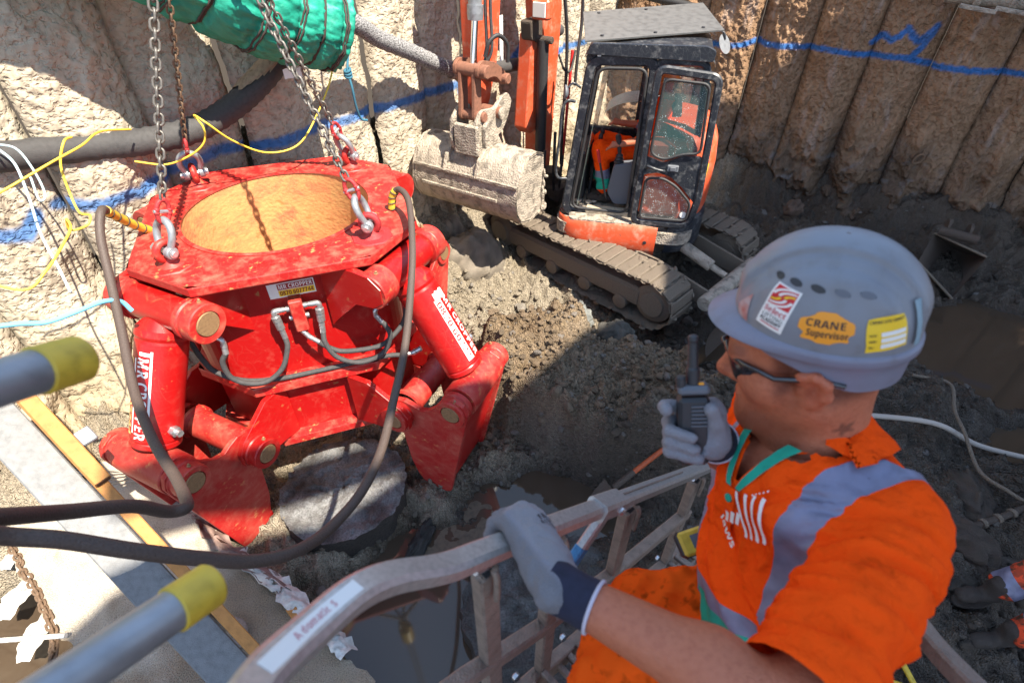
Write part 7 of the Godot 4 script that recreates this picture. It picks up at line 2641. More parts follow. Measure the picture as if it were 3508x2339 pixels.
# ---------- the crane supervisor in the foreground ----------
func build_supervisor() -> void:
	var o := V(0.4444, 3.0195, -0.6411)
	var K := 1.1
	var F := V(-0.77, -0.30, -0.40).normalized()
	var L := Vector3.UP.cross(F).normalized()
	var U := F.cross(L)
	var Hd := func(f: float, l: float, u: float) -> Vector3: return o + (F * f + L * l + U * u) * K
	var N := V(0.508, 2.826, -0.598)
	var LS := V(0.572, 2.778, -0.430)
	var RS := V(0.520, 2.715, -0.745)
	var LE := V(0.335, 2.745, -0.205)
	var LW := V(0.068, 2.722, -0.368)
	var RE := V(0.478, 2.600, -0.690)
	var RW := V(0.348, 2.775, -0.600)
	var Pv := V(0.525, 2.385, -0.435)
	var LH := V(0.485, 2.345, -0.36)
	var RH := V(0.57, 2.345, -0.51)
	var LK := V(0.190, 2.440, -0.340)
	var RK := V(0.285, 2.285, -0.510)
	var LA := V(0.19, 2.00, -0.27)
	var RA := V(0.36, 1.80, -0.50)
	var Ut := (N - Pv).normalized()
	var Lt := (LS - RS).normalized()
	var Ft := Lt.cross(Ut).normalized()
	Lt = Ut.cross(Ft).normalized()
	if Ft.x > 0.0:
		Ft = -Ft
	var T := thing("person", "person in grey helmet and orange hi-vis shirt gripping the handrail, radio in hand", "person", V(0.3, 1.9, -0.4))
	# --- body: head on its own fine grid, trunk, arms and legs on a coarser one ---
	var hb := Blob.new()
	var HB := func(a: Vector3, b: Vector3, r0: float, r1: float, k: float, w := Vector3.ZERO, sq := 1.0, w2 := Vector3.ZERO, sq2 := 1.0): hb.bone(a, b, r0 * K, r1 * K, k * K, w, sq, w2, sq2)
	HB.call(Hd.call(0.0, 0, -0.03), Hd.call(0.001, 0, -0.03), 0.092, 0.092, 0.02, L, 1.24, U, 0.86)
	HB.call(Hd.call(0.035, 0, -0.085), Hd.call(0.058, 0, -0.150), 0.060, 0.042, 0.035)
	HB.call(Hd.call(0.083, 0, -0.186), Hd.call(0.086, 0, -0.184), 0.020, 0.020, 0.03, L, 0.8)
	for s: float in [-1.0, 1.0]:
		HB.call(Hd.call(-0.005, s * 0.055, -0.115), Hd.call(0.068, s * 0.022, -0.178), 0.025, 0.023, 0.035)
		HB.call(Hd.call(0.060, s * 0.040, -0.092), Hd.call(0.050, s * 0.048, -0.094), 0.026, 0.026, 0.03)
		HB.call(Hd.call(0.100, s * 0.012, -0.106), Hd.call(0.098, s * 0.013, -0.105), 0.0095, 0.0095, 0.010)
		# ear: rim, lobe and bowl
		var er := [Vector3(0.010, 0.073, -0.062), Vector3(0.004, 0.082, -0.048), Vector3(-0.014, 0.088, -0.044), Vector3(-0.026, 0.088, -0.056), Vector3(-0.024, 0.084, -0.078), Vector3(-0.010, 0.078, -0.094), Vector3(0.002, 0.072, -0.100)]
		for k in er.size() - 1:
			HB.call(Hd.call(er[k].x, s * er[k].y, er[k].z), Hd.call(er[k + 1].x, s * er[k + 1].y, er[k + 1].z), 0.0062 if k < 4 else 0.008, 0.0062 if k < 3 else 0.008, 0.006)
		HB.call(Hd.call(-0.006, s * 0.072, -0.060), Hd.call(-0.006, s * 0.070, -0.085), 0.012, 0.012, 0.012)
		HB.call(Hd.call(0.006, s * 0.076, -0.074), Hd.call(0.006, s * 0.075, -0.078), 0.005, 0.005, 0.006)
	HB.call(Hd.call(0.086, -0.036, -0.042), Hd.call(0.086, 0.036, -0.042), 0.015, 0.015, 0.02)
	HB.call(Hd.call(0.093, 0, -0.056), Hd.call(0.115, 0, -0.098), 0.010, 0.012, 0.012)
	HB.call(Hd.call(0.117, 0, -0.101), Hd.call(0.114, 0, -0.104), 0.011, 0.010, 0.010)
	HB.call(Hd.call(0.094, -0.018, -0.137), Hd.call(0.094, 0.018, -0.137), 0.0065, 0.0065, 0.009)
	HB.call(Hd.call(0.093, -0.016, -0.150), Hd.call(0.093, 0.016, -0.150), 0.0075, 0.0075, 0.009)
	HB.call(Hd.call(0.100, 0, -0.137), Hd.call(0.099, 0, -0.150), 0.004, 0.0055, 0.007)
	HB.call(Hd.call(-0.030, 0, -0.095), N - Ut * 0.05, 0.055, 0.064, 0.035)
	HB.call(N - Ut * 0.045 + Ft * 0.01, Hd.call(0.02, 0.0, -0.16), 0.050, 0.045, 0.03)
	var skincol := func(p: Vector3):
		var q := (p - o) / K
		var f := q.dot(F)
		var l := q.dot(L)
		var u := q.dot(U)
		var c := Color(1, 1, 1)
		# stubble over jaw, chin and upper lip; sideburn; lips
		var jaw := sstep(-0.125, -0.155, u + 0.25 * maxf(0.0, f - 0.06)) * sstep(-0.02, 0.02, f) * sstep(-0.215, -0.195, u)
		c = c.lerp(Color(0.50, 0.47, 0.45), jaw * 0.8)
		c = c.lerp(Color(0.45, 0.33, 0.28), sstep(0.014, 0.004, Vector2(f + 0.008, (u + 0.074) * 0.8).length()) * sstep(0.06, 0.07, absf(l)) * 0.8)
		c = c.lerp(Color(0.45, 0.38, 0.34), sstep(0.010, 0.004, absf(u + 0.034)) * sstep(0.045, 0.035, absf(absf(l) - 0.03)) * sstep(0.07, 0.08, f) * 0.7)
		var side := sstep(0.045, 0.055, absf(l)) * sstep(0.0, 0.015, f) * sstep(0.045, 0.03, f) * sstep(-0.155, -0.06, u) * sstep(-0.15, -0.13, u)
		c = c.lerp(Color(0.55, 0.48, 0.44), side * 0.7)
		var hair := sstep(0.0, 0.02, u + 0.07 + maxf(0.0, f) * 0.9) * sstep(0.05, 0.02, f)
		hair = maxf(hair, sstep(-0.01, -0.04, f) * sstep(-0.115, -0.085, u))
		c = c.lerp(Color(0.22, 0.17, 0.15), clampf(hair, 0, 1) * 0.85 * (1.0 if absf(l) < 0.083 else 0.0))
		var lip := sstep(0.090, 0.095, f) * sstep(0.012, 0.006, absf(u + 0.1435)) * sstep(0.024, 0.016, absf(l))
		c = c.lerp(Color(1.0, 0.62, 0.60), lip * 0.6)
		c = c.lerp(Color(1.1, 0.86, 0.82), sstep(0.1, 0.115, f) * 0.5)
		c = c.lerp(Color(1.1, 0.82, 0.80), sstep(0.078, 0.088, absf(l)) * 0.6)
		# neck tattoo: small dark flower-like blotch under the ear
		var tc: Vector3 = Hd.call(-0.045, 0.055, -0.150)
		var e := p - tc
		var rr := Vector2(e.dot(F), e.dot(U))
		var star := 0.017 * (0.75 + 0.3 * cos(rr.angle() * 5.0))
		if l > 0.0:
			c = c.lerp(Color(0.34, 0.36, 0.38), sstep(star, star * 0.7, rr.length()) * 0.85)
		return c
	var bmb := MB.new()
	net(hb, o + V(-0.18, -0.27, -0.18), o + V(0.21, 0.12, 0.18), 0.0038, bmb, skincol)
	var bb := Blob.new()
	bb.bone(Pv, N - Ut * 0.13, 0.105, 0.112, 0.05, Lt, 0.72)
	bb.bone(LS - Lt * 0.02, RS + Lt * 0.02, 0.050, 0.050, 0.05)
	bb.bone(N - Ut * 0.06, N + Ut * 0.0, 0.062, 0.056, 0.03)
	bb.bone(LS, LE, 0.050, 0.041, 0.03)
	var lf := (LW - LE).normalized()
	bb.bone(LE, LE.lerp(LW, 0.3), 0.041, 0.047, 0.03)
	bb.bone(LE.lerp(LW, 0.3), LE.lerp(LW, 0.95), 0.047, 0.031, 0.03)
	bb.bone(RS, RE, 0.046, 0.042, 0.03)
	bb.bone(RE, RE.lerp(RW, 0.35), 0.041, 0.045, 0.03)
	bb.bone(RE.lerp(RW, 0.35), RW, 0.045, 0.031, 0.03)
	bb.bone(LH, LK, 0.075, 0.055, 0.04)
	bb.bone(LK, LA, 0.052, 0.035, 0.03)
	bb.bone(RH, RK, 0.075, 0.055, 0.04)
	bb.bone(RK, RA, 0.052, 0.035, 0.03)
	var tat := noise(701, 26.0, 2)
	var armcol := func(p: Vector3):
		var c := Color(1, 1, 1)
		var t := (p - RE).dot(RW - RE) / (RW - RE).length_squared()
		if (p - RE.lerp(RW, 0.4)).length() < 0.15 and t > 0.05 and t < 0.75 and p.x < 0.475:
			c = c.lerp(Color(0.36, 0.33, 0.36), sstep(-0.12, 0.08, tat.get_noise_3dv(p)) * 0.75)
		return c
	net(bb, V(-0.02, 1.75, -0.84), V(0.80, 2.90, -0.12), 0.0095, bmb, armcol)
	var body := obj("body", bmb, M.skin, T)
	# --- shirt ---
	var sb := Blob.new()
	sb.bone(Pv - Ut * 0.055, N - Ut * 0.13, 0.128, 0.130, 0.05, Lt, 0.74)
	sb.bone(N - Ut * 0.30 + Ft * 0.03, N - Ut * 0.12 + Ft * 0.02, 0.10, 0.105, 0.05, Lt, 0.8)
	sb.bone(LS - Lt * 0.03, RS + Lt * 0.05, 0.064, 0.052, 0.05)
	sb.bone(N - Ut * 0.10, N - Ut * 0.04, 0.085, 0.062, 0.04)
	sb.bone(Pv + Ft * 0.045 + Ut * 0.02, Pv + Ft * 0.05 + Ut * 0.16, 0.105, 0.105, 0.05, Lt, 0.85)
	var Lsl := LS.lerp(LE, 0.92)
	var Rsl := RS.lerp(RE, 0.80)
	sb.bone(LS, Lsl, 0.070, 0.071, 0.035)
	sb.bone(Lsl, LS.lerp(LE, 1.1), 0.071, 0.072, 0.02)
	sb.bone(RS, Rsl, 0.060, 0.064, 0.035)
	sb.bone(Rsl, RS.lerp(RE, 1.0), 0.064, 0.064, 0.02)
	# loose folds: under the arm, across the belly, down the sleeve
	for k in 7:
		var a := -0.9 + k * 0.3
		var c0 := LS + Lt * 0.0 - Ut * 0.06
		sb.bone(c0 + Ft * (0.09 * cos(a)) - Ut * (0.05 * sin(a) + 0.02), c0 + Ft * (0.13 * cos(a) + 0.0) - Ut * (0.22 + 0.05 * sin(a * 2.0)) - Lt * 0.05, 0.010, 0.016, 0.022)
	for k in 5:
		var t := 0.30 + 0.15 * k
		var cc := LS.lerp(LE, t)
		var dd := (LE - LS).normalized()
		var e1 := (Ut - dd * Ut.dot(dd)).normalized()
		var e2 := dd.cross(e1)
		sb.bone(cc + (e1 * cos(k * 1.1) + e2 * sin(k * 1.1)) * 0.064, cc + dd * 0.06 + (e1 * cos(k * 1.1 + 1.5) + e2 * sin(k * 1.1 + 1.5)) * 0.066, 0.009, 0.012, 0.018)
	sb.wob = noise(702, 9.0, 3)
	sb.wamp = 0.010
	sb.wfreq = V(1.0, 0.75, 1.0)
	var sd := (LE - LS).normalized()
	var rd := (RE - RS).normalized()
	var smb := MB.new()
	net(sb, V(0.20, 2.30, -0.92), V(0.82, 2.93, -0.12), 0.0075, smb)
	var fn := noise(706, 1.0, 2)
	wrinkle(smb, fn, func(p: Vector3):
		var q := p - LS
		var ta := q.dot(sd)
		if ta > 0.03 and (p - LS.lerp(LE, 0.6)).length() < 0.2:
			# sleeve: creases run round and slantwise
			return [V(ta * 17.0 + q.dot(Lt) * 8.0, q.dot(Ut) * 5.0, q.dot(Lt) * 5.0), 1.0]
		q = p - N
		return [V(q.dot(Lt) * 9.0 + q.dot(Ut) * 5.0, q.dot(Ut) * 3.0, q.dot(Ft) * 5.0), 1.2], 0.011)
	# open the sleeves, hem and neck by cutting
	var cutl := func(p: Vector3): return 1.0 if (p - LS).dot(Lt) < 0.0 and (p - LS).dot(sd) < 0.02 else (p - Lsl).dot(sd) * -1.0 if (p - Lsl).length() < 0.16 else 1.0
	smb = split(smb, cutl)[1]
	var cutr := func(p: Vector3): return -(p - Rsl).dot(rd) if (p - Rsl).length() < 0.12 and (p - RS).dot(Lt) < 0.06 and (p - N).dot(Ft) > 0.02 else 1.0
	smb = split(smb, cutr)[1]
	smb = split(smb, func(p: Vector3): return (p - Pv).dot(Ut) + 0.075 + 0.01 * sin((p - Pv).dot(Lt) * 60.0))[1]
	var ncut := N - Ut * 0.022 + Ft * 0.02
	smb = split(smb, func(p: Vector3): return -((p - ncut).dot((Ut + Ft * 0.55).normalized())) if (p - ncut).length() < 0.088 else 1.0)[1]
	smb = split(smb, func(p: Vector3):
		var q := p - N
		var below := -q.dot(Ut)
		return absf(q.dot(Lt) - 0.006) - 0.034 * (1.0 - below / 0.105) if q.dot(Ft) > 0.03 and below < 0.105 and below > -0.05 else 1.0)[1]
	# bands: shoulder tapes, waist tapes, green band
	var onb := func(p: Vector3, c: float, hw: float):
		return absf((p - N).dot(Lt) - c) - hw
	var sleeve := func(p: Vector3): return maxf((p - LS).dot(Lt) - 0.035, -(p - LS).dot(Lt) - 10.0)
	var parts := split(smb, func(p: Vector3): return minf(maxf(onb.call(p, 0.122, 0.023), -((p - Pv).dot(Ut) - 0.05)), maxf(onb.call(p, -0.105, 0.024), -((p - Pv).dot(Ut) - 0.05))))
	var tape: MB = parts[0]
	smb = parts[1]
	var hgt := func(p: Vector3): return (p - Pv).dot(Ut) + 0.075
	var isarm := func(p: Vector3): return (p - LS).dot(sd) > 0.11 and (p - LS.lerp(LE, 0.6)).length() < 0.2
	parts = split(smb, func(p: Vector3): return 1.0 if isarm.call(p) else minf(absf(hgt.call(p) - 0.205) - 0.020, absf(hgt.call(p) - 0.095) - 0.012))
	var tape2: MB = parts[0]
	smb = parts[1]
	parts = split(smb, func(p: Vector3): return 1.0 if isarm.call(p) else absf(hgt.call(p) - 0.146) - 0.039)
	var green: MB = parts[0]
	smb = parts[1]
	var shirt := obj("shirt", smb, M.hivis, T)
	obj("shoulder_tape", tape, M.tape, shirt)
	obj("waist_tape", tape2, M.tape, shirt)
	obj("green_hem_band", green, M.hv_green, shirt)
	# collar: orange outside, green inside, open at the front
	for lay in 2:
		var cm := MB.new()
		cm.grid(60, 8, func(i: int, j: int):
			var a := lerpf(-2.55, 2.55, i / 59.0)
			var w := j / 7.0
			var e := -Ft * cos(a) + Lt * sin(a)
			var open := sstep(0.9, 2.55, absf(a))
			var top: Vector3 = N + e * (0.060 + 0.004 * open) + Ut * (0.030 - 0.062 * open) + Ft * 0.010 * open
			if lay == 1:
				return top - e * 0.003 - e * 0.002 * w - Ut * 0.055 * w
			if j == 0:
				return top
			if j == 1:
				return top + e * 0.006 + Ut * 0.003
			var out := 0.058 + 0.052 * w + 0.012 * open
			var st: Vector3 = N + e * out + Ut * 0.16 + Ft * 0.012 * open
			var q: Array = onto(sb, st, -Ut if open < 0.5 else (-Ut * 0.9 - Ft * 0.4 * open).normalized(), 0.0)
			return q[0] + q[1] * (0.011 + 0.010 * (1.0 - w)) + (top - q[0]) * 0.35 * (1.0 - w) * (1.0 - w), null)
		obj("collar" if lay == 0 else "collar_lining", cm, M.hivis if lay == 0 else M.hv_green, shirt)
	for s: float in [-1.0, 1.0]:
		var cm := MB.new()
		cm.grid(3, 10, func(i: int, j: int):
			var w := j / 9.0
			var ia := (0.030 * (1.0 - w) + 0.004 + i * 0.011 * (1.0 - 0.5 * w)) * s + 0.006
			return onto(sb, N + Ft * 0.3 - Ut * (0.015 + 0.09 * w) + Lt * ia, -Ft, 0.004)[0], null, false, Ft)
		obj("neck_facing", cm, M.hv_green, shirt)
	# placket, button and chest print
	var pm := MB.new()
	pm.grid(5, 14, func(i: int, j: int):
		var u := (i / 4.0 - 0.5) * 0.026
		var st: Vector3 = N + Ft * 0.3 - Ut * (0.105 + 0.10 * j / 13.0) + Lt * (u + 0.004)
		return onto(sb, st, -Ft, 0.007)[0], null, false, Ft)
	obj("placket", pm, M.hivis, shirt)
	pm = MB.new()
	var bt := onto(sb, N + Ft * 0.3 - Ut * 0.125 + Lt * 0.006, -Ft, 0.009)
	pm.lathe(bt[0], bt[1], [[0.0075, -0.002], [0.0075, 0.001], [0.005, 0.002]], 14, false, true)
	obj("button", pm, M.hv_green, shirt)
	var pc := N + Ft * 0.26 - Ut * 0.135 + Lt * 0.085
	var pdir := (-Ft * 0.96 - Lt * 0.25).normalized()
	var pa := (Lt * 0.96 - Ft * 0.25).normalized()
	var onshirt := func(u: float, v: float):
		var q: Array = onto(sb, pc + (pa * u + Ut * v) * 1.35, pdir, 0.0)
		return [q[0] + q[1] * 0.0075, q[1]]
	pm = MB.new()
	for k in 4:
		pm.grid(3, 12, func(i: int, j: int):
			var w := j / 11.0
			var uu := (-0.016 + k * 0.0085) + (i - 1) * 0.0022 + (0.016 * sstep(0.35, 1.0, w)) - 0.008 * sstep(0.5, 0.0, w)
			return onshirt.call(uu + (0.004 * k * (1.0 - w)), 0.022 - 0.05 * w + 0.004 * k)[0], null, false, -pdir)
	for k in 3:
		pm.grid(3, 5, func(i: int, j: int):
			return onshirt.call(-0.034 + k * 0.0085 + (i - 1) * 0.0028, -0.012 - 0.016 * j / 4.0 + 0.004 * k)[0], null, false, -pdir)
	for k in 5:
		pm.grid(2, 2, func(i: int, j: int): return onshirt.call(-0.004 + k * 0.004 + i * 0.0018, 0.028 + k * 0.0035 + j * 0.002)[0], null, false, -pdir)
	obj("chest_print", pm, M.white, shirt)
	pm = MB.new()
	letters(pm, "laws", 0.013, func(u: float, v: float): return onshirt.call(-0.030 + u * 0.75 + v * 0.5, -0.040 - u * 0.55 + v * 0.8), true, 1.2)
	obj("chest_lettering", pm, M.white, shirt)
	# --- trousers ---
	var tb := Blob.new()
	tb.bone(LH + V(0, 0.03, 0), RH + V(0, 0.03, 0), 0.118, 0.118, 0.06)
	tb.bone(Pv - Ut * 0.06, Pv + Ut * 0.03, 0.115, 0.115, 0.05, Lt, 0.78)
	tb.bone(LH, LK, 0.104, 0.080, 0.05)
	tb.bone(LK, LA + V(0, 0.02, 0), 0.082, 0.078, 0.03)
	tb.bone(RH, RK, 0.104, 0.082, 0.05)
	tb.bone(RK, RA + V(0, 0.02, 0), 0.082, 0.078, 0.03)
	for k in 6:
		var kc := LK.lerp(LH, 0.10 + 0.13 * k)
		tb.bone(kc + V(0, 0.083, 0.03 * sin(k * 2.0)), kc + V(0.05, 0.070, 0.07), 0.010, 0.012, 0.02)
		kc = RK.lerp(RH, 0.12 + 0.14 * k)
		tb.bone(kc + V(-0.03, 0.078, -0.04), kc + V(0.03, 0.080, 0.05), 0.010, 0.013, 0.02)
	tb.wob = noise(703, 7.0, 3)
	tb.wamp = 0.014
	var tmb := MB.new()
	net(tb, V(0.02, 1.78, -0.70), V(0.78, 2.66, -0.14), 0.0095, tmb)
	wrinkle(tmb, fn, func(p: Vector3): return [V(p.x * 11.0 + p.z * 6.0, p.y * 7.0, p.z * 12.0), 1.0], 0.013)
	parts = split(tmb, func(p: Vector3): return minf(absf((p - LK).dot((LA - LK).normalized()) - 0.12) - 0.028, absf((p - RK).dot((RA - RK).normalized()) - 0.12) - 0.028) if p.y < 2.42 else 1.0)
	var trs := obj("trousers", parts[1], mat(Color(0.88, 0.10, 0.008), 0.9, {"tex": texs["hvd2"] if texs.has("hvd2") else ntex("hvd2", 47, 0.014, [[0.0, Color(0.10, 0.1, 0.1)], [0.22, Color(0.35, 0.37, 0.40)], [0.36, G(0.95)], [1.0, G(1)]], 512, 5), "scale": 3.0, "spec": 0.15}), T)
	obj("knee_tape", parts[0], M.tape, trs)
	pm = MB.new()
	pm.tube(curve([onto(tb, RH + V(-0.02, 0.3, 0.10), V(0, -1, 0), 0.001)[0], onto(tb, RH + V(-0.09, 0.3, 0.11), V(0, -1, 0), 0.001)[0], onto(tb, RH + V(-0.15, 0.3, 0.06), V(0, -1, 0), 0.001)[0], onto(tb, RH + V(-0.17, 0.3, -0.02), V(0, -1, 0), 0.001)[0]], 6), 0.002, 5)
	obj("pocket_seam", pm, mat(Color(0.5, 0.07, 0.01), 0.9), trs)
	for a in [[LA, V(-0.20, 0, -0.06)], [RA, V(-0.20, 0, -0.06)]]:
		boot(a[0], a[1], T, M.boot)
	# --- gloves ---
	var G0 := V(0.013, 2.647, -0.488)
	var ra := V(0.5826, -0.5795, -0.5698)
	var upr := V(0.6992, 0, 0.7149).cross(ra).normalized()
	if upr.y < 0.0:
		upr = -upr
	var hdir := (G0 - LW)
	hdir = (hdir - ra * hdir.dot(ra))
	hdir = (hdir - upr * hdir.dot(upr)).normalized()
	var Gc := G0 + upr * 0.030
	var gb := Blob.new()
	for i in 4:
		var across := (1.5 - i) * 0.0225
		var mc: Vector3 = Gc + ra * across + hdir * (0.028 - 0.004 * absf(i - 1.2)) + upr * (0.008 - 0.004 * absf(i - 1.3))
		var ln: float = [1.0, 1.08, 1.0, 0.82][i]
		var pip := mc + (hdir * 0.62 - upr * 0.75).normalized() * 0.036 * ln
		var dip := pip + (-upr * 0.95 - hdir * 0.25).normalized() * 0.026 * ln
		var tip := dip + (-hdir * 0.85 - upr * 0.45).normalized() * 0.018 * ln
		gb.bone(LW.lerp(mc, 0.25) + ra * across * 0.25, mc, 0.021, 0.0142, 0.009)
		gb.bone(mc, pip, 0.0145, 0.0125, 0.006)
		gb.bone(pip, dip, 0.0125, 0.0115, 0.005)
		gb.bone(dip, tip, 0.0115, 0.0105, 0.005)
	gb.bone(LW, Gc + hdir * -0.01, 0.034, 0.026, 0.03, ra, 0.72)
	var th0 := LW.lerp(Gc, 0.35) + ra * 0.026 - upr * 0.004
	var th1 := Gc - hdir * 0.032 + ra * 0.048 - upr * 0.018
	var th2 := Gc - hdir * 0.034 + ra * 0.050 - upr * 0.050
	gb.bone(th0, th1, 0.020, 0.0145, 0.02)
	gb.bone(th1, th2, 0.0140, 0.0125, 0.006)
	gb.bone(th2, th2 + hdir * 0.020 - upr * 0.006, 0.0125, 0.011, 0.006)
	gb.wob = noise(704, 40.0, 2)
	gb.wamp = 0.0022
	var lo := Vector3(1e9, 1e9, 1e9)
	var hi := -lo
	var bounds := func(b: Blob):
		lo = Vector3(1e9, 1e9, 1e9)
		hi = -lo
		for i in b.A.size():
			for p in [b.A[i], b.A[i] + b.B[i]]:
				lo = lo.min(p - Vector3.ONE * (b.ra[i] + 0.012))
				hi = hi.max(p + Vector3.ONE * (b.ra[i] + 0.012))
		return [lo, hi]
	var bx: Array = bounds.call(gb)
	var gm := MB.new()
	net(gb, bx[0], bx[1], 0.0036, gm, func(p: Vector3):
		# worn grey palm coating on the finger side, knitted back
		var k := sstep(0.004, -0.010, (p - Gc).dot(upr) + 0.3 * (p - Gc).dot(ra) - 0.004)
		return Color(1, 1, 1.06).lerp(Color(0.62, 0.60, 0.58), k * 0.8))
	var gl := obj("left_glove", gm, M.glove, T)
	var cuffd := (LE - LW).normalized()
	var cuf := MB.new()
	cuf.lathe(LW - cuffd * 0.012, cuffd, [[0.037, 0.0], [0.0375, 0.012], [0.036, 0.03], [0.0355, 0.05], [0.037, 0.068]], 36, false, false, true)
	obj("glove_cuff", cuf, M.cuff, gl)
	cuf = MB.new()
	torus(cuf, LW + cuffd * 0.057, cuffd, 0.0365, 0.0028, 40)
	obj("cuff_hem", cuf, mat(Color(0.5, 0.47, 0.55), 0.9), gl)
	cuf = MB.new()
	var lc := Gc - hdir * 0.030 + upr * 0.25 - ra * 0.002
	for row in [["E N", 0.012], ["4 1 3 1", 0.0], ["C E", -0.012]]:
		letters(cuf, row[0], 0.0095, func(u: float, v: float): return onto(gb, lc + ra * u - (hdir * -1.0) * (v + row[1]), -upr, 0.0008), true, 1.0)
	obj("glove_print", cuf, M.ink, gl)
	# right glove closed round the radio
	var Rc := V(0.300, 2.812, -0.598)
	var ru := V(-0.10, 0.92, -0.36).normalized()
	var e1 := V(-0.92, 0.02, -0.15)
	e1 = (e1 - ru * e1.dot(ru)).normalized()
	var e2 := e1.cross(ru).normalized()
	if e2.z < 0.0:
		e2 = -e2
	var rb := Blob.new()
	var RP := func(a: float, b: float, c: float) -> Vector3: return Rc + e1 * a + e2 * b + ru * c
	var RQ := func(a: float, b: float, c: float) -> Vector3: return Rc + (e1 * a + e2 * b + ru * (c - 0.008)) * 0.88
	var hh := [0.036, 0.010, -0.014, -0.036]
	for i in 4:
		var h: float = hh[i]
		rb.bone(RQ.call(-0.040, -0.022, h * 0.85), RQ.call(0.012, -0.034, h), 0.0141, 0.0110, 0.012)
		if i == 0:
			rb.bone(RQ.call(0.012, -0.034, h), RQ.call(0.045, -0.012, h + 0.010), 0.0110, 0.0110, 0.006)
			rb.bone(RQ.call(0.045, -0.012, h + 0.010), RQ.call(0.046, 0.010, h + 0.014), 0.0110, 0.0114, 0.005)
		else:
			rb.bone(RQ.call(0.012, -0.034, h), RQ.call(0.038, -0.018, h), 0.0110, 0.0110, 0.006)
			rb.bone(RQ.call(0.038, -0.018, h), RQ.call(0.040, 0.014, h - 0.002), 0.0110, 0.0104, 0.005)
			rb.bone(RQ.call(0.040, 0.014, h - 0.002), RQ.call(0.008 - 0.006 * i, 0.032, h - 0.010), 0.0104, 0.0095, 0.005)
	rb.bone(RQ.call(-0.044, -0.018, 0.030), RQ.call(-0.044, -0.012, -0.040), 0.0194, 0.0211, 0.025)
	rb.bone(RQ.call(-0.046, -0.010, -0.030), RW, 0.0229, 0.0282, 0.03)
	rb.bone(RQ.call(-0.046, -0.004, -0.02), RQ.call(-0.044, 0.014, 0.022), 0.0158, 0.0123, 0.015)
	rb.bone(RQ.call(-0.044, 0.014, 0.022), RQ.call(-0.034, 0.022, 0.054), 0.0123, 0.0119, 0.006)
	rb.wob = gb.wob
	rb.wamp = 0.0018
	bx = bounds.call(rb)
	gm = MB.new()
	net(rb, bx[0], bx[1], 0.0036, gm, func(p: Vector3): return Color(0.92, 0.9, 0.9))
	var gr := obj("right_glove", gm, M.glove, T)
	cuffd = (RE - RW).normalized()
	cuf = MB.new()
	cuf.lathe(RW - cuffd * 0.01, cuffd, [[0.0355, 0.0], [0.036, 0.015], [0.0365, 0.03]], 30, false, false, true)
	obj("glove_cuff", cuf, M.cuff, gr)
	cuf = MB.new()
	torus(cuf, RW + cuffd * 0.022, cuffd, 0.036, 0.0028, 32)
	obj("cuff_hem", cuf, mat(Color(0.5, 0.47, 0.55), 0.9), gr)
	# radio: a thing of its own in the hand
	var RT := thing("handheld_radio", "black handheld radio with short aerial in the gloved right hand", "radio", RP.call(0, 0, -0.08))
	var rbs := Basis(e1, ru, e1.cross(ru))
	var rm := MB.new()
	rm.box(RP.call(-0.004, 0.0, -0.005), V(0.050, 0.125, 0.034), 0.006, rbs)
	obj("radio_body", rm, M.blackplain, RT)
	rm = MB.new()
	rm.box(RP.call(-0.004, 0.0, 0.070), V(0.050, 0.016, 0.030), 0.005, rbs)
	obj("radio_top", rm, M.greyplastic, RT)
	rm = MB.new()
	rm.lathe(RP.call(-0.004, -0.002, 0.074), ru, [[0.0105, 0.0], [0.0105, 0.03], [0.0085, 0.034], [0.0075, 0.075], [0.0085, 0.080], [0.0075, 0.086], [0.003, 0.088]], 16, false, true)
	obj("aerial", rm, M.blackplain, RT)
	rm = MB.new()
	rm.lathe(RP.call(0.016, 0.004, 0.076), ru, [[0.008, 0.0], [0.008, 0.016], [0.006, 0.018]], 14, false, true)
	obj("volume_knob", rm, M.blackplain, RT)
	rm = MB.new()
	rm.box(RP.call(-0.016, 0.004, 0.079), V(0.009, 0.005, 0.006), 0.001, rbs)
	obj("orange_button", rm, M.stick_orange, RT)
	for k in 6:
		rm = MB.new()
		rm.box(RP.call(-0.012, 0.0185, 0.045 - k * 0.007), V(0.026, 0.002, 0.002), 0.0, rbs)
		obj("speaker_slot", rm, M.greyplastic, RT)
	# gas detector on the belt
	var gd := onto(tb, RH + Ft * 0.16 + V(0.0, 0.06, 0.05), (V(0.3, -0.1, 0.1)).normalized(), 0.02)
	var DT := thing("gas_detector", "yellow and black gas detector clipped at the supervisor's waist", "detector", V(0.385, 2.42, -0.60))
	var db := Basis(V(-0.86, -0.10, 0.25).normalized(), V(0.1, 0.9, 0.35).normalized(), Vector3.ONE)
	db.z = db.x.cross(db.y).normalized()
	db.y = db.z.cross(db.x).normalized()
	var dc := V(0.392, 2.445, -0.600)
	rm = MB.new()
	rm.box(dc, V(0.085, 0.030, 0.055), 0.008, db)
	obj("housing", rm, M.blackplain, DT)
	rm = MB.new()
	rm.box(dc + db.y * 0.014, V(0.080, 0.012, 0.050), 0.005, db)
	obj("yellow_face", rm, M.yellow, DT)
	rm = MB.new()
	rm.box(dc + db.y * 0.0205, V(0.034, 0.002, 0.026), 0.0, db)
	obj("screen", rm, M.greyplastic, DT)
	# --- helmet ---
	var hF := V(-0.80, -0.10, -0.46).normalized()
	var hL := Vector3.UP.cross(hF).normalized()
	helmet(T, V(0.4644, 3.0147, -0.6354), hF, hL, hF.cross(hL))
	# --- wraparound sunglasses ---
	var gp := Node3D.new()
	var lens_at := func(az: float, u: float, off: float): return o + (F * ((0.107 + off) * cos(az) - 0.004) + L * ((0.079 + off) * sin(az)) + U * u) * K
	var first: MeshInstance3D
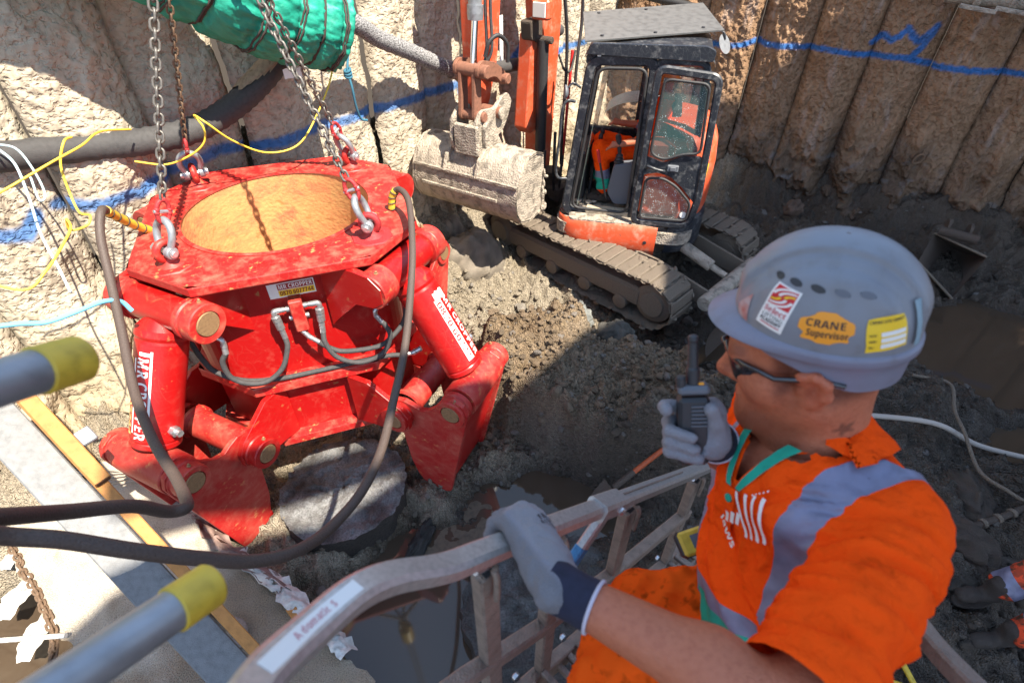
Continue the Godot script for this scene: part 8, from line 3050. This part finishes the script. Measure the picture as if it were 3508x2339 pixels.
	for s: float in [1.0, -1.0]:
		rm = MB.new()
		rm.grid(14, 8, func(i: int, j: int):
			var t := i / 13.0
			var az: float = s * lerpf(0.12, 0.98, t)
			var top := -0.046 - 0.004 * t
			var bot := -0.083 - 0.010 * sin(PI * minf(t * 1.3, 1.0)) + 0.026 * sstep(0.6, 1.0, t)
			return lens_at.call(az, lerpf(top, bot, j / 7.0), 0.004 + 0.002 * sin(PI * j / 7.0)), null, false, F)
		var le := obj("sunglass_lens", rm, M.shades, T)
		if first == null:
			first = le
		rm = MB.new()
		var arm := PackedVector3Array()
		for k in 10:
			arm.append(lens_at.call(s * lerpf(0.12, 1.0, k / 9.0), -0.046 - 0.004 * k / 9.0, 0.006))
		arm.append(Hd.call(0.035, s * 0.083, -0.054))
		arm.append(Hd.call(0.010, s * 0.0845, -0.052))
		arm.append(Hd.call(-0.020, s * 0.084, -0.052))
		arm.append(Hd.call(-0.045, s * 0.080, -0.062))
		rm.tube(arm, 0.0042, 8, true, false, 1.0)
		obj("sunglass_arm", rm, M.shades, le)
	rm = MB.new()
	rm.tube(curve([lens_at.call(-0.13, -0.050, 0.006), lens_at.call(0.0, -0.047, 0.012), lens_at.call(0.13, -0.050, 0.006)], 6), 0.004, 8)
	obj("bridge", rm, M.shades, first)
	gp.free()

func boot(a: Vector3, fw: Vector3, T: Node3D, m: Material) -> void:
	var bl := Blob.new()
	var f := fw.normalized()
	bl.bone(a + V(0, 0.06, 0), a + V(0, -0.02, 0), 0.052, 0.050, 0.03)
	bl.bone(a + V(0, -0.045, 0) - f * 0.03, a + V(0, -0.055, 0) + f * 0.13, 0.044, 0.036, 0.03, Vector3.UP, 1.1)
	bl.bone(a + V(0, -0.045, 0) + f * 0.12, a + V(0, -0.05, 0) + f * 0.16, 0.044, 0.040, 0.02, Vector3.UP, 1.05)
	bl.planes.append([Vector3.DOWN, -(a.y - 0.092)])
	bl.wob = noise(705, 16.0, 3)
	bl.wamp = 0.006
	var mb := MB.new()
	net(bl, a + V(-0.26, -0.11, -0.26), a + V(0.26, 0.12, 0.26), 0.011, mb)
	var o := obj("boot", mb, m, T)
	mb = MB.new()
	var out := PackedVector2Array()
	for k in 24:
		var t := TAU * k / 24.0
		out.append(Vector2(cos(t) * 0.125 + 0.065, sin(t) * (0.048 + 0.006 * cos(t))))
	var s := Vector3.UP.cross(f).normalized()
	mb.prism(out, a + V(0, -0.112, 0), f, -s, 0.024, 0.005)
	obj("sole", mb, m, o)

func helmet(T: Node3D, o: Vector3, F: Vector3, L: Vector3, U: Vector3) -> void:
	var A := 0.122
	var Bx := 0.098
	var Hh := 0.129
	var dome := func(az: float, ph: float, off := 0.0) -> Vector3:
		var c := pow(maxf(cos(ph), 0.0), 0.92)
		var s := pow(maxf(sin(ph), 0.0), 0.95)
		var f := A * c * cos(az)
		var l := Bx * c * sin(az)
		var r := 1.0
		# raised middle ridge with soft shoulders, and side ribs above the vents
		var up := 0.0
		var e := absf(l)
		up += 0.0075 * sstep(0.036, 0.030, e) * sstep(0.15, 0.5, ph)
		up -= 0.0022 * exp(-pow((e - 0.052) / 0.005, 2)) * sstep(0.3, 0.55, ph)
		up += 0.0045 * exp(-pow((e - 0.066) / 0.010, 2)) * sstep(0.3, 0.6, ph)
		# raised front cap corner beside the lamp plate
		up += 0.003 * sstep(0.75, 0.62, absf(az)) * sstep(0.70, 0.45, ph) * sstep(0.0, 0.1, ph)
		var n := (F * (cos(az) * cos(ph) / A) + L * (sin(az) * cos(ph) / Bx) + U * (sin(ph) / Hh)).normalized()
		return o + F * f + L * l + U * (Hh * s) + n * (up + off)
	var dn := func(az: float, ph: float) -> Vector3: return (F * (cos(az) * cos(ph) / A) + L * (sin(az) * cos(ph) / Bx) + U * (sin(ph) / Hh)).normalized()
	var mb := MB.new()
	mb.grid(160, 60, func(i: int, j: int): return dome.call(TAU * i / 160.0, PI * 0.5 * (1.0 - pow(1.0 - j / 59.0, 1.0)) * 1.0), null, true)
	for i in mb.n.size():
		if mb.n[i].dot(mb.v[i] - o) < 0.0:
			mb.n[i] = -mb.n[i]
	for k in range(0, mb.ix.size(), 3):
		var a := mb.ix[k]
		if (mb.v[mb.ix[k + 2]] - mb.v[a]).cross(mb.v[mb.ix[k + 1]] - mb.v[a]).dot(mb.n[a]) < 0.0:
			var q := mb.ix[k + 1]
			mb.ix[k + 1] = mb.ix[k + 2]
			mb.ix[k + 2] = q
	var hm := obj("helmet", mb, M.helmet, T)
	# peak, side band and the deeper nape skirt
	mb = MB.new()
	var rows := 9
	mb.grid(144, rows, func(i: int, j: int):
		var az := TAU * i / 144.0
		var pk := pow(maxf(0.0, cos(az)), 2.2)
		var nape := sstep(1.2, 2.2, absf(wrapf(az, -PI, PI)))
		var side := sstep(0.5, 1.1, absf(wrapf(az, -PI, PI)))
		var lip := 0.003 + 0.036 * pk
		var t := j / float(rows - 1)
		var outw := 0.0
		var down := 0.0
		if j == 0:
			outw = -0.003
			down = -0.006
		elif j == 1:
			outw = 0.004
			down = -0.002
		elif j == 2:
			outw = lip * 0.55 + 0.003
			down = 0.004 + 0.004 * pk
		elif j == 3:
			outw = lip + 0.002
			down = 0.012 + 0.006 * pk
		elif j == 4:
			outw = lip - 0.001
			down = 0.015 + 0.006 * pk
		else:
			var w := (j - 4) / float(rows - 5)
			outw = lerpf(lip - 0.004, -0.004 - 0.012 * pk, w * (1.0 if pk > 0.3 else 0.6))
			down = 0.015 + (0.030 * nape + 0.016 * side) * w * (1.0 - pk)
		return o + F * ((A + outw) * cos(az)) + L * ((Bx + outw * 0.9) * sin(az)) - U * down, null, true)
	var brim := obj("helmet_brim", mb, mat(Color(0.19, 0.20, 0.27), 0.45, {"tex": texs["helm"], "scale": 4.0}), hm)
	mb = MB.new()
	mb.grid(40, 6, func(i: int, j: int):
		var az := 1.9 + 2.5 * i / 39.0
		return o + F * ((A + 0.0052) * cos(az)) + L * ((Bx + 0.0052) * sin(az)) + U * (-0.004 - 0.012 * j / 5.0), null)
	# vents: dark slots under the side rib
	for s: float in [1.0, -1.0]:
		for k in 5:
			mb = MB.new()
			var az: float = s * (0.78 + 0.30 * k)
			mb.grid(9, 4, func(i: int, j: int):
				var u := i / 8.0 * 2.0 - 1.0
				var w := (j / 3.0 * 2.0 - 1.0) * sqrt(maxf(0.0, 1.0 - u * u))
				return dome.call(az + s * (u * 0.095 + w * 0.04), 0.72 + w * 0.034 - u * 0.03, 0.0006), null, false, U)
			obj("vent_slot", mb, M.blackplain if k < 3 else mat(Color(0.12, 0.13, 0.155), 0.6), hm)
	# lamp plate: faded red and white reflective patch at the front corner
	mb = MB.new()
	mb.grid(8, 8, func(i: int, j: int):
		var w := j / 7.0
		return dome.call(lerpf(0.42, 0.62, i / 7.0) + 0.06 * (1.0 - w), 0.05 + 0.33 * w * (0.35 + 0.65 * i / 7.0), 0.0012), null, false, F)
	obj("front_patch", mb, mat(Color(0.42, 0.33, 0.33), 0.6, {"tex": ntex("patch", 48, 0.02, [[0.0, Color(0.9, 0.25, 0.2)], [0.4, Color(1, 0.6, 0.55)], [0.7, G(1)], [1.0, G(1)]], 256, 3), "scale": 8.0}), hm)
	mb = MB.new()
	mb.grid(5, 5, func(i: int, j: int): return dome.call(2.62 + 0.10 * i / 4.0, 0.10 + 0.50 * j / 4.0, 0.004), null, false, -F)
	obj("back_clip", mb, mat(Color(0.20, 0.30, 0.36), 0.5), hm)
	# stickers: a patch in (across, up) metres about a centre on the shell
	var stick := func(az0: float, ph0: float, roll: float) -> Callable:
		return func(u: float, v: float, off := 0.0008):
			var uu := u * cos(roll) - v * sin(roll)
			var vv := u * sin(roll) + v * cos(roll)
			var az := az0 + uu / (0.107 * cos(ph0))
			var ph := ph0 + vv / 0.118
			return [dome.call(az, ph, off), dn.call(az, ph)]
	var patch := func(nm: String, pf: Callable, w: float, h: float, m: Material, off: float, par: Node3D, cx := 0.0, cy := 0.0, ragged := 0.0):
		var q := MB.new()
		q.grid(14, 14, func(i: int, j: int):
			var a := i / 13.0 * 2.0 - 1.0
			var b := j / 13.0 * 2.0 - 1.0
			var k := 1.0
			if ragged > 0.0:
				k = 1.0 - ragged * maxf(0.0, absf(a) + absf(b) - 1.25) * (0.8 + 0.5 * sin(a * 3.0 + b * 5.0))
			return pf.call(cx + a * w * 0.5 * k, cy + b * h * 0.5 * k, off)[0], null, false, pf.call(cx, cy, off)[1])
		return obj(nm, q, m, par)
	# white sticker with the red emblem
	var p1: Callable = stick.call(1.02, 0.38, -0.10)
	patch.call("academy_sticker", p1, 0.036, 0.062, M.white, 0.0009, hm)
	patch.call("red_emblem", p1, 0.030, 0.029, mat(Color(0.55, 0.02, 0.03), 0.5), 0.0013, hm, 0.0, 0.0145)
	for k in 6:
		mb = MB.new()
		var m: Material = M.white if k % 3 != 2 else M.stick_yellow
		mb.grid(14, 2, func(i: int, j: int):
			var t := i / 13.0
			var up := k < 3
			var r: float = 0.0135 - (k % 3) * 0.0042 + (0.0 if j == 0 else 0.0021)
			var a := lerpf(1.60, 3.05, t)
			var c := Vector2(0.0145, 0.0145) if up else Vector2(-0.0145, 0.0145)
			var q := c + Vector2(cos(a), sin(a)) * r * Vector2(1.9, 1.0) if up else c - Vector2(cos(a), sin(a)) * r * Vector2(1.9, 1.0)
			q.x = clampf(q.x, -0.0148, 0.0148)
			return p1.call(q.x, q.y, 0.0017)[0], null, false, dn.call(1.02, 0.38))
		obj("emblem_stripe", mb, m, hm)
	mb = MB.new()
	letters(mb, "Select", 0.0078, func(u: float, v: float): return p1.call(u, v - 0.0065, 0.0016), true, -0.030, true)
	obj("sticker_word", mb, mat(Color(0.50, 0.03, 0.04), 0.6), hm)
	mb = MB.new()
	letters(mb, "LIFTING", 0.0052, func(u: float, v: float): return p1.call(u, v - 0.0150, 0.0016), false, -0.028)
	letters(mb, "ACADEMY", 0.0052, func(u: float, v: float): return p1.call(u, v - 0.0215, 0.0016), true, -0.029)
	obj("sticker_small_words", mb, M.ink, hm)
	patch.call("sticker_line", p1, 0.026, 0.0014, mat(Color(0.50, 0.03, 0.04), 0.6), 0.0015, hm, 0.001, -0.0265)
	# curled orange sticker
	var p2: Callable = stick.call(1.60, 0.315, 0.05)
	patch.call("orange_sticker", p2, 0.058, 0.042, M.stick_orange, 0.0010, hm, 0.0, 0.0, 0.75)
	mb = MB.new()
	letters(mb, "CRANE", 0.0098, func(u: float, v: float): return p2.call(u - 0.001, v + 0.0045, 0.0015), true, -0.041)
	letters(mb, "Supervisor", 0.0088, func(u: float, v: float): return p2.call(u + 0.002, v - 0.0085, 0.0015), true, -0.042)
	obj("sticker_words", mb, M.ink, hm)
	# yellow pass sticker with three white lines
	var p3: Callable = stick.call(2.25, 0.30, 0.12)
	patch.call("yellow_sticker", p3, 0.050, 0.046, M.stick_yellow, 0.0010, hm, 0.0, 0.0, 0.10)
	for k in 3:
		patch.call("white_line", p3, 0.031, 0.0056, M.white, 0.0015, hm, 0.007, -0.0005 - k * 0.0078)
	mb = MB.new()
	letters(mb, "CREWS SITE INDUCT", 0.0040, func(u: float, v: float): return p3.call(u, v + 0.0165, 0.0015), true, -0.043)
	letters(mb, "DATE:", 0.0030, func(u: float, v: float): return p3.call(u - 0.0175, v - 0.0005, 0.0015), true, -0.008)
	letters(mb, "NAME:", 0.0030, func(u: float, v: float): return p3.call(u - 0.0175, v - 0.0083, 0.0015), true, -0.008)
	letters(mb, "No.:", 0.0030, func(u: float, v: float): return p3.call(u - 0.0185, v - 0.0161, 0.0015), true, -0.006)
	obj("pass_words", mb, M.ink, hm)

# ---------- plainer figures: joints in, one body and its clothes out ----------
func figure(T: Node3D, j: Dictionary, cloth: Material, tape_m: Material, cell := 0.014, muddy := false) -> void:
	var lat: Vector3 = (j.ls - j.rs).normalized()
	var up: Vector3 = (j.n - j.p).normalized()
	var b := Blob.new()
	var H: Vector3 = j.h
	var fw: Vector3 = j.f
	b.bone(H, H + V(0, 0.02, 0), 0.092, 0.092, 0.02, lat, 1.2)
	b.bone(H + fw * 0.03 - V(0, 0.04, 0), H + fw * 0.055 - V(0, 0.10, 0), 0.06, 0.04, 0.03)
	b.bone(H + fw * 0.09 - V(0, 0.015, 0), H + fw * 0.115 - V(0, 0.05, 0), 0.012, 0.014, 0.015)
	for s: float in [-1.0, 1.0]:
		b.bone(H + lat * s * 0.08 - V(0, 0.01, 0), H + lat * s * 0.08 - V(0, 0.05, 0), 0.014, 0.010, 0.01)
	b.bone(H - V(0, 0.06, 0) - fw * 0.02, j.n, 0.055, 0.06, 0.03)
	b.bone(j.p, j.n - up * 0.12, 0.10, 0.11, 0.05, lat, 0.75)
	for s: String in ["l", "r"]:
		var sh: Vector3 = j[s + "s"]
		var el: Vector3 = j[s + "e"]
		var wr: Vector3 = j[s + "w"]
		b.bone(sh, el, 0.05, 0.042, 0.03)
		b.bone(el, wr, 0.043, 0.03, 0.03)
		var hd := (wr - el).normalized()
		b.bone(wr, wr + hd * 0.07, 0.03, 0.034, 0.02, Vector3.UP, 1.3)
		for k in 4:
			b.bone(wr + hd * 0.08 + lat * (k - 1.5) * 0.02, wr + hd * 0.13 + lat * (k - 1.5) * 0.018 - up * 0.03, 0.011, 0.009, 0.006)
		b.bone(wr + hd * 0.03 + up * 0.02, wr + hd * 0.09 + up * 0.035, 0.013, 0.011, 0.01)
		b.bone(j[s + "h"], j[s + "k"], 0.07, 0.05, 0.03)
		b.bone(j[s + "k"], j[s + "a"], 0.05, 0.035, 0.03)
	var lo := Vector3(1e9, 1e9, 1e9)
	var hi := -lo
	for i in b.A.size():
		for p in [b.A[i], b.A[i] + b.B[i]]:
			lo = lo.min(p - Vector3.ONE * 0.16)
			hi = hi.max(p + Vector3.ONE * 0.16)
	var mb := MB.new()
	net(b, lo, hi, cell, mb)
	obj("body", mb, M.skin, T)
	var c := Blob.new()
	c.bone(j.p, j.n - up * 0.12, 0.13, 0.13, 0.05, lat, 0.78)
	c.bone(j.ls, j.rs, 0.07, 0.07, 0.05)
	for s: String in ["l", "r"]:
		c.bone(j[s + "s"], j[s + "e"], 0.07, 0.062, 0.04)
		c.bone(j[s + "e"], j[s + "e"].lerp(j[s + "w"], j.get("sleeve", 0.8)), 0.060, 0.048, 0.03)
	c.wob = noise(711, 9.0, 3)
	c.wamp = 0.014
	mb = MB.new()
	net(c, lo, hi, cell, mb)
	var pr := split(mb, func(p: Vector3): return absf((p - j.p).dot(up) - 0.16) - 0.03)
	var sh := obj("jacket", pr[1], cloth, T)
	obj("jacket_tape", pr[0], tape_m, sh)
	c = Blob.new()
	c.bone(j.lh, j.rh, 0.11, 0.11, 0.05)
	for s: String in ["l", "r"]:
		c.bone(j[s + "h"], j[s + "k"], 0.10, 0.085, 0.04)
		c.bone(j[s + "k"], j[s + "k"].lerp(j[s + "a"], 0.80), 0.080, 0.078, 0.03)
	c.wob = noise(712, 8.0, 3)
	c.wamp = 0.022
	mb = MB.new()
	net(c, lo, hi, cell, mb)
	var shin := func(p: Vector3, c0: float, w: float):
		var best := 1.0
		for s: String in ["l", "r"]:
			var d: Vector3 = (j[s + "a"] - j[s + "k"]).normalized()
			if (p - j[s + "k"]).length() < 0.5:
				best = minf(best, absf((p - j[s + "k"]).dot(d) - c0) - w)
		return best
	pr = split(mb, func(p: Vector3): return shin.call(p, 0.22, 0.035))
	var tr := obj("trousers", pr[1], cloth, T)
	var legs := split(pr[0], func(p: Vector3): return p.distance_to(Geometry3D.get_closest_point_to_segment(p, j.lk, j.la)) - p.distance_to(Geometry3D.get_closest_point_to_segment(p, j.rk, j.ra)))
	obj("shin_tape", legs[0], tape_m, tr)
	obj("shin_tape", legs[1], tape_m, tr)
	if j.get("green", false):
		pr = split(tr.mesh.get_meta("src") if false else pr[1], func(p: Vector3): return shin.call(p, 0.315, 0.06))
		tr.mesh = pr[1].mesh(world_of(T).affine_inverse())
		obj("green_shin_band", pr[0], M.hv_green, tr)
	boot(j.la, j.lf, T, M.boot)
	boot(j.ra, j.rf, T, M.boot)
	# helmet
	mb = MB.new()
	mb.lathe(H + V(0, 0.02, 0), Vector3.UP, [[0.150, -0.005], [0.146, 0.004], [0.128, 0.008], [0.124, 0.05], [0.105, 0.095], [0.07, 0.122], [0.03, 0.132], [0.001, 0.134]], 28, false, false, true)
	obj("helmet", mb, M.white if not j.get("orange", false) else mat(Color(0.85, 0.2, 0.03), 0.4), T)

func build_operator() -> void:
	var T := thing("person", "person in orange hi-vis seated at the levers inside the excavator cab", "person", X(0.7, 1.05, -0.5))
	figure(T, {
		"h": X(0.80, 2.20, -0.42), "f": -XB, "n": X(0.86, 2.04, -0.46), "p": X(0.76, 1.50, -0.48),
		"ls": X(0.84, 1.96, -0.29), "rs": X(0.88, 1.96, -0.65), "le": X(0.72, 1.72, -0.24), "lw": X(0.50, 1.68, -0.19), "re": X(0.72, 1.70, -0.72), "rw": X(0.46, 1.70, -0.74),
		"lh": X(0.74, 1.49, -0.40), "rh": X(0.74, 1.49, -0.58), "lk": X(0.30, 1.56, -0.33), "rk": X(0.30, 1.56, -0.62), "la": X(0.40, 1.12, -0.30), "ra": X(0.30, 1.12, -0.62),
		"lf": -XB, "rf": -XB, "green": true, "orange": true, "sleeve": 0.3}, M.hivis, M.tape, 0.013)

func build_groundworker() -> void:
	var T := thing("person", "person in mud-smeared red-orange trousers and muddy boots at the right edge", "person", V(3.0, 0.1, -1.35))
	figure(T, {
		"h": V(3.45, 1.62, -1.10), "f": V(-0.9, -0.1, -0.2).normalized(), "n": V(3.52, 1.46, -1.12), "p": V(3.36, 0.92, -1.31),
		"ls": V(3.48, 1.38, -0.94), "rs": V(3.50, 1.38, -1.32), "le": V(3.35, 1.14, -0.86), "lw": V(3.14, 1.10, -0.92), "re": V(3.35, 1.14, -1.42), "rw": V(3.15, 1.08, -1.38),
		"lh": V(3.34, 0.90, -1.20), "rh": V(3.34, 0.90, -1.42), "lk": V(3.02, 0.60, -1.20), "rk": V(3.00, 0.62, -1.47), "la": V(2.80, gy(2.80, -1.25) + 0.10, -1.25), "ra": V(2.80, gy(2.80, -1.45) + 0.10, -1.45),
		"lf": V(-0.93, 0, 0.08), "rf": V(-0.95, 0, 0.02)}, M.hivis_mud, M.tape, 0.014)
